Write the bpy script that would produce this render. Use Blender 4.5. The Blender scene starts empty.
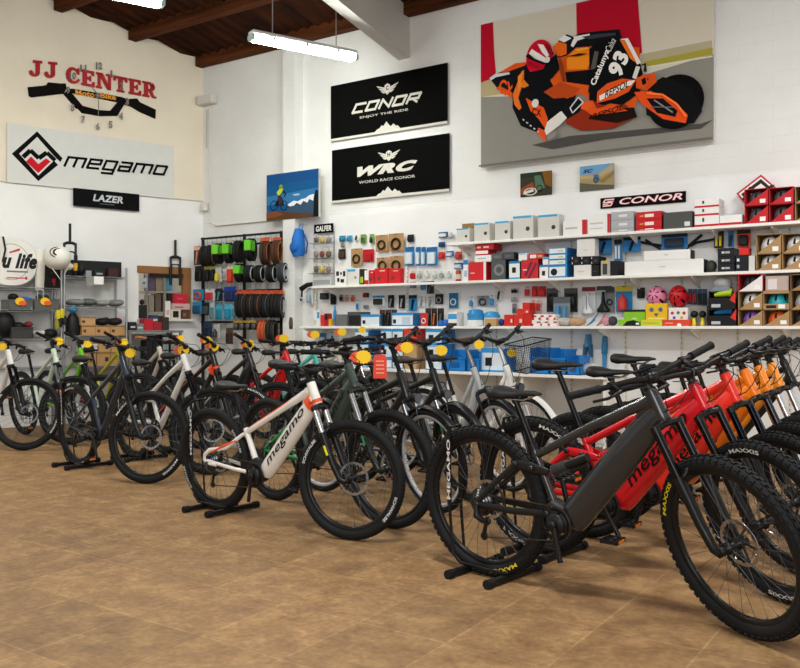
import bpy, math, random
from mathutils import Vector, Matrix
random.seed(7)
SC = bpy.context.scene
COL = SC.collection
PI = math.pi
V = Vector

# ---------------------------------------------------------------- camera, world, light, exposure
H, FPX, HZ, CXP = 1.24, 850.0, 327.0, 400.0     # eye height (m), focal length and horizon in pixels of an 800x668 frame
YAW = math.radians(34.2)
CY, SY = math.cos(YAW), math.sin(YAW)
cam_d = bpy.data.cameras.new('camera'); cam = bpy.data.objects.new('camera', cam_d); COL.objects.link(cam)
cam.location = (0, 0, H); cam.rotation_euler = (PI/2, 0, YAW)
cam_d.sensor_width = 36.0; cam_d.lens = 36.0*FPX/800.0; cam_d.shift_y = (HZ-334.0)/800.0
cam_d.clip_start = 0.05; cam_d.clip_end = 200
SC.camera = cam
SC.view_settings.view_transform = 'Standard'; SC.view_settings.look = 'None'
SC.view_settings.gamma = 1.0; SC.view_settings.exposure = 0.22
SC.view_settings.use_curve_mapping = False
W = bpy.data.worlds.new('world'); SC.world = W; W.use_nodes = True
W.node_tree.nodes['Background'].inputs[0].default_value = (1.0, 0.985, 0.96, 1)
W.node_tree.nodes['Background'].inputs[1].default_value = 0.45

def area(name, loc, target, sx, sy, power, col=(1,1,1), spread=PI):
    l = bpy.data.lights.new(name, 'AREA'); l.shape = 'RECTANGLE'; l.size = sx; l.size_y = sy
    l.energy = power; l.color = col; l.spread = spread
    o = bpy.data.objects.new(name, l); COL.objects.link(o); o.location = loc
    o.rotation_euler = (V(target)-V(loc)).to_track_quat('-Z', 'Y').to_euler()
    return o
# daylight through the open shop front behind the camera, and the row of ceiling tubes
area('shop_front_daylight', (1.6, -3.4, 2.6), (-3.0, 6.5, 1.6), 4.5, 3.2, 260, (0.97, 0.985, 1.0))
area('tube_light_front', (-1.6, 2.2, 4.7), (-1.4, 3.0, 0), 1.3, 0.2, 150, (1.0, 0.985, 0.94))
area('tube_light_left', (-7.0, 3.4, 4.6), (-7.4, 4.0, 0), 1.3, 0.2, 85, (1.0, 0.95, 0.85))
area('tube_light_right', (0.2, 6.0, 4.3), (-0.2, 6.2, 0), 1.3, 0.2, 85, (1.0, 0.99, 0.97))

# ---------------------------------------------------------------- places in the room
D = 8.44                                             # the back wall stands at y = D
def ray(px, py):
    x = (px-CXP)/FPX
    return V((x*CY-SY, x*SY+CY, (HZ-py)/FPX))
CAM = V((0, 0, H))
def back(px, py, off=0.0):                           # point on the back wall (or off metres in front of it)
    d = ray(px, py); t = (D-off)/d.y
    return CAM + d*t
CORNER = back(203, 327); CORNER.z = 0
DL = V((0.289, 0.957, 0)).normalized()               # along the left wall, towards the corner
NL = V((DL.y, -DL.x, 0))                             # left wall's normal, into the room
def left(px, py, off=0.0):
    d = ray(px, py); t = ((CORNER-CAM).dot(NL)+off)/d.dot(NL)
    return CAM + d*t
def lw(s, z, off=0.0):                               # left-wall coordinates: s metres from the corner towards the viewer
    p = CORNER - DL*s + NL*off
    return V((p.x, p.y, z))
def lsz(px, py, off=0.0):
    p = left(px, py, off); q = p-CORNER
    return -(q.dot(DL)), p.z
def c2w(x, z):                                       # x metres right of the camera, z metres ahead of it
    return V((x*CY-z*SY, x*SY+z*CY, 0))

# ---------------------------------------------------------------- materials
def lin(h):
    if isinstance(h, str):
        h = h.lstrip('#'); h = ''.join(x*2 for x in h) if len(h) == 3 else h; c = [int(h[i:i+2], 16)/255 for i in (0, 2, 4)]
    else: c = h
    return tuple((x/12.92 if x <= 0.04045 else ((x+0.055)/1.055)**2.4) for x in c) + (1.0,)
_M = {}
def mat(col, rough=0.5, metal=0.0, emit=0.0, alpha=1.0, trans=0.0, coat=0.0, vary=0.04, spec=0.3):
    key = (col, rough, metal, emit, alpha, trans, coat, spec)
    if key in _M: return _M[key]
    m = bpy.data.materials.new('m_'+str(col).strip('#')+'_%d' % len(_M)); m.use_nodes = True
    nt = m.node_tree; b = nt.nodes['Principled BSDF']
    c = lin(col)
    if max(c[:3]) < 0.035 and not emit: c = tuple(x*.6 for x in c[:3])+(1.0,)      # blacks read deeper than their swatch
    b.inputs['Specular IOR Level'].default_value = spec; b.inputs['Roughness'].default_value = rough; b.inputs['Metallic'].default_value = metal
    b.inputs['Coat Weight'].default_value = coat; b.inputs['Coat Roughness'].default_value = 0.12
    if vary and not emit:
        tc = nt.nodes.new('ShaderNodeTexCoord'); n = nt.nodes.new('ShaderNodeTexNoise'); n.inputs['Scale'].default_value = 9.0
        mr = nt.nodes.new('ShaderNodeMapRange'); mr.inputs[3].default_value = 1-vary; mr.inputs[4].default_value = 1+vary
        mx = nt.nodes.new('ShaderNodeVectorMath'); mx.operation = 'SCALE'; mx.inputs[0].default_value = c[:3]
        nt.links.new(tc.outputs['Object'], n.inputs['Vector']); nt.links.new(n.outputs[0], mr.inputs[0])
        nt.links.new(mr.outputs[0], mx.inputs['Scale']); nt.links.new(mx.outputs[0], b.inputs['Base Color'])
    else: b.inputs['Base Color'].default_value = c
    if emit:
        b.inputs['Emission Color'].default_value = c; b.inputs['Emission Strength'].default_value = emit
    b.inputs['Alpha'].default_value = alpha; b.inputs['Transmission Weight'].default_value = trans
    _M[key] = m
    return m
BLACK = lambda: mat('#141414', 0.45)
RUBBER = lambda: mat('#17181a', 0.72)
CHROME = lambda: mat('#c9cbcd', 0.22, 1.0)
ALU = lambda: mat('#9a9ca0', 0.35, 1.0)
KRAFT = lambda: mat('#b08a5e', 0.8)
WHITE = lambda: mat('#e9e8e4', 0.55)

def nodes_of(name):
    m = bpy.data.materials.new(name); m.use_nodes = True
    nt = m.node_tree; return m, nt, nt.nodes['Principled BSDF']

# ---------------------------------------------------------------- mesh builder
_txt = {}
def text_geo(body, shear=0.0, bold=0.0):
    key = (body, shear, bold)
    if key in _txt: return _txt[key]
    cu = bpy.data.curves.new('t', 'FONT'); cu.body = body; cu.shear = shear; cu.offset = bold
    cu.size = 1.0; cu.space_character = 1.0+max(0, bold-.02)*3.2; cu.resolution_u = 3; cu.fill_mode = 'FRONT'
    o = bpy.data.objects.new('t', cu); COL.objects.link(o)
    dg = bpy.context.evaluated_depsgraph_get(); dg.update()
    me = bpy.data.meshes.new_from_object(o.evaluated_get(dg))
    vs = [(v.co.x, v.co.y) for v in me.vertices]; fs = [tuple(p.vertices) for p in me.polygons]
    bpy.data.objects.remove(o); bpy.data.curves.remove(cu); bpy.data.meshes.remove(me)
    x0 = min(v[0] for v in vs); x1 = max(v[0] for v in vs); y0 = min(v[1] for v in vs); y1 = max(v[1] for v in vs)
    vs = [((x-x0)/(x1-x0), (y-y0)/(y1-y0)) for x, y in vs]
    _txt[key] = (vs, fs, (x1-x0)/(y1-y0)); return _txt[key]

class MB:
    def __init__(s): s.v = []; s.f = []; s.mi = []; s.sm = []; s.mats = []
    def m(s, mat_):
        if mat_ not in s.mats: s.mats.append(mat_)
        return s.mats.index(mat_)
    def add(s, vs, fs, mat_, smooth=False):
        b = len(s.v); s.v += [V(p) for p in vs]; k = s.m(mat_)
        for f in fs:
            s.f.append(tuple(b+i for i in f)); s.mi.append(k); s.sm.append(smooth)
    def hexa(s, P, mat_):                            # 8 corners: bottom ring 0-3, top ring 4-7
        s.add(P, [(0,3,2,1), (4,5,6,7), (0,1,5,4), (1,2,6,5), (2,3,7,6), (3,0,4,7)], mat_)
    def box(s, a, b, mat_, T=None):
        (x0,y0,z0), (x1,y1,z1) = a, b
        P = [V(p) for p in ((x0,y0,z0),(x1,y0,z0),(x1,y1,z0),(x0,y1,z0),(x0,y0,z1),(x1,y0,z1),(x1,y1,z1),(x0,y1,z1))]
        if T: P = [T @ p for p in P]
        s.hexa(P, mat_)
    def cbox(s, a, b, mat_, c=0.004, T=None):        # chamfered box
        (x0,y0,z0), (x1,y1,z1) = a, b
        c = min(c, (x1-x0)/3, (y1-y0)/3, (z1-z0)/3)
        P = []
        for z, k in ((z0, c), (z0+c, 0), (z1-c, 0), (z1, c)):
            P += [(x0+k+c*(k==0), y0+k, z), (x1-k-c*(k==0), y0+k, z), (x1-k, y0+k+c*(k==0), z), (x1-k, y1-k-c*(k==0), z),
                  (x1-k-c*(k==0), y1-k, z), (x0+k+c*(k==0), y1-k, z), (x0+k, y1-k-c*(k==0), z), (x0+k, y0+k+c*(k==0), z)]
        P = [V(p) for p in P]
        if T: P = [T @ p for p in P]
        F = [tuple(range(7,-1,-1)), tuple(range(24,32))]
        for r in range(3):
            for i in range(8):
                j = (i+1) % 8; F.append((r*8+i, r*8+j, r*8+8+j, r*8+8+i))
        s.add(P, F, mat_)
    def poly(s, pts, mat_): s.add(pts, [tuple(range(len(pts)))], mat_)
    def prism(s, pts, ext, mat_):                    # flat outline + extrusion vector
        n = len(pts); pts = [V(p) for p in pts]; e = V(ext)
        P = pts + [p+e for p in pts]
        F = [tuple(range(n)), tuple(range(2*n-1, n-1, -1))] + [(i, i+n, (i+1) % n+n, (i+1) % n) for i in range(n)]
        s.add(P, F, mat_)
    def tube(s, pts, r, mat_, seg=8, side=(0,1,0), caps=True, closed=False, smooth=True, twist=0.0):
        pts = [V(p) for p in pts]; n = len(pts); side = V(side)
        R = r if isinstance(r, list) else [r]*n
        P = []
        for i, p in enumerate(pts):
            if closed: t = pts[(i+1) % n]-pts[i-1]
            elif i == 0: t = pts[1]-p
            elif i == n-1: t = p-pts[-2]
            else: t = (pts[i+1]-p).normalized()+(p-pts[i-1]).normalized()
            t.normalize(); sd = side
            if abs(sd.dot(t)) > 0.95: sd = V((0,0,1)) if abs(t.z) < 0.9 else V((1,0,0))
            n1 = (sd-t*sd.dot(t)).normalized(); n2 = t.cross(n1)
            a, b = R[i] if isinstance(R[i], tuple) else (R[i], R[i])
            for k in range(seg):
                w = 2*PI*(k+0.5)/seg+twist; P.append(p+n1*(a*math.cos(w))+n2*(b*math.sin(w)))
        F = []
        for i in range(n if closed else n-1):
            j = (i+1) % n
            for k in range(seg):
                l = (k+1) % seg; F.append((i*seg+k, i*seg+l, j*seg+l, j*seg+k))
        s.add(P, F, mat_, smooth)
        if caps and not closed:
            s.add(P[:seg], [tuple(range(seg-1,-1,-1))], mat_); s.add(P[-seg:], [tuple(range(seg))], mat_)
    def lathe(s, prof, mat_, c=(0,0,0), axis='z', seg=16, closed=False, smooth=True, caps=False):
        c = V(c); P = []; n = len(prof)
        for i in range(seg):
            a = 2*PI*i/seg; ca, sa = math.cos(a), math.sin(a)
            for r, h in prof:
                P.append(c+(V((r*ca, h, r*sa)) if axis == 'y' else V((r*ca, r*sa, h)) if axis == 'z' else V((h, r*ca, r*sa))))
        F = []
        for i in range(seg):
            j = (i+1) % seg
            for k in range(n if closed else n-1):
                l = (k+1) % n; F.append((i*n+k, j*n+k, j*n+l, i*n+l))
        s.add(P, F, mat_, smooth)
        if caps:
            for k in (0, n-1): s.add([P[i*n+k] for i in range(seg)], [tuple(range(seg))], mat_)
    def ball(s, c, r, mat_, seg=12, rings=7):
        r = r if isinstance(r, tuple) else (r, r, r); c = V(c); P = []; F = []
        for i in range(rings+1):
            th = PI*i/rings
            for k in range(seg):
                a = 2*PI*k/seg; P.append(c+V((r[0]*math.sin(th)*math.cos(a), r[1]*math.sin(th)*math.sin(a), r[2]*math.cos(th))))
        for i in range(rings):
            for k in range(seg):
                l = (k+1) % seg; F.append((i*seg+k, (i+1)*seg+k, (i+1)*seg+l, i*seg+l))
        s.add(P, F, mat_, True)
    def text(s, body, mat_, fn, shear=0.0, bold=0.0):    # fn maps unit (u, v) to a point
        vs, fs, asp = text_geo(body, shear, bold)
        s.add([fn(u, v) for u, v in vs], fs, mat_); return asp
    def mesh(s, name='mesh'):
        me = bpy.data.meshes.new(name)
        me.from_pydata([tuple(p) for p in s.v], [], s.f)
        for q in s.mats: me.materials.append(q)
        me.polygons.foreach_set('material_index', s.mi); me.polygons.foreach_set('use_smooth', s.sm)
        me.update(); return me

def tag(o, label=None, cat=None, group=None, kind=None):
    if label: o['label'] = label
    if cat: o['category'] = cat
    if group: o['group'] = group
    if kind: o['kind'] = kind
    return o
def link(name, me, parent=None, M=None):
    o = bpy.data.objects.new(name, me); COL.objects.link(o)
    if parent: o.parent = parent
    if M is not None: o.matrix_local = M
    return o
def build(name, mb, parent=None, at=None):           # one mesh object; a top-level one gets its origin at its base
    if parent is None:
        if at is None:
            xs = [p.x for p in mb.v]; ys = [p.y for p in mb.v]; zs = [p.z for p in mb.v]
            at = V(((min(xs)+max(xs))/2, (min(ys)+max(ys))/2, min(zs)))
        mb.v = [p-V(at) for p in mb.v]
        return link(name, mb.mesh(name), None, Matrix.Translation(V(at)))
    inv = -parent.location if at is None else V((0,0,0))
    if at is None: mb.v = [p+inv for p in mb.v]
    return link(name, mb.mesh(name), parent)
def empty(name, loc, rz=0.0, label=None, cat=None, group=None):
    o = bpy.data.objects.new(name, None); COL.objects.link(o); o.empty_display_size = 0.1
    o.location = V(loc); o.rotation_euler = (0, 0, rz)
    return tag(o, label, cat, group)
def struct(name, mb): return tag(build(name, mb), kind='structure')

# ================================================================ THE ROOM
def m_floor():
    m, nt, b = nodes_of('floor_tiles'); L = nt.links.new; N = nt.nodes.new
    tc = N('ShaderNodeTexCoord'); mp = N('ShaderNodeMapping')
    L(tc.outputs['Object'], mp.inputs[0]); mp.inputs['Location'].default_value = (TILE_X, TILE_Y, 0)
    br = N('ShaderNodeTexBrick'); br.offset = 0; br.inputs['Scale'].default_value = 1
    br.inputs['Brick Width'].default_value = 0.425; br.inputs['Row Height'].default_value = 0.487
    br.inputs['Mortar Size'].default_value = 0.007; br.inputs['Mortar Smooth'].default_value = 0.6
    br.inputs['Color1'].default_value = (0.90,0.90,0.90,1); br.inputs['Color2'].default_value = (1.10,1.09,1.08,1)
    br.inputs['Mortar'].default_value = (1.16,1.22,1.28,1)
    L(mp.outputs[0], br.inputs['Vector'])
    n1 = N('ShaderNodeTexNoise'); n1.inputs['Scale'].default_value = 6.5; n1.inputs['Detail'].default_value = 8; n1.inputs['Roughness'].default_value = 0.68
    n2 = N('ShaderNodeTexNoise'); n2.inputs['Scale'].default_value = 34; n2.inputs['Detail'].default_value = 5
    L(tc.outputs['Object'], n1.inputs['Vector']); L(tc.outputs['Object'], n2.inputs['Vector'])
    cr = N('ShaderNodeValToRGB'); e = cr.color_ramp.elements
    e[0].position = 0.33; e[0].color = lin('#7c5d40'); e[1].position = 0.66; e[1].color = lin('#a38258')
    x = e.new(0.5); x.color = lin('#8f6f4b')
    L(n1.outputs[0], cr.inputs[0])
    mr = N('ShaderNodeMapRange'); mr.inputs[1].default_value = 0.3; mr.inputs[2].default_value = 0.7; mr.inputs[3].default_value = 0.84; mr.inputs[4].default_value = 1.14
    L(n2.outputs[0], mr.inputs[0])
    a = N('ShaderNodeMix'); a.data_type = 'RGBA'; a.blend_type = 'MULTIPLY'; a.inputs[0].default_value = 1
    L(cr.outputs[0], a.inputs[6]); L(br.outputs[0], a.inputs[7])
    v = N('ShaderNodeVectorMath'); v.operation = 'SCALE'; L(a.outputs[2], v.inputs[0]); L(mr.outputs[0], v.inputs['Scale'])
    L(v.outputs[0], b.inputs['Base Color'])
    r = N('ShaderNodeMapRange'); r.inputs[3].default_value = 0.5; r.inputs[4].default_value = 0.7; b.inputs['Specular IOR Level'].default_value = 0.25; L(n1.outputs[0], r.inputs[0]); L(r.outputs[0], b.inputs['Roughness'])
    bp = N('ShaderNodeBump'); bp.inputs['Strength'].default_value = 0.25; bp.inputs['Distance'].default_value = 0.004
    L(br.outputs['Fac'], bp.inputs['Height']); bp.invert = True; L(bp.outputs[0], b.inputs['Normal'])
    return m
def m_wall(name, col, brick=True, s=1.0):
    m, nt, b = nodes_of(name); L = nt.links.new; N = nt.nodes.new
    tc = N('ShaderNodeTexCoord'); n = N('ShaderNodeTexNoise'); n.inputs['Scale'].default_value = 1.7; n.inputs['Detail'].default_value = 7
    L(tc.outputs['Object'], n.inputs['Vector'])
    mr = N('ShaderNodeMapRange'); mr.inputs[1].default_value = 0.3; mr.inputs[2].default_value = 0.7; mr.inputs[3].default_value = 0.93; mr.inputs[4].default_value = 1.03
    L(n.outputs[0], mr.inputs[0])
    v = N('ShaderNodeVectorMath'); v.operation = 'SCALE'; v.inputs[0].default_value = lin(col)[:3]; L(mr.outputs[0], v.inputs['Scale'])
    L(v.outputs[0], b.inputs['Base Color']); b.inputs['Roughness'].default_value = 0.62
    if brick:
        mp = N('ShaderNodeMapping'); mp.inputs['Rotation'].default_value = (PI/2, 0, 0); L(tc.outputs['Object'], mp.inputs[0])
        br = N('ShaderNodeTexBrick'); br.inputs['Scale'].default_value = 1; br.inputs['Brick Width'].default_value = 0.30
        br.inputs['Row Height'].default_value = 0.15; br.inputs['Mortar Size'].default_value = 0.006; br.inputs['Mortar Smooth'].default_value = 0.6
        L(mp.outputs[0], br.inputs['Vector'])
        n2 = N('ShaderNodeTexNoise'); n2.inputs['Scale'].default_value = 24; L(tc.outputs['Object'], n2.inputs['Vector'])
        ad = N('ShaderNodeMath'); ad.operation = 'MULTIPLY_ADD'; ad.inputs[1].default_value = -0.9; L(br.outputs['Fac'], ad.inputs[0]); L(n2.outputs[0], ad.inputs[2])
        bp = N('ShaderNodeBump'); bp.inputs['Strength'].default_value = 0.35; bp.inputs['Distance'].default_value = 0.006
        L(ad.outputs[0], bp.inputs['Height']); L(bp.outputs[0], b.inputs['Normal'])
    return m
def m_wood(name, a, c, sc=(1,14,14)):
    m, nt, b = nodes_of(name); L = nt.links.new; N = nt.nodes.new
    tc = N('ShaderNodeTexCoord'); mp = N('ShaderNodeMapping'); mp.inputs['Scale'].default_value = sc
    n = N('ShaderNodeTexNoise'); n.inputs['Scale'].default_value = 1.5; n.inputs['Detail'].default_value = 6
    L(tc.outputs['Object'], mp.inputs[0]); L(mp.outputs[0], n.inputs['Vector'])
    cr = N('ShaderNodeValToRGB'); e = cr.color_ramp.elements
    e[0].position = 0.3; e[0].color = lin(a); e[1].position = 0.72; e[1].color = lin(c)
    L(n.outputs[0], cr.inputs[0]); L(cr.outputs[0], b.inputs['Base Color']); b.inputs['Roughness'].default_value = 0.8; b.inputs['Specular IOR Level'].default_value = 0.1
    return m

def ground(px, py):
    d = ray(px, py); return CAM + d*(-H/d.z)
TILE_X, TILE_Y = 1.30, -2.86
MW = m_wall('painted_brick', '#e2e2df'); MWL = m_wall('left_plaster', '#e6dcc8', False); MPAN = m_wall('smooth_panel', '#e9e9e8', False)
MROOF = m_wood('roof_sheet', '#190a04', '#3c1d0b', (5,0.5,5)); MBEAM = m_wood('purlin_wood', '#2a1307', '#64361a', (0.6,9,9))

XR, YF = 2.4, -4.6                                   # right wall and the open shop front
pA, pB = left(199.5, 69), left(25, 0)
KR = (pB.z-pA.z)/(pA.y-pB.y)                         # the roof rises towards the shop front
def roof(y): return pA.z + KR*(D-y)
b = MB(); b.poly([(-14, YF, 0), (XR, YF, 0), (XR, D+0.2, 0), (-14, D+0.2, 0)], m_floor()); struct('floor', b)
o = COL.objects['floor']; o.data.transform(Matrix.Translation(o.location)); o.location = (0,0,0)
b = MB(); b.box((CORNER.x-0.3, D, 0), (XR, D+0.2, roof(D)+0.6), MW); struct('wall_back', b)
b = MB(); b.box((XR, YF, 0), (XR+0.2, D+0.2, roof(YF)+0.3), MPAN); struct('wall_right', b)
# left wall with the hatch into the workshop
s0, _ = lsz(188.5, 290); s1, _ = lsz(138.5, 290)
zl = lsz(100, 191.7)[1]; zb = lsz(165, 319)[1]; zt = lsz(160, 267)[1]
LW = 12.6; b = MB()
def lq(a, c, z0, f): # a wall slab from s=a to s=c, z0 up to z(s)
    za, zc = f(a), f(c)
    def slab(p, q, r, s, m): b.hexa([lw(a,p), lw(a,p,-0.15), lw(c,q,-0.15), lw(c,q), lw(a,r), lw(a,r,-0.15), lw(c,s,-0.15), lw(c,s)], m)
    if z0 < zl < min(za, zc): slab(z0, z0, zl, zl, MPAN); slab(zl, zl, za, zc, MWL)
    else: slab(z0, z0, za, zc, MPAN if max(za, zc) <= zl else MWL)
fr = lambda s: roof(lw(s,0).y)+0.35
lq(-0.05, s0, 0, fr); lq(s1, LW, 0, fr); lq(s0, s1, 0, lambda s: zb); lq(s0, s1, zt, fr)
struct('wall_left', b)
b = MB(); WB = mat('#8f6238', 0.6)
def lbox(b, sa, sc, z0, z1, o0, o1, m):              # a block on the left wall
    b.hexa([lw(sc,z0,o1), lw(sc,z0,o0), lw(sa,z0,o0), lw(sa,z0,o1), lw(sc,z1,o1), lw(sc,z1,o0), lw(sa,z1,o0), lw(sa,z1,o1)], m)
lbox(b, s0-0.02, s1+0.02, zt-0.09, zt+0.005, -0.08, 0.03, WB); lbox(b, s0-0.02, s0+0.09, zb, zt-0.09, -0.05, 0.03, WB)
lbox(b, s0-0.02, s1+0.02, zb-0.03, zb, -0.16, 0.12, mat('#d8d4cc', 0.5))
struct('window_1', b)
b = MB(); MBR = m_wall('workshop_wall', '#c9c4b8', False)
for q in (((s0-0.6,-1.9),(s1+0.9,-1.9)),):
    lbox(b, s0-0.6, s1+1.0, 0, 3.0, -2.0, -1.9, MBR)
lbox(b, s0-0.7, s0-0.6, 0, 3.0, -2.0, -0.15, MBR); lbox(b, s1+1.0, s1+1.1, 0, 3.0, -2.0, -0.15, MBR)
lbox(b, s0-0.7, s1+1.1, 3.0, 3.1, -2.0, -0.15, MBR); lbox(b, s0-0.7, s1+1.1, 0.0, 0.05, -2.0, -0.15, MBR)
struct('wall_workshop', b)
pw = lw((s0+s1)/2, 2.7, -0.9); area('workshop_lamp', tuple(pw), tuple(pw-V((0,0,2))), 0.5, 0.5, 14, (1,0.96,0.9))

# corrugated roof deck, purlins, white concrete beam
b = MB(); xs = [-14+i*0.045 for i in range(int((XR+14.2)/0.045))]
P = []
for i, x in enumerate(xs):
    dz = 0.028*math.sin(x/0.18*2*PI)
    for y in (D+0.1, YF): P.append((x, y, roof(y)+0.13+dz))
b.add(P, [(2*i, 2*i+1, 2*i+3, 2*i+2) for i in range(len(xs)-1)], MROOF, True)
struct('ceiling', b)
yp = [D-0.08, left(131, 38).y]; dy = yp[0]-yp[1]
for k in range(6):
    y = yp[0]-k*dy
    if y < YF: break
    b = MB(); x0 = (CORNER-DL*((D-y)/DL.y)).x+0.02
    b.box((x0, y-0.06, roof(y)), (XR-0.02, y+0.06, roof(y)+0.15), MBEAM); tag(build('trim_%d' % (k+1), b), kind='structure')
bx = back(410, 30).x; zb_ = back(410, 58).z; zt_ = back(410, 10).z; b = MB()
MCON = m_wall('white_concrete', '#c4c2bc', False)
fz = lambda z, y: z+KR*(D-y)
y1 = D-7.5
b.hexa([(bx-0.16,y1,fz(zb_,y1)), (bx,y1,fz(zb_,y1)), (bx,D,zb_), (bx-0.16,D,zb_), (bx-0.16,y1,fz(zt_,y1)+0.3), (bx,y1,fz(zt_,y1)+0.3), (bx,D,zt_+0.3), (bx-0.16,D,zt_+0.3)], MCON)
tag(build('trim_11', b), kind='structure')
# pilaster, and the smooth lower wall lining with its top edge
b = MB(); x0, x1 = back(291, 200).x, back(303, 200).x
b.box((x0, D-0.16, 0), (x1, D, roof(D)), MW); b.box((x0-.09, D-0.03, 0), (x0, D, roof(D)), mat('#cfc4b0', .6)); tag(build('trim_12', b), kind='structure')
zs = back(635, 187).z; b = MB(); b.box((back(330, 200).x, D-0.025, 0), (XR, D, zs), MPAN); tag(build('trim_13', b), kind='structure')
zl = lsz(100, 191.7)[1]; b = MB(); lbox(b, 0.0, LW-0.5, zl, zl+0.012, 0, 0.012, mat('#b9b2a4', 0.6)); tag(build('trim_14', b), kind='structure')
print('room', CORNER, D, 'roof', KR, pA, 'seam', zs, zl, 'hatch', s0, s1, zb, zt, 'purlins', yp)

# fluorescent lamps
def tube_lamp(p, q, w, lab):
    p, q = V(p), V(q); t = empty('fluorescent_lamp', (p+q)/2, 0, lab, 'lamp', 'ceiling tube lamps')
    d = (q-p).normalized(); sd = d.cross(V((0,0,1))).normalized(); up = sd.cross(d)
    T = Matrix((( d.x, sd.x, up.x, p.x), (d.y, sd.y, up.y, p.y), (d.z, sd.z, up.z, p.z), (0,0,0,1)))
    L = (q-p).length
    b = MB(); b.cbox((0,-w*0.5,0.015), (L,w*0.5,0.075), mat('#d3d5d3', 0.5), 0.02, T); build('housing', b, t)
    b = MB(); b.cbox((0.02,-w*0.45,-0.04), (L-0.02,w*0.45,0.016), mat('#fbfff8', 0.4, 0, 100.0), 0.03, T); build('diffuser', b, t)
    for k in (0.0, L-0.03):
        b = MB(); b.cbox((k-0.01,-w*0.47,-0.035), (k+0.04,w*0.47,0.03), mat('#a9c4bb', 0.3), 0.012, T); build('end_cap', b, t)
    for k in (0.2, 0.5, 0.8):
        b = MB(); b.box((L*k-0.012,-w*0.53,-0.005), (L*k+0.012,w*0.53,0.035), mat('#8d9494', 0.4), T); build('clip', b, t)
    for k in (0.2, 0.8):
        b = MB(); c = T @ V((L*k, 0, 0.07)); b.tube([c, (c.x, c.y, roof(c.y)+0.19)], 0.006, mat('#8a8c8c', 0.4), 5); build('hanger', b, t)
def lamp_ends(px, py, qx, qy, z):                      # both ends hang at height z
    r = []
    for x, y in ((px, py), (qx, qy)):
        d = ray(x, y); r.append(CAM + d*((z-H)/d.z))
    return r
a_, c_ = lamp_ends(250, 37, 356, 58, 4.25)
tube_lamp(a_, c_, 0.12, 'lit fluorescent tube lamp hanging over the bicycles beside the white beam')
e_ = lamp_ends(163, 4, 163, 4, 4.25)[0]
tube_lamp(e_-(c_-a_), e_, 0.12, 'lit fluorescent tube lamp above the red lettering, cut by the top edge of the photo')

# ================================================================ BICYCLES  (x forward, y to the rider's left, z up; origin on the floor under the rear axle)
KIND = {
 'enduro': dict(R=.377, w=.062, wb=1.25, bb=(.445,.345), ha=64.5, ac=.56, off=.044, ht=.125, knob=1, bar='flat', bw=.39, sad=(.21,.95)),
 'trail':  dict(R=.368, w=.056, wb=1.20, bb=(.440,.330), ha=66.0, ac=.56, off=.044, ht=.15, knob=1, bar='flat', bw=.37, sad=(.21,1.0)),
 'hard':   dict(R=.366, w=.054, wb=1.17, bb=(.435,.305), ha=67.5, ac=.55, off=.044, ht=.155, knob=0, bar='flat', bw=.36, sad=(.20,.98)),
 'small':  dict(R=.350, w=.058, wb=1.235, bb=(.455,.300), ha=67.0, ac=.49, off=.044, ht=.13, knob=0, bar='flat', bw=.34, sad=(.22,.87)),
 'city':   dict(R=.352, w=.044, wb=1.12, bb=(.445,.285), ha=69.5, ac=.46, off=.045, ht=.17, knob=0, bar='swept', bw=.31, sad=(.17,.99)),
}
def V2(x, z, y=0.0): return V((x, y, z))
def geo(kind):
    k = dict(KIND[kind]); R = k['R']; a = math.radians(k['ha'])
    k['u'] = u = V2(-math.cos(a), math.sin(a)); fwd = V2(math.sin(a), math.cos(a))
    k['fa'] = fa = V2(k['wb'], R); k['ra'] = V2(0, R); foot = fa-fwd*k['off']; k['foot'] = foot
    k['C'] = foot+u*(k['ac']-0.03); k['HB'] = foot+u*k['ac']; k['HT'] = k['HB']+u*k['ht']; k['BB'] = V2(*k['bb']); k['fwd'] = fwd
    if kind == 'city': k['ST'] = k['HT']+u*0.19
    else: k['ST'] = k['HT']+u*(0.06 if kind == 'enduro' else .07)
    return k
def seat_top(kind, sp):
    if kind == 'city': return V2(.315, .70) if sp.get('diamond') else V2(.325, .66)
    return {'enduro': V2(.315, .665), 'trail': V2(.32, .66), 'hard': V2(.315, .665), 'small': V2(.335, .585)}[kind]
def saddle_c(kind, sp):
    g = geo(kind); BB = g['BB']; sx, sz = sp.get('sad', g['sad']); st = seat_top(kind, sp)
    d = (st-BB).normalized(); return st+d*((sz-.05-st.z)/d.z)
_ME = {}
def cached(key, fn):
    if key not in _ME:
        b = MB(); fn(b); _ME[key] = b.mesh(key[0])
    return _ME[key]
MK = lambda: mat('#16171a', 0.38)
def arc_text(b, body, m, rad, y, a0, ang, h, sgn=1, bold=0.01):
    # lettering on a tyre wall: baseline at radius rad, starting at angle a0, running over ang radians
    def fn(u, v):
        a = a0 - ang*u; r = rad+h*v
        return V((r*math.cos(a), y, r*math.sin(a)))
    b.text(body, m, fn, 0, bold)

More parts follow.
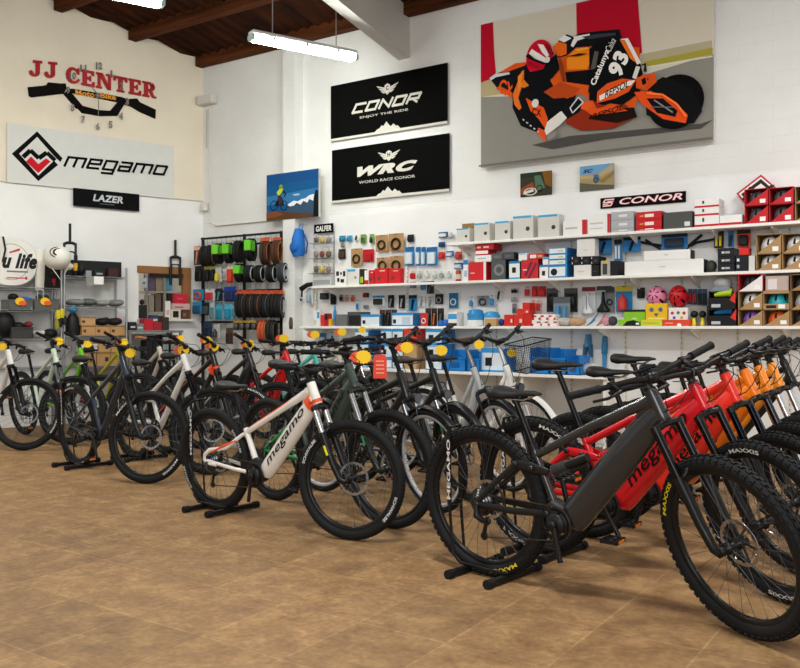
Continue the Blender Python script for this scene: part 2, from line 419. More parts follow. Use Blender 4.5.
def g_tire(b, R, w, knob, txt):
    rt = w/2; rc = R-rt*1.05; m = RUBBER()
    prof = [(rc+rt*math.cos(a)*1.0, rt*math.sin(a)) for a in [2*PI*i/14 for i in range(14)]]
    prof = [(r if r < rc else rc+(r-rc)*1.0, h) for r, h in prof]
    b.lathe(prof, m, axis='y', seg=56, closed=True)
    n = 66 if knob else 96; kh = 0.006 if knob else 0.0022
    for i in range(n):
        for row, (ph, wd) in enumerate(((0.16, .30), (-0.16, .30), (0.72, .34), (-0.72, .34), (1.15, .2), (-1.15, .2))):
            if not knob and abs(ph) > 1: continue
            a = 2*PI*(i+(0.5 if row % 2 else 0))/n; da = PI/n*(0.56 if knob else .42)
            P = []
            for rr in (rt-0.002, rt+kh):
                for aa, pp in ((a-da, ph-wd*.5), (a+da, ph-wd*.5), (a+da, ph+wd*.5), (a-da, ph+wd*.5)):
                    r = rc+rr*math.cos(pp); P.append((r*math.cos(aa), rr*math.sin(pp), r*math.sin(aa)))
            b.hexa([V(p) for p in P], m)
    if txt:
        body, col, ph = txt
        for q in ph: arc_text(b, body, mat(col, .6), rc-rt*0.42, -(rt*0.93+0.0015), q, .52, rt*0.62, bold=0.02)
def g_rim(b, R, w, col):
    ro = R-w*0.98; m = mat(col, 0.32)
    b.lathe([(ro+.012, -.013), (ro+.012, .013), (ro-.012, .013), (ro-.02, .006), (ro-.02, -.006), (ro-.012, -.013)], m, axis='y', seg=56, closed=True)
def g_spokes(b, R, w, col='#6f7276'):
    ro = R-w*0.98-.016; m = mat(col, 0.3, 0.8)
    for i in range(28):
        a = 2*PI*i/28; s = 1 if i % 2 else -1; a2 = a+(0.5 if (i//2) % 2 else -0.5)
        b.tube([(.022*math.cos(a2), s*.026, .022*math.sin(a2)), (ro*math.cos(a), 0, ro*math.sin(a))], 0.0011, m, 4, caps=False)
        b.box((-.003,-.003,ro-.012),(.003,.003,ro), m, Matrix.Rotation(-(a-PI/2), 4, 'Y'))
def g_hub(b):
    b.lathe([(.0, -.06), (.011, -.06), (.011, -.034), (.026, -.03), (.026, -.024), (.017, -.02), (.016, .02), (.026, .024), (.026, .03), (.011, .034), (.011, .06), (.0, .06)], mat('#1b1c1e', .35), axis='y', seg=14)
def g_rotor(b, r=.098):
    m = mat('#b4b6b8', .28, 1.0)
    for i in range(40):                               # wavy braking ring with slots
        a0 = 2*PI*i/40; a1 = 2*PI*(i+1)/40
        ri = r-.017 if i % 2 else r-.012
        P = [(q*math.cos(a), y, q*math.sin(a)) for y in (.036, .039) for q, a in ((ri, a0), (r, a0), (r, a1), (ri, a1))]
        b.hexa([V(p) for p in P], m)
    for i in range(6):
        a = 2*PI*i/6
        b.tube([(.02*math.cos(a+.5), .0375, .02*math.sin(a+.5)), ((r-.014)*math.cos(a), .0375, (r-.014)*math.sin(a))], (.005), mat('#2a2b2d', .4), 4)
    b.lathe([(.0, .034), (.024, .034), (.024, .041), (0, .041)], mat('#2a2b2d', .4), axis='y', seg=14)
def g_cassette(b):
    for i in range(8):
        r = .07-.0062*i; y = -.022-.004*i
        b.lathe([(0, y), (r, y), (r, y-.0018), (0, y-.0018)], mat('#77797c', .3, 1.0) if i % 2 else mat('#3a3b3d', .35, .8), axis='y', seg=22)

def tri_prism_tube(b, p, q, ra, rb, m, seg=12, n=2, side=(0,1,0)): b.tube([p.lerp(q, i/(n-1)) for i in range(n)], [ra if i == 0 else rb if i == n-1 else ra for i in range(n)], m, seg, side)

def g_frame(b, kind, sp):
    g = geo(kind); BB, HB, HT, ra, u = g['BB'], g['HB'], g['HT'], g['ra'], g['u']
    c = mat(sp['col'], sp.get('rough', .32), sp.get('metal', 0.0), coat=.5); c2 = mat(sp.get('acc', sp['col']), .4)
    blk = mat('#1a1a1b', .4); e = sp.get('ebike', 0); hm = HB.lerp(HT, .25)
    b.tube([HB-u*.004, HB+u*.012, HB.lerp(HT, .5), HT-u*.012, HT+u*.004], [.029, .031, .027, .029, .027], c, 14)
    b.tube([HT, HT+u*.012], .026, blk, 12); b.tube([HB-u*.012, HB], .029, blk, 12)
    if kind == 'city' and not sp.get('diamond'):
        # low step-through: one deep curved down tube and a thin second tube
        st = seat_top(kind, sp); k1 = V2(.72, .44); k2 = V2(.55, .30)
        pts = [HB.lerp(HT, .35), HB.lerp(HT, .2).lerp(k1, .5)+V2(.01, -.02), k1, k2+V2(.03, .02), BB]
        b.tube(pts, [(.026,.034)]*5, c, 12)
        b.tube([HT.lerp(HB, .25), V2(.70, .56), V2(.52, .47), V2(.385, .46)], .017, c, 10)
        b.tube([BB, st], .0185, c, 12)
        dA, dB = k1, HB.lerp(HT, .3)
    else:
        st = seat_top(kind, sp)
        w = ((.040, .060) if kind == 'small' else (.046, .074)) if e else (.024, .030)
        end = BB+V2(.062, .018) if e else BB
        dA, dB = end, hm
        b.tube([end+(hm-end)*t for t in (-.03, .0, .06, .5, .82, 1)], [(w[0]*.7, w[1]*.6), (w[0]*.95, w[1]*.95), w, w, (w[0]*.92, w[1]*.9), (.028, .042 if e else .034)], c, 16, twist=PI/16)
        tt = HT.lerp(HB, .28); je = st-V2(0, .03)
        bow = V2(0, .012 if kind in ('enduro', 'trail') else 0)
        b.tube([tt, tt.lerp(je, .1), tt.lerp(je, .5)+bow, je], [(.024,.032), (.021,.026), (.018,.020), (.017,.019)], c, 12)
        b.tube([BB, BB.lerp(st, .5), st], [.021, .019, .0185], c, 12)
        if e: # gusset behind the head tube
            b.tube([tt.lerp(je, .04)-V2(0,.01), dA.lerp(dB, .80)], [(.014,.05), (.014,.04)], c, 10)
    b.tube([st-V2(.002,-.002), st+(st-BB).normalized()*.028], .021, blk, 12)
    b.lathe([(0, -.036), (.026, -.036), (.026, .036), (0, .036)], blk, BB, 'y', 14)
    fs = sp.get('fs', kind in ('enduro', 'trail'))
    rear = sp.get('stays'); rc_ = mat(rear, .35) if rear else c
    for s in (-1, 1):
        y0, y1 = .035*s, .062*s
        sy = .03 if s > 0 else -.03
        if fs:
            piv = V2(.40, .40); rk = V2(.33, .62); up = V2(.235, .60)
            b.tube([V2(piv.x, piv.z-.02, y0), V2(.2, .372, .058*s), V2(0, ra.z, y1)], [(.009,.017)]*3, rc_, 8)
            b.tube([V2(up.x, up.z, .044*s), V2(.1, .48, .06*s), V2(0, ra.z+.006, y1)], [(.008,.015)]*3, rc_, 8)
            b.tube([V2(up.x, up.z, .044*s), V2(.32, .588, .04*s), V2(.405, .575, .03*s)], [(.007,.022), (.007, .028), (.007,.018)], rc_, 8)
            for pp in ((up.x, up.z), (.325, .588), (.40, .385), (.004, ra.z)): b.lathe([(0, -.008), (.014, -.008), (.014, .008), (0, .008)], mat('#3c3d40', .3, .8), V2(pp[0], pp[1], (.05 if pp[0] > .1 else .066)*s), 'y', 10)
        else:
            b.tube([V2(BB.x-.02, BB.z+.005, y0), V2(BB.x*.55, BB.z+.02, .05*s), V2(0, ra.z, y1)], [(.008,.014), (.009,.013), (.008,.012)], rc_, 8)
            if sp.get('hook'):                        # stays that join in a rounded hook in front of the axle
                b.tube([V2(st.x-.004, st.z-.035, .014*s), V2(st.x*.55, st.z-.135, .048*s), V2(.03, ra.z+.075, y1), V2(-.022, ra.z+.04, y1), V2(-.03, ra.z+.005, y1), V2(.0, ra.z-.022, y1), V2(.05, ra.z-.018, y1), V2(.09, ra.z-.02, y1)], [(.009,.013)]+[(.009,.015)]*5+[(.009,.013)]*2, c, 8)
            else: b.tube([V2(st.x-.004, st.z-.05, .014*s), V2(st.x*.72, st.z-.125, .045*s), V2(0.0, ra.z+.012, y1)], [(.008,.011)]*3, rc_, 8)
        b.box((-.016, y1-.006*s-.004, ra.z-.024), (.018, y1-.006*s+.004, ra.z+.03), blk)
    if sp.get('stripe'):                              # contrast stripe along the top tube and seat stays
        m = mat(sp['stripe'], .4); tt = HT.lerp(HB, .28); je = st-V2(0, .03)
        for t0, t1 in ((.14, .92),):
            p, q = tt.lerp(je, t0), tt.lerp(je, t1); b.tube([p+V2(0,.012), q+V2(0,.013)], [(.0175,.011), (.0130,.0085)], m, 10)
        for s_ in (-1, 1):
            p, q = V2(st.x-.02, st.z-.07, .022*s_), V2(.045, ra.z+.055, .061*s_); b.tube([p.lerp(q, .15)+V2(0,.006), p.lerp(q, .5)+V2(0,.006,.012*s_), q+V2(0,.005)], (.0085,.009), m, 8)
        b.tube([HB+u*.004, HB+u*.026], [.0330]*2, m, 14); b.tube([hm.lerp(dA, .03), hm.lerp(dA, .10)], [(.0345,.055), (.040,.0615)], m, 14)
    if sp.get('text'):
        d = (dB-dA).normalized(); n = V2(-d.z, d.x); L = (dB-dA).length
        hh = (.052 if kind == 'small' else .066) if e else .036; y = -((.0445 if e else .0245))
        t0, t1 = sp.get('tspan', (.18, .88))
        for sgn in (-1, 1):
            o = dA+d*(L*(t0 if sgn < 0 else t1)); dd = d if sgn < 0 else -d; nn = n if sgn < 0 else -n
            o = o-nn*(hh*.5); LL = L*(t1-t0)
            nb = 26
            def fn(a, v, o=o, dd=dd, nn=nn, LL=LL, hh=hh, sgn=sgn):
                p = o+dd*(LL*a)+nn*(hh*v); k = (v-.5)*hh/((.056 if kind == 'small' else .069) if e else .029)
                return V((p.x, sgn*(((.0402 if kind == 'small' else .046) if e else .024)*math.sqrt(1-k*k)*1.01+.0018), p.z))
            b.text(sp['text'], mat(sp['tcol'], .4), fn, .25, .012)
def g_motor(b, kind):
    g = geo(kind); BB = g['BB']; m = mat('#151516', .5)
    b.tube([BB+V2(-.055, .075), BB+V2(-.02, .035), BB+V2(.03, .0), BB+V2(.055, -.02)], [(.05,.045), (.056,.07), (.056,.068), (.05,.04)], m, 14)
    b.lathe([(0, -.062), (.045, -.062), (.05, -.05), (.05, .05), (.045, .062), (0, .062)], mat('#202123', .45), BB, 'y', 18)
def g_shock(b, col):
    a, c = V2(.405, .575), V2(.60, .66)
    b.tube([a, a.lerp(c, .5)], .013, mat('#c2a35a', .3, .8), 10); b.tube([a.lerp(c, .45), c], .021, mat('#1c1d1f', .35), 12)
    b.tube([a.lerp(c, .55)+V2(0,-.03), c+V2(0,-.035)], .014, mat('#1c1d1f', .35), 10)
    for i in range(7):
        p = a.lerp(c, .05+.06*i); b.tube([p, p+(c-a).normalized()*.006], .024, mat(col, .4), 10)
def g_fork(b, kind, sp):
    g = geo(kind); u, foot, C = g['u'], g['foot'], g['C']; fa = g['fa']; blk = mat(sp.get('fork', '#161618'), .35)
    st = mat(sp.get('stan', '#121315'), .2, 1.0 if sp.get('stan') else .3)
    hw = .062 if kind != 'city' else .05
    b.tube([C+u*.03, C+V2(0,0)], .024, blk, 12)
    b.tube([C+V2(0,0,-hw), C+u*.008+V2(.006,0,-hw*.5), C+u*.014, C+u*.008+V2(.006,0,hw*.5), C+V2(0,0,hw)], [(.017,.018), (.016,.017), (.023,.020), (.016,.017), (.017,.018)], blk, 12, side=(1,0,0))
    if sp.get('rigid'):
        for s in (-1, 1):
            b.tube([C+V2(0,0,hw*s), foot+u*.2+V2(0,0,hw*s), fa+V2(0,0,hw*s)], [.014, .012, .009], blk, 10)
        return
    T = .30 if kind in ('enduro', 'trail') else .29
    for s in (-1, 1):
        y = V2(0, 0, hw*s)
        b.tube([C+y+u*.012, C+y-u*.015], .0205, blk, 12)
        b.tube([C+y, foot+u*T+y], .0185, st, 12)
        b.tube([foot+u*(T+.02)+y, foot+u*T+y, foot+u*.12+y, foot+u*.02+V2(.012,0)+y, fa+V2(0, -.012)+y*.97], [.0255, .025, .022, .02, .019], blk, 12)
        b.lathe([(0, -.012), (.02, -.012), (.02, .012), (0, .012)], blk, fa+y*.97, 'y', 12)
    ap = [foot+u*(T+.005)+V2(.0, 0, -hw), foot+u*(T+.03)+V2(.03, 0.01, -hw*.7), foot+u*(T+.07)+V2(.035, .005, 0), foot+u*(T+.03)+V2(.03, .01, hw*.7), foot+u*(T+.005)+V2(0, 0, hw)]
    ap = [V((p.x, p.y, max(p.z, 0))) for p in ap]
    b.tube(ap, (.011,.009), blk, 8, side=(1,0,0))
    if sp.get('fdec'):
        for s in (-1, 1):
            p, q = foot+u*(T-.06), foot+u*(T-.12)
            b.tube([p+V2(-.006,0,hw*s+.004*s), q+V2(-.006,0,hw*s+.004*s)], [(.0235,.014)]*2, mat(sp['fdec'], .4), 10)
def bar_pts(g, kind):
    S = g['ST']; bw = g['bw']
    if g['bar'] == 'flat':
        c = S+V2(.042, .008); L = []
        for t, dx, dz in ((0, 0, 0), (.10, 0, .002), (.28, -.006, .012), (.62, -.022, .018), (1, -.045, .026)): L.append((t*bw, dx, dz))
    else:
        c = S+V2(.06, .03); L = []
        for t, dx, dz in ((0, 0, 0), (.18, .0, .006), (.45, -.0, .05), (.62, -.03, .065), (1, -.17, .055)): L.append((t*bw, dx, dz))
    return c, [V((c.x+dx, t, c.z+dz)) for t, dx, dz in L]
def g_bar(b, kind, sp):
    g = geo(kind); S = g['ST']; c, L = bar_pts(g, kind); blk = mat(sp.get('bar', '#17181a'), .35)
    pts = [V((p.x, -p.y, p.z)) for p in reversed(L)]+L[1:]
    b.tube(pts, [.0115]*2+[.0125]+[.0158]*3+[.0125]+[.0115]*2 if len(pts) == 9 else .0125, blk, 10, side=(0,0,1))
def g_stem(b, kind, sp):
    g = geo(kind); u = g['u']; S = g['ST']; c, L = bar_pts(g, kind); blk = mat('#1a1b1d', .35)
    b.tube([g['HT'], S+u*.02], .0195 if kind != 'city' else .016, mat('#1f2022', .4) if kind != 'city' else mat(sp.get('stemc', '#1f2022'), .3, .6), 12)
    b.tube([S-V2(.012,0), S, c], [(.021,.021), (.02,.02), (.02,.019)], blk, 10)
    b.lathe([(0, -.022), (.023, -.022), (.023, .022), (0, .022)], blk, c, 'y', 12)
    b.tube([S+u*.02, S+u*.026], .014, mat('#3a3b3d', .3, .6), 10)
def g_grip(b, kind, s, col):
    g = geo(kind); c, L = bar_pts(g, kind); p, q = L[3], L[4]
    f = lambda t: p.lerp(q, t)
    t0 = .05 if g['bar'] == 'flat' else .25
    pts = [f(t0+(1.03-t0)*i/8) for i in range(9)]; pts = [V((a.x, a.y*s, a.z)) for a in pts]
    b.tube(pts, [.0185]+[.0165, .0158]*3+[.0165, .0185], mat(col, .75), 12, side=(0,0,1))
def g_lever(b, kind, s):
    g = geo(kind); c, L = bar_pts(g, kind); p, q = L[2], L[3]; m = mat('#1b1c1e', .35)
    a = p.lerp(q, .62); e = L[3].lerp(L[4], .55); F = V2(.055, -.03)
    pts = [a+V2(.012,-.004), a+V2(.05,-.018), L[3].lerp(L[4], .1)+V2(.058,-.03), e+F]
    b.tube([V((k.x, k.y*s, k.z)) for k in pts], [(.011,.010), (.010,.008), (.0065,.005), (.006,.004)], m, 8, side=(0,0,1))
    k = p.lerp(q, .45); b.tube([V((k.x+.0, k.y*s, k.z-.012)), V((k.x-.02, (k.y+.03)*s, k.z-.035))], [.012, .009], m, 8)
    k = p.lerp(q, .62); b.tube([V((k.x-.002, (k.y-.01)*s, k.z)), V((k.x-.002, (k.y+.012)*s, k.z))], .018, m, 10, side=(0,0,1))
def g_display(b, kind):
    g = geo(kind); c, L = bar_pts(g, kind); T = Matrix.Translation(c+V2(-.035, .03)) @ Matrix.Rotation(-.35, 4, 'Y')
    b.cbox((-.03,-.045,-.008), (.03,.045,.008), mat('#101114', .25), .005, T)
def g_post(b, kind, sp):
    g = geo(kind); BB = g['BB']; sx, sz = sp.get('sad', g['sad'])
    st = seat_top(kind, sp); top = saddle_c(kind, sp); d = (st-BB).normalized(); top = top-d*.012
    b.tube([st, top], .0152, mat(sp.get('post', '#1b1c1f'), .25, .4), 12)
    b.tube([top, top+d*.028], .02, mat('#1b1c1f', .4), 10)
    for y in (-.021, .021): b.tube([top+V2(-.09, .045, y*1.6), top+V2(-.04, .018, y), top+V2(.06, .018, y), top+V2(.12, .048, y*.6)], .0038, CHROME(), 6)
    return top
def g_saddle(b, wide, col):
    # outline rows from tail to nose: x, half width, top height, underside
    rows = [(-.142, .035, .060, .034), (-.125, .064*wide, .070, .012), (-.085, .076*wide, .067, .004), (-.04, .068*wide, .056, .008), (.01, .042*wide, .050, .014), (.06, .028, .049, .020), (.11, .023, .047, .022), (.145, .012, .040, .026)]
    m = mat(col, .55); P = []; n = 12
    for x, w, t, lo in rows:
        for k in range(n):
            a = 2*PI*k/n; cz = math.sin(a); y = w*math.copysign(abs(math.cos(a))**.7, math.cos(a))
            P.append((x, y, (t+lo)/2+(t-lo)/2*math.copysign(abs(cz)**.6, cz)-(.006*(abs(y)/w)**2 if cz > 0 else 0)))
    F = []
    for i in range(len(rows)-1):
        for k in range(n):
            l = (k+1) % n; F.append((i*n+k, i*n+l, (i+1)*n+l, (i+1)*n+k))
    F += [tuple(range(n-1,-1,-1)), tuple((len(rows)-1)*n+k for k in range(n))]
    b.add(P, F, m, True)
def g_crank(b, s, ang):
    m = mat('#1e1f21', .35); ca, sa = math.cos(ang)*.17, math.sin(ang)*.17
    b.tube([(0, s*.072, 0), (ca*.5, s*.078, sa*.5), (ca, s*.082, sa)], [(.012,.017), (.010,.013), (.010,.014)], m, 8)
    b.lathe([(0, s*.06), (.018, s*.06), (.018, s*.086), (0, s*.086)], m, axis='y', seg=12)
def g_pedal(b, s):
    m = mat('#202123', .5); y0 = s*.1
    for x in (-.045, .036): b.box((x, min(y0, y0+s*.09), -.011), (x+.009, max(y0, y0+s*.09), .011), m)
    for y in (0, .045, .083): b.box((-.045, min(y0+s*y, y0+s*(y+.009)), -.009), (.045, max(y0+s*y, y0+s*(y+.009)), .009), m)
    b.tube([(0, s*.08, 0), (0, s*.185, 0)], .008, mat('#55575a', .3, .8), 8, side=(1,0,0))
    for x in (-.05, .046): b.box((x, min(y0+s*.02, y0+s*.07), -.006), (x+.004, max(y0+s*.02, y0+s*.07), .006), mat('#e07a1c', .4))
def g_ring(b):
    m = mat('#252628', .35, .5); n = 34
    b.lathe([(.062, -.050), (.078, -.050), (.078, -.046), (.062, -.046)], m, axis='y', seg=34, closed=True)
    for i in range(n):
        a = 2*PI*i/n; b.box((-.003, -.0495, .075), (.003, -.0465, .084), m, Matrix.Rotation(a, 4, 'Y'))
    for i in range(5):
        a = 2*PI*i/5; b.tube([(0, -.05, 0), (.066*math.cos(a), -.048, .066*math.sin(a))], .008, m, 6)
def g_chain(b, kind):
    g = geo(kind); BB, ra = g['BB'], g['ra']; m = mat('#5a564c', .4, .8); y0, y1 = -.048, -.038
    def seg(p, q):
        L = (q-p).length; n = max(4, int(L/.0127))
        for i in range(n):
            a = p.lerp(q, i/n); c = p.lerp(q, (i+.82)/n); b.tube([a, c], (.0028, .0042), m, 4, caps=False, smooth=False)
    seg(V2(BB.x, BB.z+.08, y0), V2(0, ra.z+.045, y1)); seg(V2(BB.x, BB.z-.08, y0), V2(.02, ra.z-.17, y1)); seg(V2(.02, ra.z-.17, y1), V2(.045, ra.z-.085, y1))
    for i in range(8):
        a, c = -PI/2+PI*i/8, -PI/2+PI*(i+1)/8; seg(V2(BB.x+.08*math.cos(a), BB.z+.08*math.sin(a), y0), V2(BB.x+.08*math.cos(c), BB.z+.08*math.sin(c), y0))
def g_mech(b, kind):
    ra = geo(kind)['ra']; m = mat('#1d1e20', .4)
    b.tube([ra+V2(.0,-.01,-.066), ra+V2(.015,-.05,-.085), ra+V2(.04,-.085,-.06)], [.012, .02, .014], m, 8)
    b.tube([ra+V2(.045,-.085,-.048), ra+V2(.02,-.165,-.048)], (.003,.012), m, 6)
    for p in ((.045,-.085), (.02,-.165)): b.lathe([(0,-.005), (.02,-.005), (.02,.005), (0,.005)], mat('#2b2c2f', .4), ra+V2(p[0], p[1], -.04), 'y', 12)
def g_caliper(b, at, s=1):
    b.cbox((at.x-.03, .05, at.z-.022), (at.x+.03, .075, at.z+.03), mat('#242527', .35), .008)
def g_cables(b, kind, var):
    g = geo(kind); c, L = bar_pts(g, kind); HB = g['HB']; m = mat('#121213', .4)
    for s, dx in ((1, .09), (-1, .11)):
        p = L[2].lerp(L[3], .35); p = V((p.x+.04, p.y*s, p.z-.012)); q = HB+V2(.05, .05, .02*s)
        mid = p.lerp(q, .45)+V2(dx, .03); e = g['HB']+V2(-.04, .0, -.035*s)
        b.tube([p, p.lerp(mid, .5)+V2(.03, .02), mid, q.lerp(mid, .3)+V2(.01,0), q, e], .0026, m, 5)
def g_fender(b, ax, R, a0, a1, col):
    r = R+.022; n = 18; P = []; m = mat(col, .4)
    for i in range(n+1):
        a = a0+(a1-a0)*i/n
        for y, dr in ((-.028, -.012), (-.018, 0), (.018, 0), (.028, -.012)): P.append((ax.x+(r+dr)*math.cos(a), y, ax.z+(r+dr)*math.sin(a)))
    b.add(P, [(i*4+k, i*4+k+1, i*4+k+5, i*4+k+4) for i in range(n) for k in range(3)], m, True)
    for t in (.12, .5):
        a = a0+(a1-a0)*t
        for s in (-1, 1): b.tube([ax+V2(0, 0, .05*s), (ax.x+(r-.01)*math.cos(a), s*.026, ax.z+(r-.01)*math.sin(a))], .0022, mat('#8b8d90', .3, .9), 5)
def g_rack(b):
    m = mat('#1a1b1d', .4)
    for s in (-1, 1):
        b.tube([V2(.19, .76, .05*s), V2(-.24, .75, .05*s), V2(-.27, .74, .03*s)], .006, m, 8)
        b.tube([V2(-.02, .755, .05*s), V2(.0, .37, .075*s)], .005, m, 8); b.tube([V2(-.14, .755, .05*s), V2(0, .37, .075*s)], .005, m, 8)
    for x in (.15, .02, -.10, -.22): b.tube([V2(x, .755, -.05), V2(x, .755, .05)], .005, m, 8)
    b.tube([V2(.19, .76, -.05), V2(.3, .62, -.015), V2(.3, .62, .015), V2(.19, .76, .05)], .005, m, 6)
def g_basket(b):
    # wire basket in front of the bars
    m = mat('#2b2c2e', .45, .5); x0, x1, y, z0, z1 = 1.08, 1.31, .14, .93, 1.15
    lo = [V((x0+.03,-y+.03,z0)), V((x1-.03,-y+.03,z0)), V((x1-.03,y-.03,z0)), V((x0+.03,y-.03,z0))]
    hi = [V((x0,-y,z1)), V((x1,-y,z1)), V((x1,y,z1)), V((x0,y,z1))]
    b.tube(hi, .0055, m, 6, closed=True, side=(0,0,1)); b.tube(lo, .004, m, 6, closed=True, side=(0,0,1))
    for k in range(4):
        l = (k+1) % 4
        for i in range(14):
            t = i/14; b.tube([lo[k].lerp(lo[l], t), hi[k].lerp(hi[l], t)], .0013, m, 4, caps=False)
    for i in range(1, 12):
        t = i/12; b.tube([lo[k].lerp(hi[k], t) for k in range(4)], .0012, m, 4, closed=True, side=(0,0,1))
    for i in range(1, 10):
        t = i/10; b.tube([lo[0].lerp(lo[1], t), lo[3].lerp(lo[2], t)], .0013, m, 4, caps=False)
def g_light(b, kind):
    c = geo(kind)['C']; b.lathe([(0,-.02), (.028,-.02), (.034,.03), (.03,.036), (0,.036)], mat('#1b1c1e', .35), c+V2(.075,.03), 'x', 14)
    b.lathe([(0,.0365), (.03,.0365)], mat('#5a5d60', .15), c+V2(.075,.03), 'x', 14)
    b.tube([c+V2(.01,.01), c+V2(.07,.03)], .006, mat('#1b1c1e', .4), 6)

BIKES = {}
def bike(key, name, kind, label, cat, pos, deg, steer, sp):
    g = geo(kind); root = empty(name, (pos.x, pos.y, 0), math.radians(deg), label, cat, sp.get('group', 'bicycles for sale in rows')); root.rotation_euler.x = math.radians(sp.get('lean', 3.5))
    R, w = g['R'], g['w']; I = Matrix.Identity(4); T = Matrix.Translation
    P = lambda nm, k, fn, par=root, M=None, lab=None: tag(link(nm, cached((nm,)+k, fn), par, M), lab)
    ck = tuple(sorted((a, str(c)) for a, c in sp.items()))
    e = sp.get('ebike', 0); fs = sp.get('fs', kind in ('enduro', 'trail'))
    fr = P('frame', (kind, ck), lambda b: g_frame(b, kind, sp))
    if e: P('motor', (kind,), lambda b: g_motor(b, kind), fr)
    if fs: P('shock_absorber', (sp.get('shock', '#1c1d1f'),), lambda b: g_shock(b, sp.get('shock', '#3a3b3e')), fr)
    S = T(g['HB']) @ Matrix.Rotation(math.radians(steer), 4, g['u']) @ T(-g['HB'])
    fk = P('fork', (kind, sp.get('fork'), sp.get('stan'), sp.get('fdec'), sp.get('rigid')), lambda b: g_fork(b, kind, sp), root, S)
    tx = sp.get('tire_text'); rc = sp.get('rim', '#1b1c1e')
    def wheel(nm, M, spin, rear):
        wh = P(nm, (kind, rc), lambda b: g_rim(b, R, w, rc), root, M @ Matrix.Rotation(spin, 4, 'Y'))
        P('tire', (kind, str(tx), sp.get('knob'), rear and sp.get('rear_text')), lambda b: g_tire(b, R, w, sp.get('knob', g['knob']), sp.get('rear_text', tx) if rear else tx), wh) if 1 else P('tire', (kind,), lambda b: g_tire(b, R, w, sp.get('knob', g['knob']), tx), wh)
        P('spokes', (kind,), lambda b: g_spokes(b, R, w), wh)
        P('hub', (), g_hub, wh)
        if not sp.get('rigid') or rear: P('brake_rotor', (), g_rotor, wh)
        if rear: P('cassette', (), g_cassette, wh)
        return wh
    wheel('front_wheel', S @ T(g['fa']), sp.get('spin', 0.4), 0); wheel('rear_wheel', T(g['ra']), sp.get('spin2', 1.1), 1)
    st = P('stem', (kind, sp.get('stemc')), lambda b: g_stem(b, kind, sp), root, S)
    hb = P('handlebar', (kind, sp.get('bar')), lambda b: g_bar(b, kind, sp), root, S)
    for s in (1, -1):
        P('grip', (kind, s, sp.get('grip', '#161719')), lambda b: g_grip(b, kind, s, sp.get('grip', '#161719')), hb)
        P('brake_lever', (kind, s), lambda b: g_lever(b, kind, s), hb)
    if e: P('display', (kind,), lambda b: g_display(b, kind), hb)
    P('brake_cables', (kind,), lambda b: g_cables(b, kind, 0), hb)
    if sp.get('basket'): P('basket', (), g_basket, root, S, 'black wire basket')
    sc = saddle_c(kind, sp)
    po = P('seat_post', (kind, sp.get('sad'), sp.get('post'), sp.get('diamond')), lambda b: g_post(b, kind, sp))
    P('saddle', (sp.get('wide', 1), sp.get('saddle', '#1a1b1c')), lambda b: g_saddle(b, sp.get('wide', 1), sp.get('saddle', '#1a1b1c')), root, T(sc) @ Matrix.Rotation(-.03, 4, 'Y'))
    an = sp.get('crank', -1.45); BB = g['BB']
    for s, a in ((-1, an), (1, an+PI)):
        c = P('crank_arm', (s, round(a, 3)), lambda b: g_crank(b, s, a), root, T(BB))
        if s > 0 or not sp.get('nopedal'): P('pedal', (s,), lambda b: g_pedal(b, s), c, T(V((math.cos(a)*.17, 0, math.sin(a)*.17))))
    P('chainring', (), g_ring, root, T(BB)); P('chain', (kind,), lambda b: g_chain(b, kind)); P('rear_derailleur', (kind,), lambda b: g_mech(b, kind))
    if kind == 'city':
        P('rear_fender', (kind, sp.get('fend', '#1b1c1e')), lambda b: g_fender(b, g['ra'], R, .35, 2.9, sp.get('fend', '#1b1c1e')))
        P('front_fender', (kind, sp.get('fend', '#1b1c1e')), lambda b: g_fender(b, g['fa'], R, .6, 3.0, sp.get('fend', '#1b1c1e')), root, S)
        P('luggage_rack', (), g_rack); P('head_lamp', (kind,), lambda b: g_light(b, kind), root, S)
    BIKES[key] = (root, g, S, math.radians(deg)); return root

def stand(pos, deg, label, lean=3.5):
    t = empty('bicycle_stand', (pos.x, pos.y, 0), math.radians(deg), label, 'bicycle stand', 'floor stands holding rear wheels')
    m = mat('#141516', .45)
    for x in (-.10, .14):
        o = link('foot', cached(('foot', x), lambda b: b.box((x-.015,-.18,.008), (x+.015,.22,.036), m)), t)
        for y in (-.18, .22):
            link('rubber_cap', cached(('rubber_cap', x, y), lambda b: b.tube([(x, y-.02, .022), (x, y+.02, .022)], .023, RUBBER(), 10, side=(1,0,0))), o)
    def hoop(b):
        for s in (-1, 1):
            y = s*.045
            b.tube([(.16, y, .05), (.02, y, .045), (-.14, y, .05), (-.185, y, .09), (-.19, y, .30), (-.165, y, .74)], (.006,.009), m, 8)
            b.tube([(-.19, y, .34), (-.167, y, .72)], (.004,.018), m, 4, smooth=False)
        for x, z in ((-.165, .74), (-.16, .06), (.14, .05)): b.tube([(x, -.045, z), (x, .045, z)], .007, m, 8, side=(1,0,0))
        def fn(u, v):
            z = .37+.31*u; x = -.19+.023*(z-.34)/.38; return V((x+.011-.022*v, -.0512, z))
        b.text('MEGAMO', mat('#dcdcdc', .5), fn, 0, .02)
    link('wheel_hoop', cached(('wheel_hoop',), hoop), t).rotation_euler.x = math.radians(lean)
    return t

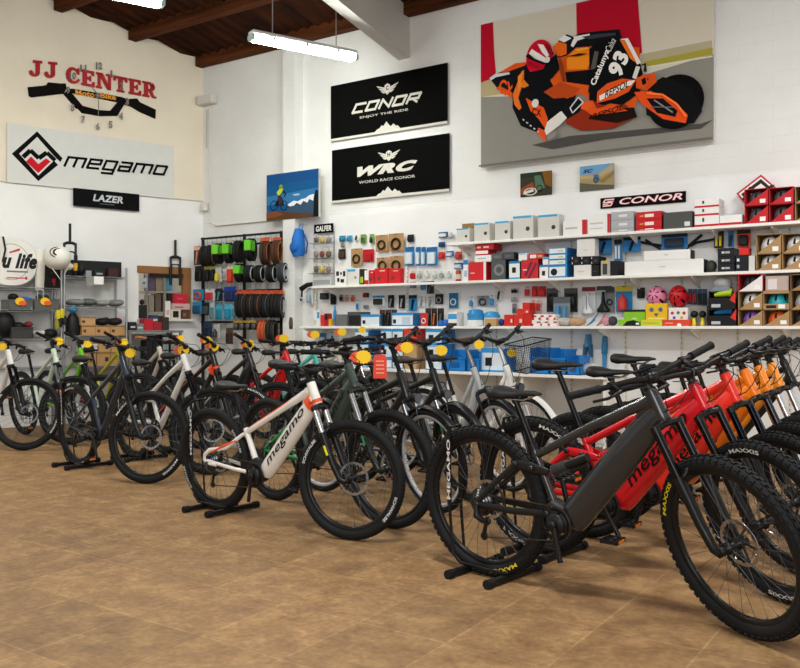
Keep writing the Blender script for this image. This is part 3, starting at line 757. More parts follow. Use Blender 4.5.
# ---------------------------------------------------------------- the bicycles where they stand
def rowpos(base, k, dx=0.0): p = c2w(*base); return V((p.x+dx, p.y+k, 0))
R0, M0, L0, F0 = (.417, 4.27), (-1.23, 5.75), (-2.87, 7.58), (-4.62, 9.38)
MX = ('MAXXIS', '#e8d21c', (3.0,)); MXR = ('MAXXIS', '#e8d21c', (-.95,)); MXW = ('MAXXIS', '#d8d8d4', (2.3, 2.3-PI)); SW = ('SCHWALBE', '#cfd0d0', (3.0, 3.0-PI))
MB_, EB, CB = 'bicycle', 'bicycle', 'bicycle'
GR, GM, GL_, GF = 'electric mountain bicycles in the right row', 'bicycles in the middle row', 'mountain bicycles in the left row', 'mountain bicycles by the shelving on the far left'
def put(key, name, kind, lab, base, k, dx, deg, steer, group, **sp):
    sp['group'] = group; p = rowpos(base, k, dx); bike(key, name, kind, lab, 'bicycle', p, deg, steer, sp); return p
S_ = []
# right row
p = put('R1', 'mountain_bike', 'enduro', 'dark grey full-suspension electric bicycle with yellow tyre lettering, nearest the viewer', R0, 0, 0.03, -9, -24, GR,
    col='#37383a', rough=.26, ebike=1, tire_text=MX, rear_text=MXR, spin=0, spin2=0, metal=.5, lean=5, nopedal=1, sad=(.21,.945), stays='#232425', crank=-1.35, fork='#131416')
S_.append((p, -9, 'black floor stand under the rear wheel of the dark grey bicycle nearest the viewer'))
p = put('R2', 'mountain_bike', 'enduro', 'glossy red full-suspension electric bicycle with black lettering beside the dark grey one', R0, .54, .06, -9, -25, GR,
    col='#cc1420', ebike=1, text='megamo', lean=5, tcol='#141414', sad=(.21,1.06), tire_text=MXW, spin=.3, spin2=.9, shock='#c21a2a', crank=-1.0, rough=.25)
S_.append((p, -9, 'black floor stand under the rear wheel of the glossy red bicycle'))
put('R3', 'mountain_bike', 'trail', 'scarlet electric bicycle with black down-tube lettering, third in the right row', R0, 1.02, .12, -9, -25, GR,
    col='#e2301f', ebike=1, text='megamo', tcol='#141414', fs=False, knob=1, sad=(.21,1.0), spin=.7, crank=-1.9, stan='#20242a')
put('R4', 'mountain_bike', 'trail', 'orange electric bicycle with black lettering, between the scarlet one and the plain orange ones', R0, 1.50, .11, -9, -24, GR,
    col='#f07a12', ebike=1, text='megamo', tcol='#1a1410', fs=False, knob=1, sad=(.21,1.06), spin=.2, crank=-.4, stan='#3a3d42')
put('R5', 'mountain_bike', 'hard', 'orange hardtail bicycle with silver fork legs, fifth in the right row', R0, 1.98, .10, -9, -18, GR,
    col='#f38a1e', text='megamo', tcol='#1a1410', stan='#c9cdd2', spin=.9)
put('R6', 'mountain_bike', 'hard', 'amber hardtail bicycle behind the other orange ones, sixth in the right row', R0, 2.42, .09, -9, -16, GR,
    col='#f5952c', stan='#c9cdd2', spin=.5)
put('R7', 'mountain_bike', 'hard', 'black hardtail bicycle with a chrome fork at the far end of the right row', R0, 2.92, .08, -9, -14, GR,
    col='#222325', stan='#c9cdd2', spin=.1)
# middle row
p = put('M1', 'mountain_bike', 'small', 'white and orange electric hardtail bicycle at the front of the middle row', M0, 0, -.01, -5, 16, GM,
    col='#e9e6df', ebike=1, text='megamo', tcol='#141414', stripe='#e2562a', hook=1, nopedal=1, stan='#c9cdd2', fdec='#d8cf1e', tire_text=SW, spin=.1, spin2=-.9, crank=-1.75, rim='#1b1c1e', tspan=(.12,.86), rough=.25)
S_.append((p, -5, 'black floor stand under the rear wheel of the white and orange bicycle'))
put('M2', 'mountain_bike', 'trail', 'dark green electric bicycle with a red bar label, behind the white and orange one', M0, .48, .07, -11, 6, GM,
    col='#33423c', ebike=1, text='megamo', tcol='#0f1413', fs=False, knob=0, stan='#b9bdc2', fdec='#1f9a4a', spin=.4, fork='#1d2523', stays='#1f8a44')
put('M3', 'city_bike', 'city', 'black city bicycle with silver rims, third in the middle row', M0, .92, .14, -8, -12, GM,
    col='#1f2326', rim='#b9bcc0', diamond=1, sad=(.19,.98), stan='#9aa0a6', spin=.5, wide=1.2)
put('M4', 'city_bike', 'city', 'dark trekking bicycle with green accents and brown saddle, fourth in the middle row', M0, 1.34, .14, -8, -22, GM,
    col='#23282a', rim='#26282a', diamond=1, stan='#b9bdc2', fdec='#1f9a4a', saddle='#6b3a22', wide=1.25, spin=.2, grip='#2a1d15')
put('M5', 'city_bike', 'city', 'silver grey step-through city bicycle, second from the back of the middle row', M0, 1.80, .19, -5, -24, GM,
    stemc='#8d9094', col='#a9adb0', rim='#c3c6c9', rigid=1, wide=1.3, saddle='#3b2a20', spin=.8, fork='#1c1d1f')
put('M6', 'city_bike', 'city', 'white step-through city bicycle with a black wire basket at the back of the middle row', M0, 2.24, .24, -5, -24, GM,
    stemc='#d0d1d2', col='#ecebe6', rim='#c3c6c9', rigid=1, wide=1.3, basket=1, fork='#ecebe6', grip='#5d3820', spin=.3, fend='#d9d8d4')
# left row
p = put('L1', 'mountain_bike', 'hard', 'dark blue hardtail mountain bicycle at the front of the left row', L0, 0, .02, -9, 28, GL_,
    col='#1c2a3a', text='megamo', tcol='#0f1720', tire_text=MXW, spin=-.35, spin2=.3, fork='#151b24', crank=-1.2)
S_.append((p, -9, 'black floor stand under the rear wheel of the dark blue bicycle'))
p = put('L2', 'mountain_bike', 'trail', 'white full-suspension mountain bicycle behind the dark blue one', L0, .57, .08, -8, 42, GL_,
    col='#e2e1de', spin=.5, stays='#d9d8d5', stan='#1c1d1f', sad=(.21,.93))
S_.append((p, -8, 'black floor stand under the rear wheel of the white full-suspension bicycle'))
put('L3', 'mountain_bike', 'hard', 'black and orange hardtail bicycle, third in the left row', L0, .94, .05, -8, 42, GL_,
    col='#1d1e20', stripe='#e24a1c', tire_text=MXW, spin=.9)
put('L4', 'mountain_bike', 'trail', 'charcoal electric bicycle between the black and the red one in the left row', L0, 1.36, .08, -8, 40, GL_,
    col='#2c2d30', ebike=1, fs=False, text='megamo', tcol='#101112', spin=.3)
put('L5', 'mountain_bike', 'trail', 'bright red full-suspension bicycle in the middle of the left row', L0, 1.84, .10, -7, 14, GL_,
    col='#d41a22', ebike=1, spin=.7, text='megamo', tcol='#141414')
put('L6', 'mountain_bike', 'hard', 'turquoise hardtail bicycle behind the bright red one', L0, 2.30, .08, -7, 6, GL_,
    col='#5cc3b6', spin=.1, text='megamo', tcol='#1f6f66')
put('L7', 'mountain_bike', 'hard', 'cream and tan hardtail bicycle behind the turquoise one', L0, 2.72, .06, -7, -8, GL_,
    col='#d6cdbd', spin=.6, text='megamo', tcol='#3a2c22')
put('L8', 'mountain_bike', 'hard', 'purple black hardtail bicycle at the back of the left row', L0, 3.08, .10, -7, -20, GL_,
    col='#2a2230', stan='#c9cdd2', spin=.4)
# far left
put('F1', 'mountain_bike', 'hard', 'white hardtail bicycle cut by the left edge of the photo', F0, 0, .0, -9, 42, GF,
    col='#e6e5e1', tire_text=MXW, spin=-.8, stan='#2b2c2f')
put('F2', 'mountain_bike', 'hard', 'pale mint hardtail bicycle behind the white one on the far left', F0, .52, .0, -9, 44, GF,
    col='#cfe0cf', stan='#9a9da0', fdec='#e03a28', spin=.3)
put('F3', 'mountain_bike', 'hard', 'lime green hardtail bicycle behind the pale mint one', F0, .85, .0, -9, 44, GF,
    col='#6fc224', spin=.8, fork='#c8ccc8')
put('F4', 'mountain_bike', 'hard', 'black hardtail bicycle with a yellow and red frame stripe near the kraft boxes', F0, 1.28, .10, -9, 44, GF,
    col='#b9b31c', stays='#b5202a', spin=.2)
put('F5', 'mountain_bike', 'hard', 'off-white bicycle with tan grips standing near the workshop hatch', F0, 1.80, .18, -9, 20, GF,
    col='#c9c2b4', grip='#a8703a', spin=.6)
for i, (p, dg, lab) in enumerate(S_): stand(p, dg, lab, 5 if i < 2 else 3.5)


# ================================================================ THINGS ON THE WALLS
def lerp4(P, u, v):                                   # bilinear place on a quad: P = top-left, top-right, bottom-right, bottom-left
    a = P[0].lerp(P[1], u); c = P[3].lerp(P[2], u); return c.lerp(a, v)
class Board:
    """A flat board on a wall: a slab plus print laid on it in board coordinates (u right, v up, 0..1)."""
    def __init__(s, P, n, th, col, rough=.5, edge=None):
        # P corners on the wall plane (front), n the wall's normal
        s.b = MB(); s.P = [V(p) for p in P]; s.n = V(n); s.k = 0
        f = [p for p in s.P]; bk = [p-s.n*th for p in s.P]
        q = [f[3], f[2], f[1], f[0]]; qb = [bk[3], bk[2], bk[1], bk[0]]
        s.b.hexa([q[0], q[1], qb[1], qb[0], q[3], q[2], qb[2], qb[3]], mat(edge or col, .85, spec=.08))
        s.poly([(0,0),(1,0),(1,1),(0,1)], col, rough)
        s.w = (s.P[1]-s.P[0]).length; s.h = (s.P[0]-s.P[3]).length
    def at(s, u, v): return lerp4(s.P, u, v)+s.n*(0.0006*s.k)
    def poly(s, pts, col, rough=.5):
        s.k += 1; s.b.poly([s.at(u, v) for u, v in pts], mat(col, .85, vary=0.03, spec=.06))
    def rect(s, u0, v0, u1, v1, col): s.poly([(u0,v0),(u1,v0),(u1,v1),(u0,v1)], col)
    def strip(s, pts, w, col):                        # a polyline with width w (in heights)
        s.k += 1; a = s.w/s.h; m = mat(col, .85, vary=0.03, spec=.06)
        for (x0,y0),(x1,y1) in zip(pts, pts[1:]):
            dx, dy = (x1-x0)*a, y1-y0; L = math.hypot(dx, dy) or 1; nx, ny = -dy/L*w/2/a, dx/L*w/2
            s.b.poly([s.at(x0+nx,y0+ny), s.at(x0-nx,y0-ny), s.at(x1-nx,y1-ny), s.at(x1+nx,y1+ny)], m)
    def ell(s, cu, cv, ru, rv, col, n=24, a0=0, a1=2*PI):
        s.poly([(cu+ru*math.cos(a0+(a1-a0)*i/n), cv+rv*math.sin(a0+(a1-a0)*i/n)) for i in range(n)], col)
    def ring(s, cu, cv, ru, rv, t, col, n=28, a0=0, a1=2*PI):
        s.k += 1; m = mat(col, .85, vary=0.03, spec=.06)
        for i in range(n):
            a, c = a0+(a1-a0)*i/n, a0+(a1-a0)*(i+1)/n
            f = lambda q, k: s.at(cu+ru*k*math.cos(q), cv+rv*k*math.sin(q))
            s.b.poly([f(a,1), f(c,1), f(c,1-t), f(a,1-t)], m)
    def text(s, body, u0, v0, u1, v1, col, shear=0, bold=0.0, rot=None):
        s.k += 1
        if rot: # origin, x-vector, y-vector in board coordinates
            (ou,ov),(xu,xv),(yu,yv) = rot; fn = lambda a, c: s.at(ou+xu*a+yu*c, ov+xv*a+yv*c)
        else: fn = lambda a, c: s.at(u0+(u1-u0)*a, v0+(v1-v0)*c)
        s.b.text(body, mat(col, .85, vary=0, spec=.06), fn, shear, bold)
    def done(s, name, lab, cat, group=None): return tag(build(name, s.b), lab, cat, group)
GLY = {'m': [[(0,0),(0,1),(1,1),(1,0)],[(.5,1),(.5,0)]], 'e': [[(1,0),(0,0),(0,1),(1,1),(1,.5),(0,.5)]], 'g': [[(1,0),(0,0),(0,1),(1,1),(1,-.45),(.05,-.45)]],
       'a': [[(.05,1),(1,1),(1,0),(0,0),(0,.5),(1,.5)]], 'o': [[(0,0),(0,1),(1,1),(1,0),(0,0)]], 'C': [[(1,1),(0,1),(0,0),(1,0)]], 'O': [[(0,0),(0,1),(1,1),(1,0),(0,0)]],
       'N': [[(0,0),(0,1)],[(0,1),(1,0)],[(1,0),(1,1)]], 'R': [[(0,0),(0,1),(1,1),(1,.42),(.2,.42)],[(.45,.42),(1,0)]]}
def wordmark(B, body, O, X, Y, w, col, wd, gap, sh):
    # square-built lettering: O origin, X run, Y rise in board coordinates
    n = sum(wd.get(c, 1) for c in body)+gap*(len(body)-1); x = 0
    for c in body:
        k = wd.get(c, 1)
        for L in GLY[c]:
            P = [((x+px*k+py*sh)/n, py) for px, py in L]
            P = [(O[0]+X[0]*a+Y[0]*v, O[1]+X[1]*a+Y[1]*v) for a, v in P]
            a_ = B.w/B.h
            Q = []
            for i, (p, q) in enumerate(zip(P, P[1:])):
                dx, dy = (q[0]-p[0])*a_, q[1]-p[1]; l = math.hypot(dx, dy); ex, ey = dx/l*w*.42/a_, dy/l*w*.42
                B.strip([(p[0]-ex, p[1]-ey), (q[0]+ex, q[1]+ey)], w, col)
        x += k+gap
NB = V((0,-1,0))
def on_back(q, off): return [back(x, y, off) for x, y in q]
def square_up(P):                                     # level rectangle from measured corners on the back wall
    x0 = (P[0].x+P[3].x)/2; x1 = (P[1].x+P[2].x)/2; zt = (P[0].z+P[1].z)/2; zb = (P[2].z+P[3].z)/2; y = P[0].y
    return [V((x0,y,zt)), V((x1,y,zt)), V((x1,y,zb)), V((x0,y,zb))]
def mapper(P, n):                                     # picture pixel -> board coordinates on the back wall rectangle P
    def f(px, py):
        d = ray(px, py); t = (P[0].y-CAM.y)/d.y; q = CAM+d*t
        return ((q.x-P[0].x)/(P[1].x-P[0].x), (q.z-P[3].z)/(P[0].z-P[3].z))
    return f
# ---- big motorcycle print
P = square_up(on_back([(479.3, 30), (712, -33), (715.5, 140), (482.5, 167)], .07)); F = mapper(P, NB)
B = Board(P, NB, .04, '#8b8880', .55, '#dcdcd8')
def z1(x, y): return F(475+x/6.069, y/6.069)
def z2(x, y): return F(590+x/6.069, y/6.069)
def z3(x, y): return F(475+x/6.069, 70+y/6.069)
def z0(x, y): return F(470+x/2.424, y/2.424)
def clip(pts): return [(min(1, max(0, u)), min(1, max(0, v))) for u, v in pts]
pl = lambda f, L, col: B.poly(clip([f(*q) for q in L]), col)
B.poly([(0, z1(30,590)[1]), (.45, z1(600,590)[1]*.98+.02), (1, z2(740,330)[1]), (1,1), (0,1)], '#cfc8b6')      # pale barrier
pl(z1, [(20,500),(125,470),(250,480),(240,560),(30,590)], '#b3a37c')
pl(z2, [(310,330),(740,245),(745,335),(370,400),(300,400)], '#b0a888'); pl(z2, [(330,375),(745,290),(745,330),(350,402)], '#a39a3c')
pl(z2, [(345,404),(745,338),(745,346),(350,414)], '#d9d3bd')
pl(z1, [(20,-80),(20,505),(125,470),(128,440),(118,330),(110,-80)], '#b3122a')
pl(z1, [(615,-180),(620,300),(800,220),(1000,330),(1015,320),(985,-60),(970,-180)], '#b3122a')
pl(z0, [(150,352),(240,330),(560,300),(590,290),(560,312),(330,338),(200,362)], '#4c4a48')                     # dark under the bike
# rear of the machine and rider's back
pl(z1, [(85,470),(150,440),(250,390),(330,375),(420,420),(400,600),(330,640),(230,600),(140,540)], '#1c1e24')
pl(z1, [(150,440),(245,385),(330,375),(300,400),(190,440)], '#d9521c'); pl(z1, [(85,470),(220,440),(235,455),(110,500)], '#20242c')
pl(z1, [(130,540),(150,520),(240,570),(235,600)], '#d2501e')
B.text('CX', 0,0,0,0, '#e0561f', 0, .03, (z1(140,560), (z1(225,600)[0]-z1(140,560)[0], z1(225,600)[1]-z1(140,560)[1]), (z1(160,475)[0]-z1(140,560)[0], z1(160,475)[1]-z1(140,560)[1])))
# body of the rider
pl(z3, [(230,80),(300,0),(420,-20),(560,60),(640,90),(600,200),(520,260),(440,330),(430,430),(380,380),(280,340),(230,230)], '#17181c')
pl(z3, [(232,150),(285,10),(300,0),(300,60),(265,170),(285,230),(270,245),(240,210)], '#e0702a'); pl(z3, [(300,60),(330,95),(300,110),(270,100)], '#e88a2a')
pl(z3, [(310,170),(420,230),(445,300),(430,360),(390,300),(340,250)], '#e0541c'); B.ell(*z3(368,203), .016, .028, '#d9d6d2')
B.text('CX', 0,0,0,0, '#1b1b1e', 0, .03, (z3(350,275), (z3(405,285)[0]-z3(350,275)[0], z3(405,285)[1]-z3(350,275)[1]), (0, .05)))
pl(z3, [(385,350),(430,370),(435,440),(385,395)], '#e2562a')
# fuel tank and fairing
pl(z1, [(460,490),(520,330),(600,290),(720,270),(1000,290),(1010,560),(960,680),(760,640),(640,570),(560,600),(500,560)], '#d8571e')
pl(z1, [(560,360),(600,310),(720,290),(730,330),(680,420),(560,425)], '#f08a1e'); pl(z1, [(420,560),(520,500),(640,540),(600,590),(480,600)], '#b5461a')
pl(z1, [(550,440),(700,425),(740,450),(700,520),(560,500)], '#17181b')
# arm along the top
pl(z1, [(510,250),(560,210),(600,225),(640,205),(760,190),(880,180),(900,260),(760,280),(620,290),(560,340),(510,355),(480,310)], '#1d1e24')
pl(z1, [(475,285),(510,255),(560,270),(560,330),(520,345),(490,340)], '#e6651f'); pl(z1, [(510,245),(545,215),(590,235),(545,260)], '#e8e6e2')
pl(z1, [(600,225),(700,207),(700,225),(610,255)], '#e9e7e3'); pl(z1, [(585,280),(600,240),(625,250),(600,290)], '#e9e7e3')
# helmet
B.ell(*z1(395,350), .062, .118, '#c8102e', 28); pl(z1, [(330,330),(350,300),(420,345),(450,365),(430,385),(370,360)], '#eceae6')
pl(z1, [(385,270),(420,275),(455,335),(440,350),(410,320)], '#eceae6'); pl(z1, [(440,375),(500,330),(520,420),(470,480),(400,490),(340,440),(420,420)], '#17181b')
# front of the machine
pl(z1, [(740,310),(830,270),(900,330),(1010,560),(900,640),(760,620),(690,560)], '#16171a')
pl(z2, [(0,300),(60,250),(170,235),(310,390),(330,470),(280,560),(100,640),(0,640)], '#16171a')
pl(z2, [(190,240),(235,235),(315,385),(290,395)], '#e7e4df'); pl(z2, [(185,245),(215,245),(290,390),(250,360)], '#e8701e')
B.text('93', 0,0,0,0, '#eeece8', 0, .05, (z2(125,440), (z2(190,330)[0]-z2(125,440)[0], z2(190,330)[1]-z2(125,440)[1]), (-(z2(125,440)[0]-z2(195,475)[0])*-1.0*-1, z2(195,475)[1]-z2(125,440)[1])) if 0 else (z2(195,480), (z2(250,345)[0]-z2(195,480)[0], z2(250,345)[1]-z2(195,480)[1]), (z2(108,435)[0]-z2(195,480)[0], z2(108,435)[1]-z2(195,480)[1])))
B.text('Catalunya', 0,0,0,0, '#f0eeea', 0, .03, (z2(45,530), (z2(135,315)[0]-z2(45,530)[0], z2(135,315)[1]-z2(45,530)[1]), (z2(5,510)[0]-z2(45,530)[0], z2(5,510)[1]-z2(45,530)[1])))
B.text('Caixa', 0,0,0,0, '#d8d6d2', 0, .0, (z2(128,325), (z2(165,250)[0]-z2(128,325)[0], z2(165,250)[1]-z2(128,325)[1]), (z2(95,300)[0]-z2(128,325)[0], z2(95,300)[1]-z2(128,325)[1])))
pl(z2, [(50,560),(110,510),(200,480),(285,490),(240,560),(160,600),(45,630)], '#e0561f'); pl(z2, [(62,585),(240,495),(280,490),(255,520),(65,615)], '#e9e6e0')
B.text('REPSOL', 0,0,0,0, '#1a1a1c', .2, .02, (z2(95,600), (z2(240,530)[0]-z2(95,600)[0], z2(240,530)[1]-z2(95,600)[1]), (0, .045)))
pl(z2, [(262,475),(285,405),(310,410),(285,485)], '#dcd9d4'); pl(z2, [(310,400),(345,385),(350,440),(330,440),(335,400)], '#2a2a2c')
# front wheel, fender, forearm
B.ell(*z0(500,248), .108, .165, '#141416', 36); pl(z0, [(425,215),(470,188),(540,215),(565,270),(545,300),(480,300),(430,280)], '#1b1b1d')
pl(z0, [(400,225),(440,222),(500,250),(530,280),(525,300),(470,290),(420,255)], '#e6511f'); pl(z0, [(430,240),(470,240),(505,270),(500,285),(455,275)], '#1d1d1f')
pl(z0, [(405,190),(450,178),(455,200),(430,222),(405,215)], '#d9521f'); pl(z0, [(415,195),(435,192),(430,212),(412,212)], '#1b1b1d')
pl(z0, [(240,270),(300,245),(330,260),(380,255),(405,285),(350,312),(270,318),(235,300)], '#8e2c18'); pl(z0, [(300,270),(400,262),(408,285),(360,300),(290,290)], '#2a1b18')
pl(z0, [(255,250),(300,245),(310,265),(350,255),(385,270),(300,282)], '#e0521f')
pl(z3, [(430,370),(445,320),(520,260),(560,240),(580,280),(520,340),(440,400)], '#dedad2'); pl(z3, [(530,250),(630,170),(680,200),(640,260),(570,300)], '#1a1b1e')
pl(z3, [(655,195),(700,190),(735,215),(690,250),(650,240)], '#e65a24'); B.strip([z3(585,235), z3(635,170), z3(665,200), z3(600,265), z3(585,235)], .008, '#d8d8d8')
pl(z3, [(440,400),(500,370),(500,410),(455,430)], '#8a8680')
# finishing marks: helmet bands, fairing edges, rim, suit patches
pl(z1, [(315,345),(335,330),(372,362),(440,388),(430,400),(365,375),(330,360)], '#2a1a1c'); pl(z1, [(430,270),(455,280),(490,330),(480,345),(455,335)], '#8a0f20')
pl(z1, [(320,375),(400,410),(395,425),(335,400)], '#a80f24'); B.ell(*z1(448,368), .012, .02, '#d9d7d2')
pl(z1, [(610,305),(690,292),(700,300),(640,320)], '#f4a83a'); pl(z1, [(520,330),(545,400),(560,500),(540,500),(520,420)], '#8a3a16')
pl(z1, [(655,230),(740,215),(860,205),(865,220),(700,245)], '#3a3c44'); pl(z1, [(560,350),(640,330),(690,330),(640,345)], '#2a1c14')
pl(z1, [(735,315),(760,320),(740,420),(710,430)], '#5a5450'); pl(z1, [(270,470),(300,440),(290,520),(275,560)], '#f08a2a')
for k in range(5): pl(z3, [(300+k*22,300+k*18),(312+k*22,306+k*18),(308+k*22,314+k*18),(298+k*22,308+k*18)], '#c9c6c0')
pl(z2, [(300,480),(345,450),(365,520),(330,550),(300,530)], '#d9521f'); pl(z2, [(320,490),(345,475),(352,512),(328,525)], '#16171a')
B.text('REPSOL', 0,0,0,0, '#2a1410', .2, .01, (z0(300,292), (z0(375,268)[0]-z0(300,292)[0], z0(375,268)[1]-z0(300,292)[1]), (0, .035)))
B.strip([z0(432,228), z0(470,232), z0(505,255), z0(527,285)], .012, '#ff7a3a'); B.strip([z0(450,245), z0(495,275)], .008, '#8a8a8a'); B.strip([z0(440,262), z0(500,262)], .006, '#6a6a6a')
pl(z3, [(100,55),(135,30),(220,20),(225,32),(140,50),(110,70)], '#c9ccd0'); B.rect(0,0,1,.012,'#6a6862')
B.done('motorcycle_print', 'large print of a racing motorcycle number 93 leaning into a bend', 'picture')

# ---- two black banners
def banner(q, lab, kind):
    P = square_up(on_back(q, .03)); F = mapper(P, NB); B = Board(P, NB, .008, '#0d0d0d', .6)
    W = '#cfccc2'
    y = .045
    B.poly([(0,0),(1,0),(1,y),(.62,y),(.595,y+.06),(.585,y+.05),(.56,y+.10),(.54,y+.06),(.53,y+.075),(.5,y+.155),(.475,y+.08),(.46,y+.10),(.44,y+.05),(.42,y+.04),(.40,y),(0,y)], W)
    cx, cy = .51, .765
    for s in (-1, 1):
        for i in range(3):
            a = .03+.0*i
            B.poly([(cx+s*.022, cy-.03-.035*i+.05), (cx+s*(.095-.018*i), cy+.075-.05*i), (cx+s*(.085-.018*i), cy+.045-.05*i), (cx+s*.026, cy-.05-.035*i+.04)], W)
    B.poly([(cx-.024, cy+.055), (cx, cy+.085), (cx+.024, cy+.055), (cx+.024, cy-.06), (cx, cy-.11), (cx-.024, cy-.06)], W)
    B.text('C' if kind else 'H', cx-.012, cy-.03, cx+.012, cy+.045, '#161616', 0, .03)
    if kind:
        wordmark(B, 'CONOR', (.205,.445), (.555,0), (0,.135), .042, W, {}, .42, .42); B.text('ENJOY THE RIDE', .275, .305, .69, .355, W, 0, .012)
    else:
        B.text('WRC', .235, .435, .75, .62, W, .40, .07); B.text('WORLD RACE CONOR', .25, .305, .73, .355, W, 0, .012)
    B.done('wall_banner', lab, 'banner', 'black banners on the back wall')
banner([(330.6,86.5),(446.8,62.5),(448,123.5),(331,141.5)], 'black banner lettered CONOR, upper of the two on the back wall', 1)
banner([(331.5,150.8),(448.8,132.8),(449.8,191.5),(332.4,203)], 'black banner lettered WRC, lower of the two on the back wall', 0)

# ---- mountain canvas
P = square_up(on_back([(267,175.3),(318.7,168.3),(318.5,216.5),(266.3,221.5)], .16)); F = mapper(P, NB); B = Board(P, NB, .04, '#1c5687', .5, '#d9d5c8')
g = lambda x, y: F(255+x/10.28, 160+y/10.28)
pl(g, [(125,160),(655,85),(655,190),(125,270)], '#1d4d84'); pl(g, [(125,380),(655,280),(655,420),(125,470)], '#3573a5')
pl(g, [(390,352),(450,342),(465,360),(400,368)], '#a9bfd2')
pl(g, [(330,470),(400,420),(440,425),(480,405),(520,395),(560,365),(610,350),(655,360),(655,560),(330,560)], '#39506a')
pl(g, [(335,460),(400,418),(440,425),(480,402),(520,392),(560,362),(610,348),(600,420),(560,400),(540,440),(500,420),(470,460),(430,440),(400,470),(360,478)], '#dfe3e6')
pl(g, [(120,545),(250,525),(400,540),(655,560),(655,590),(120,635)], '#5a3f2c'); pl(g, [(120,545),(220,530),(300,560),(200,590),(120,600)], '#7a4a2c')
pl(g, [(600,590),(610,400),(625,300),(650,310),(655,590)], '#1f2a24')
B.ring(*g(198,470), .075, .11, .16, '#191b1e'); B.ring(*g(300,470), .07, .105, .16, '#191b1e')
pl(g, [(200,470),(240,400),(290,400),(300,470),(250,475)], '#24262a'); pl(g, [(225,335),(262,290),(300,300),(275,340),(245,370)], '#b6c72c'); pl(g, [(235,370),(265,360),(290,400),(275,470),(250,470)], '#3b2f3b')
B.ell(*g(270,275), .035, .045, '#6f8f2a'); B.strip([g(290,310), g(320,350), g(305,380)], .03, '#22262a')
B.done('mountain_canvas', 'canvas of a mountain biker against snowy peaks and a blue sky', 'picture')

# ---- two small prints and the CONOR strip
P = square_up(on_back([(520.5,174),(551.5,170),(551.8,194.3),(520.2,197.5)], .035)); B = Board(P, NB, .01, '#3c3a30', .5)
B.poly([(0,.35),(.4,.6),(.5,.2),(0,.1)], '#8c4a2a'); B.poly([(.7,1),(1,1),(1,.3),(.8,.45)], '#7d5526'); B.rect(0,.8,.7,1,'#2a3a2a'); B.poly([(.45,.85),(.65,.85),(.8,.3),(.5,.2)], '#56705a')
B.ring(.33,.2,.22,.16,.25,'#c8c4bc'); B.poly([(.1,.1),(.45,.2),(.4,.3),(.12,.2)],'#d9d6d0'); B.ring(.62,.3,.1,.14,.25,'#16181a')
B.done('rider_print', 'small dark print of a rider on a red track, under the motorcycle print', 'picture')
P = square_up(on_back([(580.5,166.5),(613.8,163),(614,188.7),(579,192)], .035)); B = Board(P, NB, .01, '#a08e6a', .5)
B.rect(0,.65,1,1,'#6d9cc4'); B.poly([(0,.65),(.5,.6),(1,1),(1,.75),(.5,.45),(0,.5)], '#b49f72'); B.poly([(.55,.35),(1,.7),(1,.55),(.7,.25)], '#8a7648'); B.poly([(0,0),(1,0),(1,.15),(.4,.25),(0,.35)], '#5d5d50')
B.poly([(.42,.62),(.55,.62),(.6,.4),(.5,.3),(.4,.4)], '#4f6b86'); B.ring(.48,.4,.07,.11,.25,'#1d1f22'); B.text('SC', .1,.72,.4,.86,'#1c2a44',.3,.03)
B.done('landscape_print', 'small print of a rider on a dusty slope, under the motorcycle print', 'picture')
P = square_up(on_back([(600.3,198.2),(685.5,191),(686,201.8),(600.5,208.8)], .04)); B = Board(P, NB, .012, '#1b1113', .4)
for c, k in (('#b5232e', .045), ('#f1dfdc', .012)):
    B.text('CONOR', .235, .24, .965, .84, c, .25, k)
    B.strip([(.17,.80),(.06,.80),(.035,.55),(.15,.50),(.13,.22),(.03,.22)], .2 if k > .02 else .10, c); B.strip([(.165,.62),(.09,.62)], .12 if k > .02 else .07, c); B.strip([(.03,.38),(.10,.38)], .12 if k > .02 else .07, c)
B.done('name_board', 'narrow dark board with white and red CONOR lettering above the grey cartons', 'sign')

# ---- left wall: banner, strip, lettering and clock
def lquad(q, off): return [left(x, y, off) for x, y in q]
def lsq(P):
    S = [(-(p-CORNER).dot(DL)) for p in P]; o = (P[0]-CORNER).dot(NL)
    sL = (S[0]+S[3])/2; sR = (S[1]+S[2])/2; zt = (P[0].z+P[1].z)/2; zb = (P[2].z+P[3].z)/2
    return [lw(sL,zt,o), lw(sR,zt,o), lw(sR,zb,o), lw(sL,zb,o)]
def lmap(P):
    o = (P[0]-CORNER).dot(NL); L = (P[1]-P[0]).length
    def f(px, py):
        q = left(px, py, o); return ((q-P[0]).dot(DL)/L, (q.z-P[3].z)/(P[0].z-P[3].z))
    return f
P = lsq(lquad([(7,124),(172.5,145),(173.5,196.8),(7,184.5)], .03)); B = Board(P, NL, .01, '#d5d6d2', .45); F = lmap(P)
g = lambda x, y: F(x/4.444, 120+y/4.444)
t = [g(*q) for q in ((52,150),(165,50),(278,170),(268,187),(240,160),(165,75),(85,150),(170,247),(240,180),(258,200),(170,272))]
B.poly(t[:8], '#17181a'); B.poly([t[0],t[7],t[8],t[9],t[10]], '#17181a')
B.strip([g(102,165), g(135,135), g(172,170), g(208,145), g(245,180)], .075, '#17181a')
B.poly([g(115,185), g(138,162), g(170,196), g(205,170), g(224,185), g(170,236)], '#c4202c')
o_, x_ = g(287,203), g(725,243); wordmark(B, 'megamo', o_, (x_[0]-o_[0], x_[1]-o_[1]), (0, .155), .042, '#17181a', {'m': 1.55}, .42, .35)
B.done('maker_banner', 'white banner with a black and red diamond emblem and black lettering on the left wall', 'banner')
P = lsq(lquad([(73.5,188.6),(140,193.6),(138.6,210),(73.2,206.8)], .05)); B = Board(P, NL, .012, '#18191b', .45)
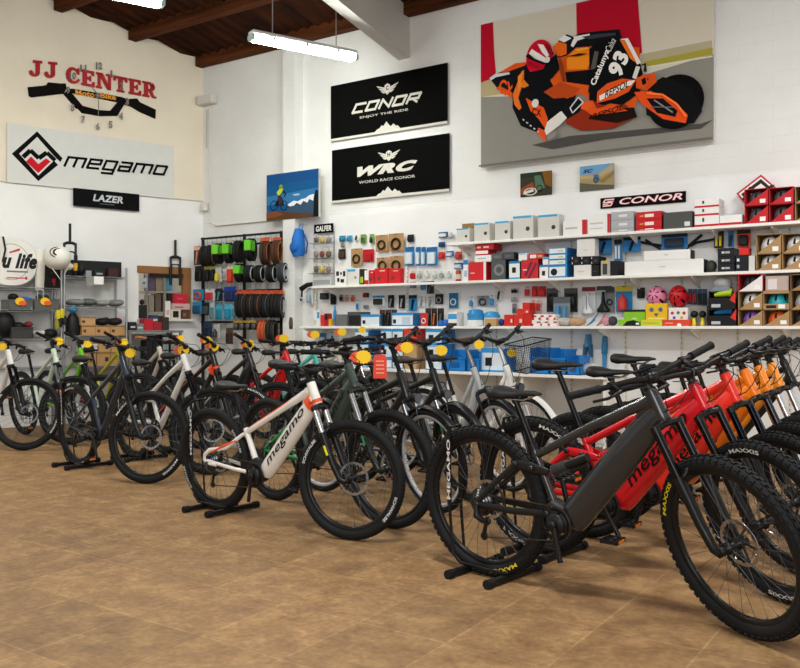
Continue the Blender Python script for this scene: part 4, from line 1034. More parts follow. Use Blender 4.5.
B.text('LAZER', .285, .36, .745, .76, '#c3c8cc', .2, .035); B.rect(.39,.22,.61,.245,'#7f8488')
B.done('helmet_maker_sign', 'black strip sign lettered LAZER below the white diamond banner', 'sign')
# cut-out shop lettering
t = empty('shop_lettering', left(92, 118, .02), 0, 'red shop name letters above a black handlebar cut-out on the left wall', 'sign')
def lp(px, py, off): return left(px, py, off)
q0, q1 = left(27, 72, .03), left(158, 118, .03)
def lline(body, a, bb, h, m, bold, sh, off, nm, th=.02, up=None):
    # letters from pixel a to pixel bb (baseline), height h pixels at both ends
    A, E = left(a[0], a[1], off), left(bb[0], bb[1], off); hA = left(a[0], a[1]-h[0], off).z-A.z; hE = left(bb[0], bb[1]-h[1], off).z-E.z
    b = MB(); vs, fs, asp = text_geo(body, sh, bold)
    f = lambda u, v, o: A.lerp(E, u)+V((0,0,(hA+(hE-hA)*u)*v))+NL*o
    b.add([f(u, v, 0) for u, v in vs], fs, m)
    # sides: boundary edges
    cnt = {}
    for fc in fs:
        for i in range(len(fc)):
            e = (fc[i], fc[(i+1) % len(fc)]); cnt[tuple(sorted(e))] = cnt.get(tuple(sorted(e)), 0)+1
    for (i, j), c in cnt.items():
        if c == 1: b.add([f(*vs[i], 0), f(*vs[j], 0), f(*vs[j], -th), f(*vs[i], -th)], [(0,1,2,3)], m)
    return build(nm, b, t)
RED = mat('#a8141c', .45)
SER = {  # slab-serif capitals as overlapping outlines in a unit box
 'J': [[(.30,.84),(1,.84),(1,1),(.30,1)], [(.50,.2),(.82,.2),(.82,.9),(.50,.9)], [(.82,.25),(.82,.2),(.74,.06),(.55,-.02),(.3,-.02),(.12,.05),(.02,.18),(.02,.3),(.16,.38),(.3,.3),(.32,.2),(.42,.14),(.5,.2),(.5,.3)]],
 'E': [[(0,0),(.12,0),(.12,.14),(0,.14)],[(0,.86),(.12,.86),(.12,1),(0,1)],[(.1,0),(.42,0),(.42,1),(.1,1)],[(.4,0),(.98,0),(1,.32),(.84,.32),(.74,.15),(.4,.15)],[(.4,.85),(.72,.85),(.82,.7),(.96,.7),(.95,1),(.4,1)],[(.4,.43),(.6,.43),(.62,.34),(.74,.34),(.74,.68),(.62,.68),(.6,.58),(.4,.58)]],
 'N': [[(0,0),(.36,0),(.36,.13),(.27,.13),(.27,.9),(.1,.9),(.1,.13),(0,.13)],[(0,.87),(.34,.87),(.34,1),(0,1)],[(.12,1),(.40,1),(.92,0),(.70,0)],[(.62,.87),(1,.87),(1,1),(.62,1)],[(.74,0),(.92,0),(.92,.9),(.74,.9)]],
 'T': [[(.34,.05),(.66,.05),(.66,.95),(.34,.95)],[(.22,0),(.78,0),(.78,.13),(.22,.13)],[(0,.68),(.13,.68),(.2,.85),(.8,.85),(.87,.68),(1,.68),(1,1),(0,1)]],
 'R': [[(0,0),(.5,0),(.5,.13),(.4,.13),(.4,.9),(.12,.9),(.12,.13),(0,.13)],[(0,.87),(.6,.87),(.82,.8),(.9,.66),(.82,.5),(.6,.42),(.38,.42),(.38,.55),(.52,.55),(.6,.66),(.52,.86),(0,1)],[(0,.9),(.55,.86),(.62,1),(0,1)],[(.5,.9),(.75,.97),(.88,.8),(.9,.65),(.8,.5),(.58,.5),(.62,.68)],[(.45,.45),(.7,.45),(.84,.13),(1,.13),(1,0),(.72,0),(.6,.16)]],
 'C': [[(1,.28),(.86,.1),(.66,0),(.45,-.02),(.22,.06),(.07,.24),(0,.5),(.07,.76),(.22,.94),(.45,1.02),(.62,1),(.6,.84),(.46,.84),(.36,.7),(.33,.5),(.36,.3),(.47,.17),(.62,.16),(.78,.24),(.88,.36)],[(.6,1),(.78,.93),(.83,1),(.96,1),(.96,.62),(.82,.62),(.72,.78),(.58,.86)]]}
def slab_line(body, a, bb, h, gap, off, th, m):
    A, E = left(a[0], a[1], off), left(bb[0], bb[1], off); hA = left(a[0], a[1]-h[0], off).z-A.z; hE = left(bb[0], bb[1]-h[1], off).z-E.z
    wd = {'J': .8, 'C': 1.0, 'E': .98, 'N': 1.2, 'T': 1.05, 'R': 1.1}; n = sum(wd[c] for c in body)+gap*(len(body)-1); x = 0
    for c in body:
        b = MB()
        for L in SER[c]:
            P = [(((x+px*wd[c])/n), v) for px, v in L]
            b.prism([A.lerp(E, u)+V((0,0,(hA+(hE-hA)*u)*v)) for u, v in P], -NL*th, m)
        build('letter', b, t); x += wd[c]+gap
slab_line('JJ', (29,75.6), (57.5,78), (16,15.8), .12, .03, .018, RED)
slab_line('CENTER', (66,82), (156.5,98.6), (16,15.3), .10, .03, .018, RED)
g = lambda x, y, o=.02: left(20+x/5.333, 50+y/5.333, o)
b = MB(); K = mat('#141210', .8, spec=.1)
for L in ([(42,198),(140,188),(150,172),(215,178),(245,178),(248,205),(235,232),(62,252),(48,245)],
          [(232,232),(262,212),(335,298),(322,312),(300,312)],
          [(240,228),(262,212),(275,205),(540,250),(575,262),(560,285),(505,275),(280,230),(262,232)],
          [(300,300),(330,296),(420,320),(500,325),(520,350),(430,352),(330,335)],
          [(480,325),(530,268),(560,285),(520,350),(495,350)],
          [(555,290),(585,260),(625,258),(640,278),(725,318),(722,366),(640,330),(590,300)]):
    b.prism([g(x, y, .022) for x, y in L], -NL*.018, K)
build('handlebar_cutout', b, t)
lline('Moto', (75.5,95), (94.5,97.5), (5.6,5.6), mat('#e0962a', .5), .03, 0, .0235, 'letters', .0015); lline('Bike', (100.5,98), (116,100.3), (5.6,5.6), mat('#e0962a', .5), .03, 0, .0235, 'letters', .0015)
# numerals stuck to the wall around a clock movement
t = empty('wall_clock', left(98, 96, .03), 0, 'wall clock made of loose grey numerals around the black handlebar cut-out', 'clock')
GN = mat('#77736c', .4, .3)
for body, x, y in (('12',422,92),('1',488,135),('2',542,200),('3',572,282),('4',540,360),('5',484,405),('6',415,415),('7',337,378),('8',281,314),('9',258,222),('10',282,145),('11',338,105)):
    px, py = 20+x/5.333, 50+y/5.333; w = 3.0 if len(body) == 1 else 5.2
    if body == '1': w = 1.6
    lline(body, (px-w*.6, py+2), (px+w*.6, py+2.3), (7.2, 7.2), GN, .045, 0, .045, 'numeral', .006)
c = left(97.8, 95.5, .06); b = MB(); b.ball(c, .035, mat('#8d8b86', .3, .8), 14, 8); build('movement', b, t)
for (x, y), w, nm in (((97.9, 116), .008, 'minute_hand'), ((90.5, 86.5), .01, 'hour_hand')):
    e = left(x, y, .06); b = MB(); b.tube([c+NL*.02, e+NL*.02], (w, .002), GN, 4); build(nm, b, t)
# junction boxes, conduits in the corner
def conduit(pts, r, lab, m='#dcd8cf'):
    b = MB(); b.tube(pts, r, mat(m, .5), 7); return tag(build('cable_conduit', b), lab, 'conduit')
b = MB(); p = back(203.5, 103, .0); b.cbox((p.x+.01, D-.14, p.z-.06), (p.x+.30, D-.02, p.z+.06), mat('#cfccc4', .5), .01)
tag(build('junction_box', b), 'pale junction box high in the corner of the two walls', 'junction box')
b = MB(); p = left(203, 207, .0); q = CORNER+NL*.02; b.cbox((p.x+.02, D-.08, p.z-.07), (p.x+.13, D-.005, p.z+.05), mat('#d6d2c8', .5), .01)
tag(build('junction_box', b), 'small pale junction box low in the corner, below the taller one', 'junction box')
a0, a1 = back(210, 108, .02), back(212, 222, .02); a2, a3 = back(216, 225.5, .02), back(268, 220.5, .02)
conduit([a0, V((a0.x, a0.y, a1.z)), V((a2.x, a2.y, a2.z)), V((a3.x, a3.y, a2.z))], .012, 'thin conduit running down the corner and along to the mountain canvas')
a0 = back(206.5, 110, .02); conduit([a0, V((a0.x, a0.y, back(206, 148, .02).z))], .008, 'short thin cable hanging from the high junction box', '#b9b4a8')
a0, a1 = back(330, 60, .015), back(445, 62, .015)

# ================================================================ SHELVES ON THE BACK WALL
PANEL = .025
def zof(pts, off): return sum(back(x, y, off).z for x, y in pts)/len(pts)
DEP = {1: .33, 2: .33, 3: .36, 4: .60}
SHZ = {1: zof([(480,241.2),(600,233),(720,225.5),(790,221)], .33+PANEL), 2: zof([(340,284),(500,279.2),(640,275.4),(780,271.2)], .33+PANEL),
       3: zof([(330,325.2),(460,326),(600,327),(760,326.6)], .36+PANEL), 4: zof([(540,374.5),(590,376)], .60+PANEL)}
SWM = mat('#ecebe6', .45)
def shelf(n, pl, pr, lab, br):
    off = DEP[n]+PANEL; x0 = back(pl, 300, off).x; x1 = -0.55 if pr > 900 else back(pr, 300, off).x; z = SHZ[n]
    t = empty('wall_shelf', ((x0+x1)/2, D-off/2, z), 0, lab, 'shelf', 'long white wall shelves')
    b = MB(); b.cbox((x0, D-off, z-.028), (x1, D-PANEL, z), SWM, .003); build('board', b, t)
    for px in br:
        x = back(px, 300, PANEL).x; b = MB(); y0 = D-PANEL
        b.prism([(x-.008,y0,z-.028),(x-.008,y0,z-.13),(x-.008,y0-.02,z-.128),(x-.008,y0-DEP[n]*.85,z-.042),(x-.008,y0-DEP[n]*.85,z-.028)], (.016,0,0), SWM); build('bracket', b, t)
    return t
shelf(1, 447, 999, 'top white wall shelf under the CONOR strip, carrying grey and red cartons', (470, 545, 640, 720, 778))
shelf(2, 311, 999, 'second white wall shelf, carrying the long white cartons and blue boxes', (340, 445, 505, 560, 640, 700, 770))
shelf(3, 299, 999, 'third white wall shelf, carrying helmets, saddles and small red boxes', (320, 455, 520, 610, 700, 790))
# low counter shelf on its own wall brackets
off = DEP[4]+PANEL; x0, x1, z = back(318, 370, off).x, back(606, 376, off).x, SHZ[4]
t = empty('low_counter', ((x0+x1)/2, D-off/2, 0), 0, 'low white counter behind the city bicycles, carrying blue bins', 'counter')
b = MB(); b.cbox((x0, D-off, z-.03), (x1, D-PANEL, z), SWM, .003); build('counter_top', b, t)
for k in range(5):
    b = MB(); x = x0+.03+(x1-x0-.06)*k/4; b.box((x-.015, D-off+.04, 0), (x+.015, D-PANEL, z-.03), SWM); build('leg_panel', b, t)
for i, px in enumerate((316, 408, 497, 572, 626, 682, 738, 790)):
    b = MB(); x = back(px, 340, PANEL).x; b.box((x-.014, D-PANEL-.012, .3), (x+.014, D-PANEL, SHZ[1]+.05), mat('#d8d4ca', .4))
    for k in range(int((SHZ[1]-.4)/.05)): b.box((x-.003, D-PANEL-.0125, .42+k*.05), (x+.003, D-PANEL-.011, .445+k*.05), mat('#6c6a66', .5))
    tag(build('trim_%d' % (20+i), b), kind='structure')

# ---- builders for goods
def zat(x, y, off): return back(x, y, off).z
def frontbox(b, x0, x1, z0, z1, yf, dep, col, prints=(), rough=.55, rr=None, c=.003):
    b.cbox((x0, yf, z0), (x1, yf+dep, z1), mat(col, rough), c)
    if rr: b.poly([(x1+.0006, yf+.004, z0+.004), (x1+.0006, yf+dep-.004, z0+.004), (x1+.0006, yf+dep-.004, z1-.004), (x1+.0006, yf+.004, z1-.004)], mat(rr, rough))
    for k, p in enumerate(prints):
        col2 = p[-1]; y = yf-.0006*(k+1); U = lambda u: x0+(x1-x0)*u; Wv = lambda v: z0+(z1-z0)*v
        if p[0] == 'o': L = [(p[1]+p[3]*(z1-z0)/(x1-x0)*math.cos(a*PI/8), p[2]+p[3]*math.sin(a*PI/8)) for a in range(16)]
        elif len(p) == 5: L = [(p[0],p[1]),(p[2],p[1]),(p[2],p[3]),(p[0],p[3])]
        else: L = p[0]
        b.poly([(U(u), y, Wv(v)) for u, v in L], mat(col2, rough))
def box(lab, cat, x0, x1, yt, base, col, prints=(), dep=.2, off=None, yb=None, rr=None, name='carton', group=None, rough=.55):
    """a carton: x0..x1 and top yt as seen in the photo; base = shelf number or a height"""
    if off is None: off = PANEL+(DEP[base] if base in DEP else .33)-.03
    xm = (x0+x1)/2; z0 = SHZ[base] if base in DEP else base
    X0, X1 = back(x0, 300, off).x, back(x1, 300, off).x; z1 = max(z0+.02, zat(xm, yt, off))
    dep = min(dep, off-PANEL-.005); b = MB(); frontbox(b, X0, X1, z0+.001, z1, D-off, dep, col, prints, rough, rr)
    tag(build(name, b), lab, cat, group); return z1
def card(lab, cat, x0, x1, y0, y1, col, prod=None, pc='#222', head=None, off=.05, name='blister_pack', group=None, base=None):
    """a hanging pack: backing card, what is in it, and the wire hook it hangs on"""
    X0, X1 = back(x0, 300, off).x, back(x1, 300, off).x; xm = (x0+x1)/2; z1, z0 = zat(xm, y0, off), zat(xm, y1, off)
    if base: z0 = SHZ[base]+.001
    yf = D-off; w, h = X1-X0, z1-z0
    t = empty(name, ((X0+X1)/2, yf, z0), 0, lab, cat, group)
    b = MB(); frontbox(b, X0, X1, z0, z1, yf, .004, col, [(.0,.78,1,1,head)] if head else (), .5, None, .001)
    b.box(((X0+X1)/2-w*.12, yf-.001, z1-.014), ((X0+X1)/2+w*.12, yf, z1-.006), mat('#3a3a3a', .6)); build('backing_card', b, t)
    b = MB(); cx = (X0+X1)/2; m = mat(pc, .45)
    if prod == 'box': b.cbox((X0+w*.14, yf-.035, z0+h*.08), (X1-w*.14, yf-.0005, z0+h*.70), m, .008)
    elif prod == 'bottle':
        b.lathe([(0,0),(w*.26,0),(w*.28,h*.05),(w*.28,h*.42),(w*.12,h*.52),(w*.12,h*.6),(0,h*.6)], m, (cx, yf-w*.28, z0+h*.06), 'z', 12)
    elif prod == 'pair':
        for s in (-1, 1): b.tube([(cx+s*w*.2, yf-.02, z0+h*.10), (cx+s*w*.2, yf-.022, z0+h*.70)], w*.13, m, 10)
    elif prod == 'bag':
        b.ball((cx, yf-.012, z0+h*.42), (w*.40, .02, h*.34), m, 12, 6)
    elif prod == 'ring':
        P = [(cx+w*.28*math.cos(a), yf-.012, z0+h*.4+min(w*.28, h*.3)*math.sin(a)) for a in [2*PI*i/14 for i in range(14)]]; b.tube(P, w*.07, m, 6, closed=True, side=(0,1,0))
    elif prod == 'tool':
        b.tube([(cx-w*.1, yf-.012, z0+h*.08), (cx, yf-.014, z0+h*.4), (cx+w*.12, yf-.012, z0+h*.72)], [(w*.14,.012), (w*.1,.012), (w*.2,.012)], m, 8)
    if prod: build('contents', b, t)
    if not base:
        b = MB(); b.tube([(cx, D-PANEL, z1-.008), (cx, yf-.02, z1-.010), (cx, yf-.024, z1-.002)], .0025, CHROME(), 5); build('hook', b, t)
    return t
def jar(lab, x0, x1, yt, base, body, lid, cat='tub', off=None, mid=None):
    if off is None: off = PANEL+DEP[base]-.03
    X0, X1 = back(x0, 300, off).x, back(x1, 300, off).x; r = (X1-X0)/2; z0 = SHZ[base]+.001; h = zat((x0+x1)/2, yt, off)-z0; c = ((X0+X1)/2, D-off+r, z0)
    t = empty('tub', c, 0, lab, cat)
    b = MB(); b.lathe([(0,0),(r*.93,0),(r*.95,.004),(r*.95,h*.62),(0,h*.62)], mat(body, .4), c, 'z', 20)
    if mid: b.lathe([(r*.955,h*.36),(r*.955,h*.6)], mat(mid, .4), c, 'z', 20)
    build('tub_body', b, t); b = MB(); b.lathe([(r,h*.60),(r,h*.74),(r*.85,h*.8),(r*.8,h*.93),(r*.4,h),(0,h)], mat(lid, .35), c, 'z', 20); build('lid', b, t)
def helmet_geo(b, c, rx, ry, rz, m, dark, tilt=0.0, yaw=0.0):
    n, k = 24, 9; T = Matrix.Translation(V(c)) @ Matrix.Rotation(yaw, 4, 'Z') @ Matrix.Rotation(tilt, 4, 'X'); P = []; F = []; G = []
    for i in range(k+1):
        th = (PI*.56)*i/k
        for j in range(n):
            a = 2*PI*j/n; e = 1+.04*math.cos(2*a); P.append(T @ V((rx*math.sin(th)*math.cos(a)*e, ry*math.sin(th)*math.sin(a), rz*math.cos(th))))
    for i in range(k):
        for j in range(n):
            l = (j+1) % n; q = (i*n+j, (i+1)*n+j, (i+1)*n+l, i*n+l)
            (G if (1 <= i <= 6 and j % 4 == 1 and i not in (3,)) else F).append(q)
    b.add(P, F, m, True)
    Q = [T @ (T.inverted() @ p*.9) for p in P]; b.add(Q, F+G, dark, True)
def helmet(lab, c, r, col, tilt=0.0, yaw=0.0, parent=None, strap='#222426'):
    t = empty('cycling_helmet', c, 0, lab, 'helmet', 'cycling helmets on the shelves')
    b = MB(); helmet_geo(b, c, r[0], r[1], r[2], mat(col, .3), mat('#1b1b1d', .7), tilt, yaw); build('shell', b, t)
    b = MB()
    for s in (-1, 1): b.tube([V(c)+V((s*r[0]*.8, -r[1]*.2, -r[2]*.15)), V(c)+V((s*r[0]*.45, -r[1]*.3, -r[2]*.55)), V(c)+V((0, -r[1]*.25, -r[2]*.7))], (.007,.002), mat(strap, .6), 6)
    build('chin_strap', b, t); return t
def helmet_box(lab, hlab, x0, x1, yt, base, col, hcol, off, yb=None, diag=True, dep=.26, face=None, inner=None):
    """an open-fronted display carton with a helmet inside"""
    xm = (x0+x1)/2; z0 = SHZ[base] if base in DEP else base
    X0, X1 = back(x0, 300, off).x, back(x1, 300, off).x; z1 = zat(xm, yt, off); yf = D-off; th = .005; m = mat(col, .7); mi = mat(inner or col, .7)
    dep = min(dep, off-PANEL-.005); b = MB(); z0 += .001
    b.box((X0, yf, z0), (X1, yf+dep, z0+th), m); b.box((X0, yf, z1-th), (X1, yf+dep, z1), m); b.box((X0, yf+dep-th, z0), (X1, yf+dep, z1), mi)
    b.box((X0, yf, z0), (X0+th, yf+dep, z1), m); b.box((X1-th, yf, z0), (X1, yf+dep, z1), m)
    w, h = X1-X0, z1-z0
    if diag: b.prism([(X0,yf,z0),(X1,yf,z0),(X1,yf,z0+h*.92),(X0+w*.10,yf,z0+h*.05)], (0,-.004,0), mat(face or col, .6))
    else: b.box((X0,yf-.004,z0), (X1,yf,z0+h*.30), mat(face or col, .6)); b.box((X0,yf-.004,z1-h*.16), (X1,yf,z1), mat(face or col, .6))
    if diag: b.box((X0+w*.66,yf-.005,z0+h*.10), (X0+w*.90,yf-.0045,z0+h*.34), mat('#f0efec', .5))
    else: b.box((X0+w*.58,yf-.005,z0+h*.04), (X0+w*.84,yf-.0045,z0+h*.26), mat('#f0efec', .5)); b.box((X0+w*.12,yf-.005,z0+h*.06), (X0+w*.5,yf-.0045,z0+h*.22), mat('#1c1c1e', .5))
    tag(build('helmet_carton', b), lab, 'box', 'open helmet cartons on the right')
    if hcol:
        r = (w*.40, dep*.36, h*.62); helmet(hlab, V(((X0+X1)/2, yf+dep*.46, z0+th+h*.30)), r, hcol)
    return z1
def saddle_pack(lab, x0, x1, y0, y1, scol, card_col, head, off=.06):
    X0, X1 = back(x0, 300, off).x, back(x1, 300, off).x; xm = (x0+x1)/2; z1, z0 = zat(xm, y0, off), SHZ[3]+.03 if y1 is None else zat(xm, y1, off); w, h = X1-X0, z1-z0; yf = D-off
    t = empty('saddle_pack', ((X0+X1)/2, yf, z0), 0, lab, 'bicycle saddle')
    b = MB(); frontbox(b, X0, X1, z0, z1, yf, .004, card_col, [(0,.84,1,1,head)], .5, None, .001); build('backing_card', b, t)
    b = MB(); cx = (X0+X1)/2; rows = [(.93,.05),(.8,.08),(.6,.10),(.42,.15),(.28,.26),(.14,.42),(.05,.43),(.0,.3)]
    P = []; n = 8
    for v, q in rows:
        for k in range(n):
            a = 2*PI*k/n; P.append((cx+w*q*math.cos(a), yf-.03-.028*math.sin(a), z0+h*(v*.84)))
    F = [(i*n+k, i*n+(k+1) % n, (i+1)*n+(k+1) % n, (i+1)*n+k) for i in range(len(rows)-1) for k in range(n)]+[tuple(range(n)), tuple(range((len(rows)-1)*n, len(rows)*n))]
    b.add(P, F, mat(scol, .45), True); b.tube([(cx, yf-.060, z0+h*.7), (cx, yf-.0605, z0+h*.15)], (w*.03,.003), mat('#2a2a2c', .5), 6); build('saddle', b, t)
    b = MB(); b.tube([(cx, D-PANEL, z1-.008), (cx, yf-.02, z1-.01)], .0025, CHROME(), 5); build('hook', b, t)

# ================================================================ GOODS ON THE SHELVES
RD, WT, GY, BL, BK, CY_, KR_, DG = '#c01a22', '#e9e8e5', '#cfcdc6', '#1f78b8', '#17181a', '#39a0d0', '#a9865a', '#4a4c4e'
# ---- top shelf
LG = 'pale grey brake-disc cartons on the top shelf'
for i, (a, c, yt, w) in enumerate(((456.5,469.5,228.3,'leftmost and smallest pale grey carton on the top shelf, with a blue top edge'), (474,489.5,223,'second pale grey carton from the left on the top shelf, with a dark spot'),
        (495,510,221.2,'third pale grey carton from the left on the top shelf, with a dark spot'), (513,533,215.8,'tall pale grey carton, fourth from the left on the top shelf'), (537.8,559,214.6,'wide pale grey carton next to the red and white ones on the top shelf'))):
    box(w, 'carton', a, c, yt, 1, GY, [(0,.90,.92,1,CY_), ('o',.74,.42,.10,'#3a3836')] , dep=.14 if i else .10, group=LG)
box('small brown carton behind the smallest pale grey carton on the top shelf', 'carton', 462, 474, 223.5, 1, '#8a6530', dep=.10, off=.20)
box('low white carton with a red end on the top shelf', 'carton', 563, 587, 220.3, 1, WT, [(.80,0,1,1,RD), (.1,.42,.6,.55,'#b9b7b2')], rr='#9c1820')
box('taller white carton with a red edge on the top shelf', 'carton', 587.5, 610, 214.3, 1, WT, [(.88,0,1,1,RD), (.1,.5,.7,.58,'#c2c0bb'), (.1,.25,.7,.3,'#c2c0bb')], rr='#9c1820')
z = 1
for k, y in enumerate((228.6, 220, 211.5)): z = box(('bottom','middle','top')[k]+' grey flat carton of the stack next to the red flat cartons', 'carton', 611, 633.5, y, z, '#a9acae', [(.35,.35,.72,.65,'#d9dadb')], group='grey flat cartons')
z = 1
for k, y in enumerate((227.6, 219.5, 211.5)): z = box(('bottom','middle','top')[k]+' red flat carton of the stack on the top shelf', 'carton', 636, 661.5, y, z, RD, [(.35,.3,.7,.7,'#f0dfd8'), (.15,.42,.30,.55,'#e8b04a')], rr='#8a1218', group='red flat cartons')
box('dark grey carton with a white label on the top shelf', 'carton', 663.5, 692, 211.8, 1, '#4b4d4a', [(.74,.12,.93,.38,'#dcdcd8')], dep=.22)
z = 1
for k, y in enumerate((215.5, 207.2, 199)): z = box(('bottom','middle','top')[k]+' white carton with a red lower edge in the stack beside the dark grey one', 'carton', 694.5, 719, y, z, WT, [(0,0,1,.22,RD), (.32,.45,.40,.8,'#3a3a3c')], rr='#d9d8d5', group='white and red stacked cartons')
box('low white and red carton beside the red helmet cartons', 'carton', 719.5, 742, 214.8, 1, WT, [(0,0,1,.26,RD)], dep=.22)
o1 = DEP[1]+PANEL-.02
RDH = '#c01c26'
for k, (a, c) in enumerate(((744.5,768), (769,793.5), (795,820))):
    z = 1
    for r, y in enumerate((205, 188.6)):
        z = helmet_box('red open helmet carton, %s of the %s pair above the shelf' % (('lower','upper')[r], ('left','middle','right')[k]), 'dark helmet in the %s red carton, %s pair' % (('lower','upper')[r], ('left','middle','right')[k]), a, c, y-k*1.4, z, RDH if k < 2 else KR_, '#55585c', o1, face=RDH if k < 2 else '#a9865a', inner='#8a5b3c')
# diamond emblem board behind them
P = [back(736.3,193.5,.10), back(761,174.5,.10), back(787,197,.10), back(760,222,.10)]
b = MB(); cc = sum(P, V((0,0,0)))/4
for k, (s, m) in enumerate(((1.0, RD), (.90, '#e8e6e2'), (.80, '#17181a'), (.60, '#e8e6e2'))):
    Q = [cc+(p-cc)*s for p in P]
    if k == 0: b.prism(Q, (0,.012,0), mat(m, .45))
    else: b.poly([p+V((0,-.001*k,0)) for p in Q], mat(m, .45))
for u in (-.12, .06):
    q = cc+V((u, -.005, .0)); b.poly([q+V((-.05,0,-.02)), q+V((.02,0,.10)), q+V((.06,0,.10)), q+V((-.01,0,-.02))], mat('#17181a', .45))
tag(build('emblem_board', b), 'red black and white diamond emblem board behind the red helmet cartons', 'sign')

# ---- second shelf, left end: small goods on the panel
t0 = empty('wire_display', back(323, 284, .05), 0, 'wire display stand of small bagged parts under a black header', 'display rack')
b = MB(); x0, x1 = back(313,300,.08).x, back(333,300,.08).x; zt, zb_ = zat(323,232,.08), SHZ[2]
for x in (x0, x1): b.tube([(x, D-.06, zb_), (x, D-.06, zt)], .005, mat('#8a8c8e', .3, .8), 6)
for y in (243.5, 258.5, 273.5): zz = zat(323, y, .08); b.tube([(x0, D-.06, zz), (x1, D-.06, zz)], .004, mat('#8a8c8e', .3, .8), 6); b.tube([(x0, D-.16, zz), (x1, D-.16, zz)], .003, mat('#8a8c8e', .3, .8), 6); [b.tube([(x, D-.06, zz), (x, D-.16, zz)], .003, mat('#8a8c8e', .3, .8), 6) for x in (x0, x1)]
build('wire_frame', b, t0)
P = square_up([back(314,224.5,.08), back(333,223.3,.08), back(333,232.3,.08), back(314,233.8,.08)]); B = Board(P, NB, .01, '#151515', .5); B.text('GALFER', .1, .2, .92, .8, '#e6e6e4', .1, .03); build('header_sign', B.b, t0)
BAGC = ['#a9a396', '#b8b2a4', '#a1a5a4']
for r, (y0, y1) in enumerate(((235.5,243.2), (248.5,258.2), (263.5,273.2))):
    for k, (a, c) in enumerate(((313.8,319.3), (319.8,325.2), (325.8,332.2))):
        card('bagged brake pads on the wire display stand, %s row, %s' % (('top','middle','bottom')[r], ('left','centre','right')[k]), 'spare part', a, c, y0, y1, BAGC[(r+k) % 3], 'bag', ('#6b5a48','#c9b25a','#8a7f78','#7a3d30')[(r*2+k) % 4], '#d4d2cb', off=.14, name='part_bag', group='bagged brake pads on the wire display')
box('clear plastic tray of parts at the foot of the wire display stand', 'tray', 312.5, 331, 277, 2, '#b9bcbb', [(.05,.2,.95,.7,'#8d9296')], off=.22, dep=.12, name='parts_tray')
SP = 'spare part'
card('small blue pack left of the white square pack, top row of the panel', SP, 339.4, 345.6, 235.6, 241.6, '#3a92b8', 'box', '#2d7ea6')
card('second small blue pack from the left, top row of the panel', SP, 347, 352.4, 235.4, 241.2, '#58a5c4', 'box', '#3a8fb5')
card('white square pack with dark print, top row of the panel', SP, 354, 359, 235, 240.4, '#e6e5e2', 'tool', '#26282b')
card('green pack beside the white square pack on the panel', SP, 360.5, 366, 234.4, 243.6, '#6d9a3c', 'ring', '#33402a')
card('green pack half hidden by the upper kraft bag', SP, 369.5, 374.2, 234, 243.2, '#7aa348', 'bottle', '#26301f')
card('dark brown pack hanging above the patterned white carton', SP, 338.5, 345.5, 249, 259, '#3a2a22', 'box', '#4a3226')
card('small pale pack under the blue packs', SP, 341, 345, 242.5, 247.5, '#b7b0a6', 'bag', '#8a7a70')
KG = 'kraft bags hanging on the panel'
def kraft(lab, a, c, y0, y1, off=.07):
    card(lab, 'kraft bag', a, c, y0, y1, '#ab8658', 'ring', '#2a2620', None, off, 'kraft_bag', KG)
kraft('kraft bag left of the red pack', 351, 362.3, 248.5, 266); kraft('upper left kraft bag of the block of four', 375.8, 387.8, 235, 251.6)
kraft('upper right kraft bag of the block of four', 388.6, 403.6, 233.4, 251); kraft('lower left kraft bag of the block of four', 376.6, 388.8, 257.5, 271, .06); kraft('lower right kraft bag of the block of four', 389.6, 403, 256, 272, .06)
card('red pack hanging between the kraft bags', SP, 363, 373.8, 249.3, 262, RD, 'box', '#a8141c')
card('small black pack right of the upper kraft bags', SP, 407.5, 413.8, 234.5, 242, '#26272a', 'box', '#101113')
box('white carton with a black scribble pattern on the second shelf', 'carton', 335, 346.5, 267.8, 2, WT, [(.1,.55,.35,.8,'#2a2a2c'), (.45,.6,.6,.75,'#2a2a2c'), (.7,.5,.9,.8,'#2a2a2c'), (.2,.2,.4,.42,'#2a2a2c'), (.5,.15,.8,.35,'#2a2a2c')], dep=.08)
box('white carton with a blue band beside the scribble-patterned one', 'carton', 347.2, 359, 268.6, 2, '#dcdad4', [(.05,.82,.7,.95,CY_), ('o',.7,.45,.09,'#8a8c80')], dep=.08)
box('slim green and black carton beside the red packs on the second shelf', 'carton', 359.8, 363.6, 269, 2, '#2c2f2a', [(.1,.1,.9,.5,'#a6bc2c')], dep=.08)
box('white and red slim carton at the left of the leaning red cartons', 'carton', 364.4, 368.4, 270.4, 2, WT, [(0,0,1,.3,RD)], dep=.08)
for k, (a, c, y) in enumerate(((368.8,373.8,270), (374.4,387.6,268.2), (388.4,400.4,268.3))): box(('narrow','left wide','right wide')[k]+' red carton with a wheel picture on the second shelf', 'carton', a, c, y, 2, '#cc1f26', [('o',.36,.36,.14,'#6b3a30'), (.4,.8,.8,.86,'#eecfc8')], dep=.08, group='red cartons below the kraft bags')
BG = 'blue tool packs in a row'
for k, (a, c) in enumerate(((405,414.2), (415.8,420.8), (421.4,426.0), (426.8,437.4))): card('blue tool pack, %s of the row above the clear bags' % ('first','second','third','fourth and widest')[k], 'tool pack', a, c, 247+.0*k, 265.6, '#1f84bf', 'box', '#cfd8dd' , '#1a5f96', .07, 'tool_pack', BG)
for k, (a, c, col) in enumerate(((410.4,415.4,RD), (417,422.8,'#9aa098'), (424.2,430.4,'#c2b9b4'), (431.6,438,'#aeb6b4'), (438.8,444.8,'#8d9790'), (446,452,'#b5bab8'))):
    card('%s pack standing low on the panel, %s from the left of its row' % ('red' if not k else 'clear', ('first','second','third','fourth','fifth','sixth')[k]), SP, a, c, 271, 279.2, col if k == 0 else '#c6c8c5', 'bag' if k else 'box', col, '#dcdcd8', .10, 'part_bag', 'low row of clear bags')
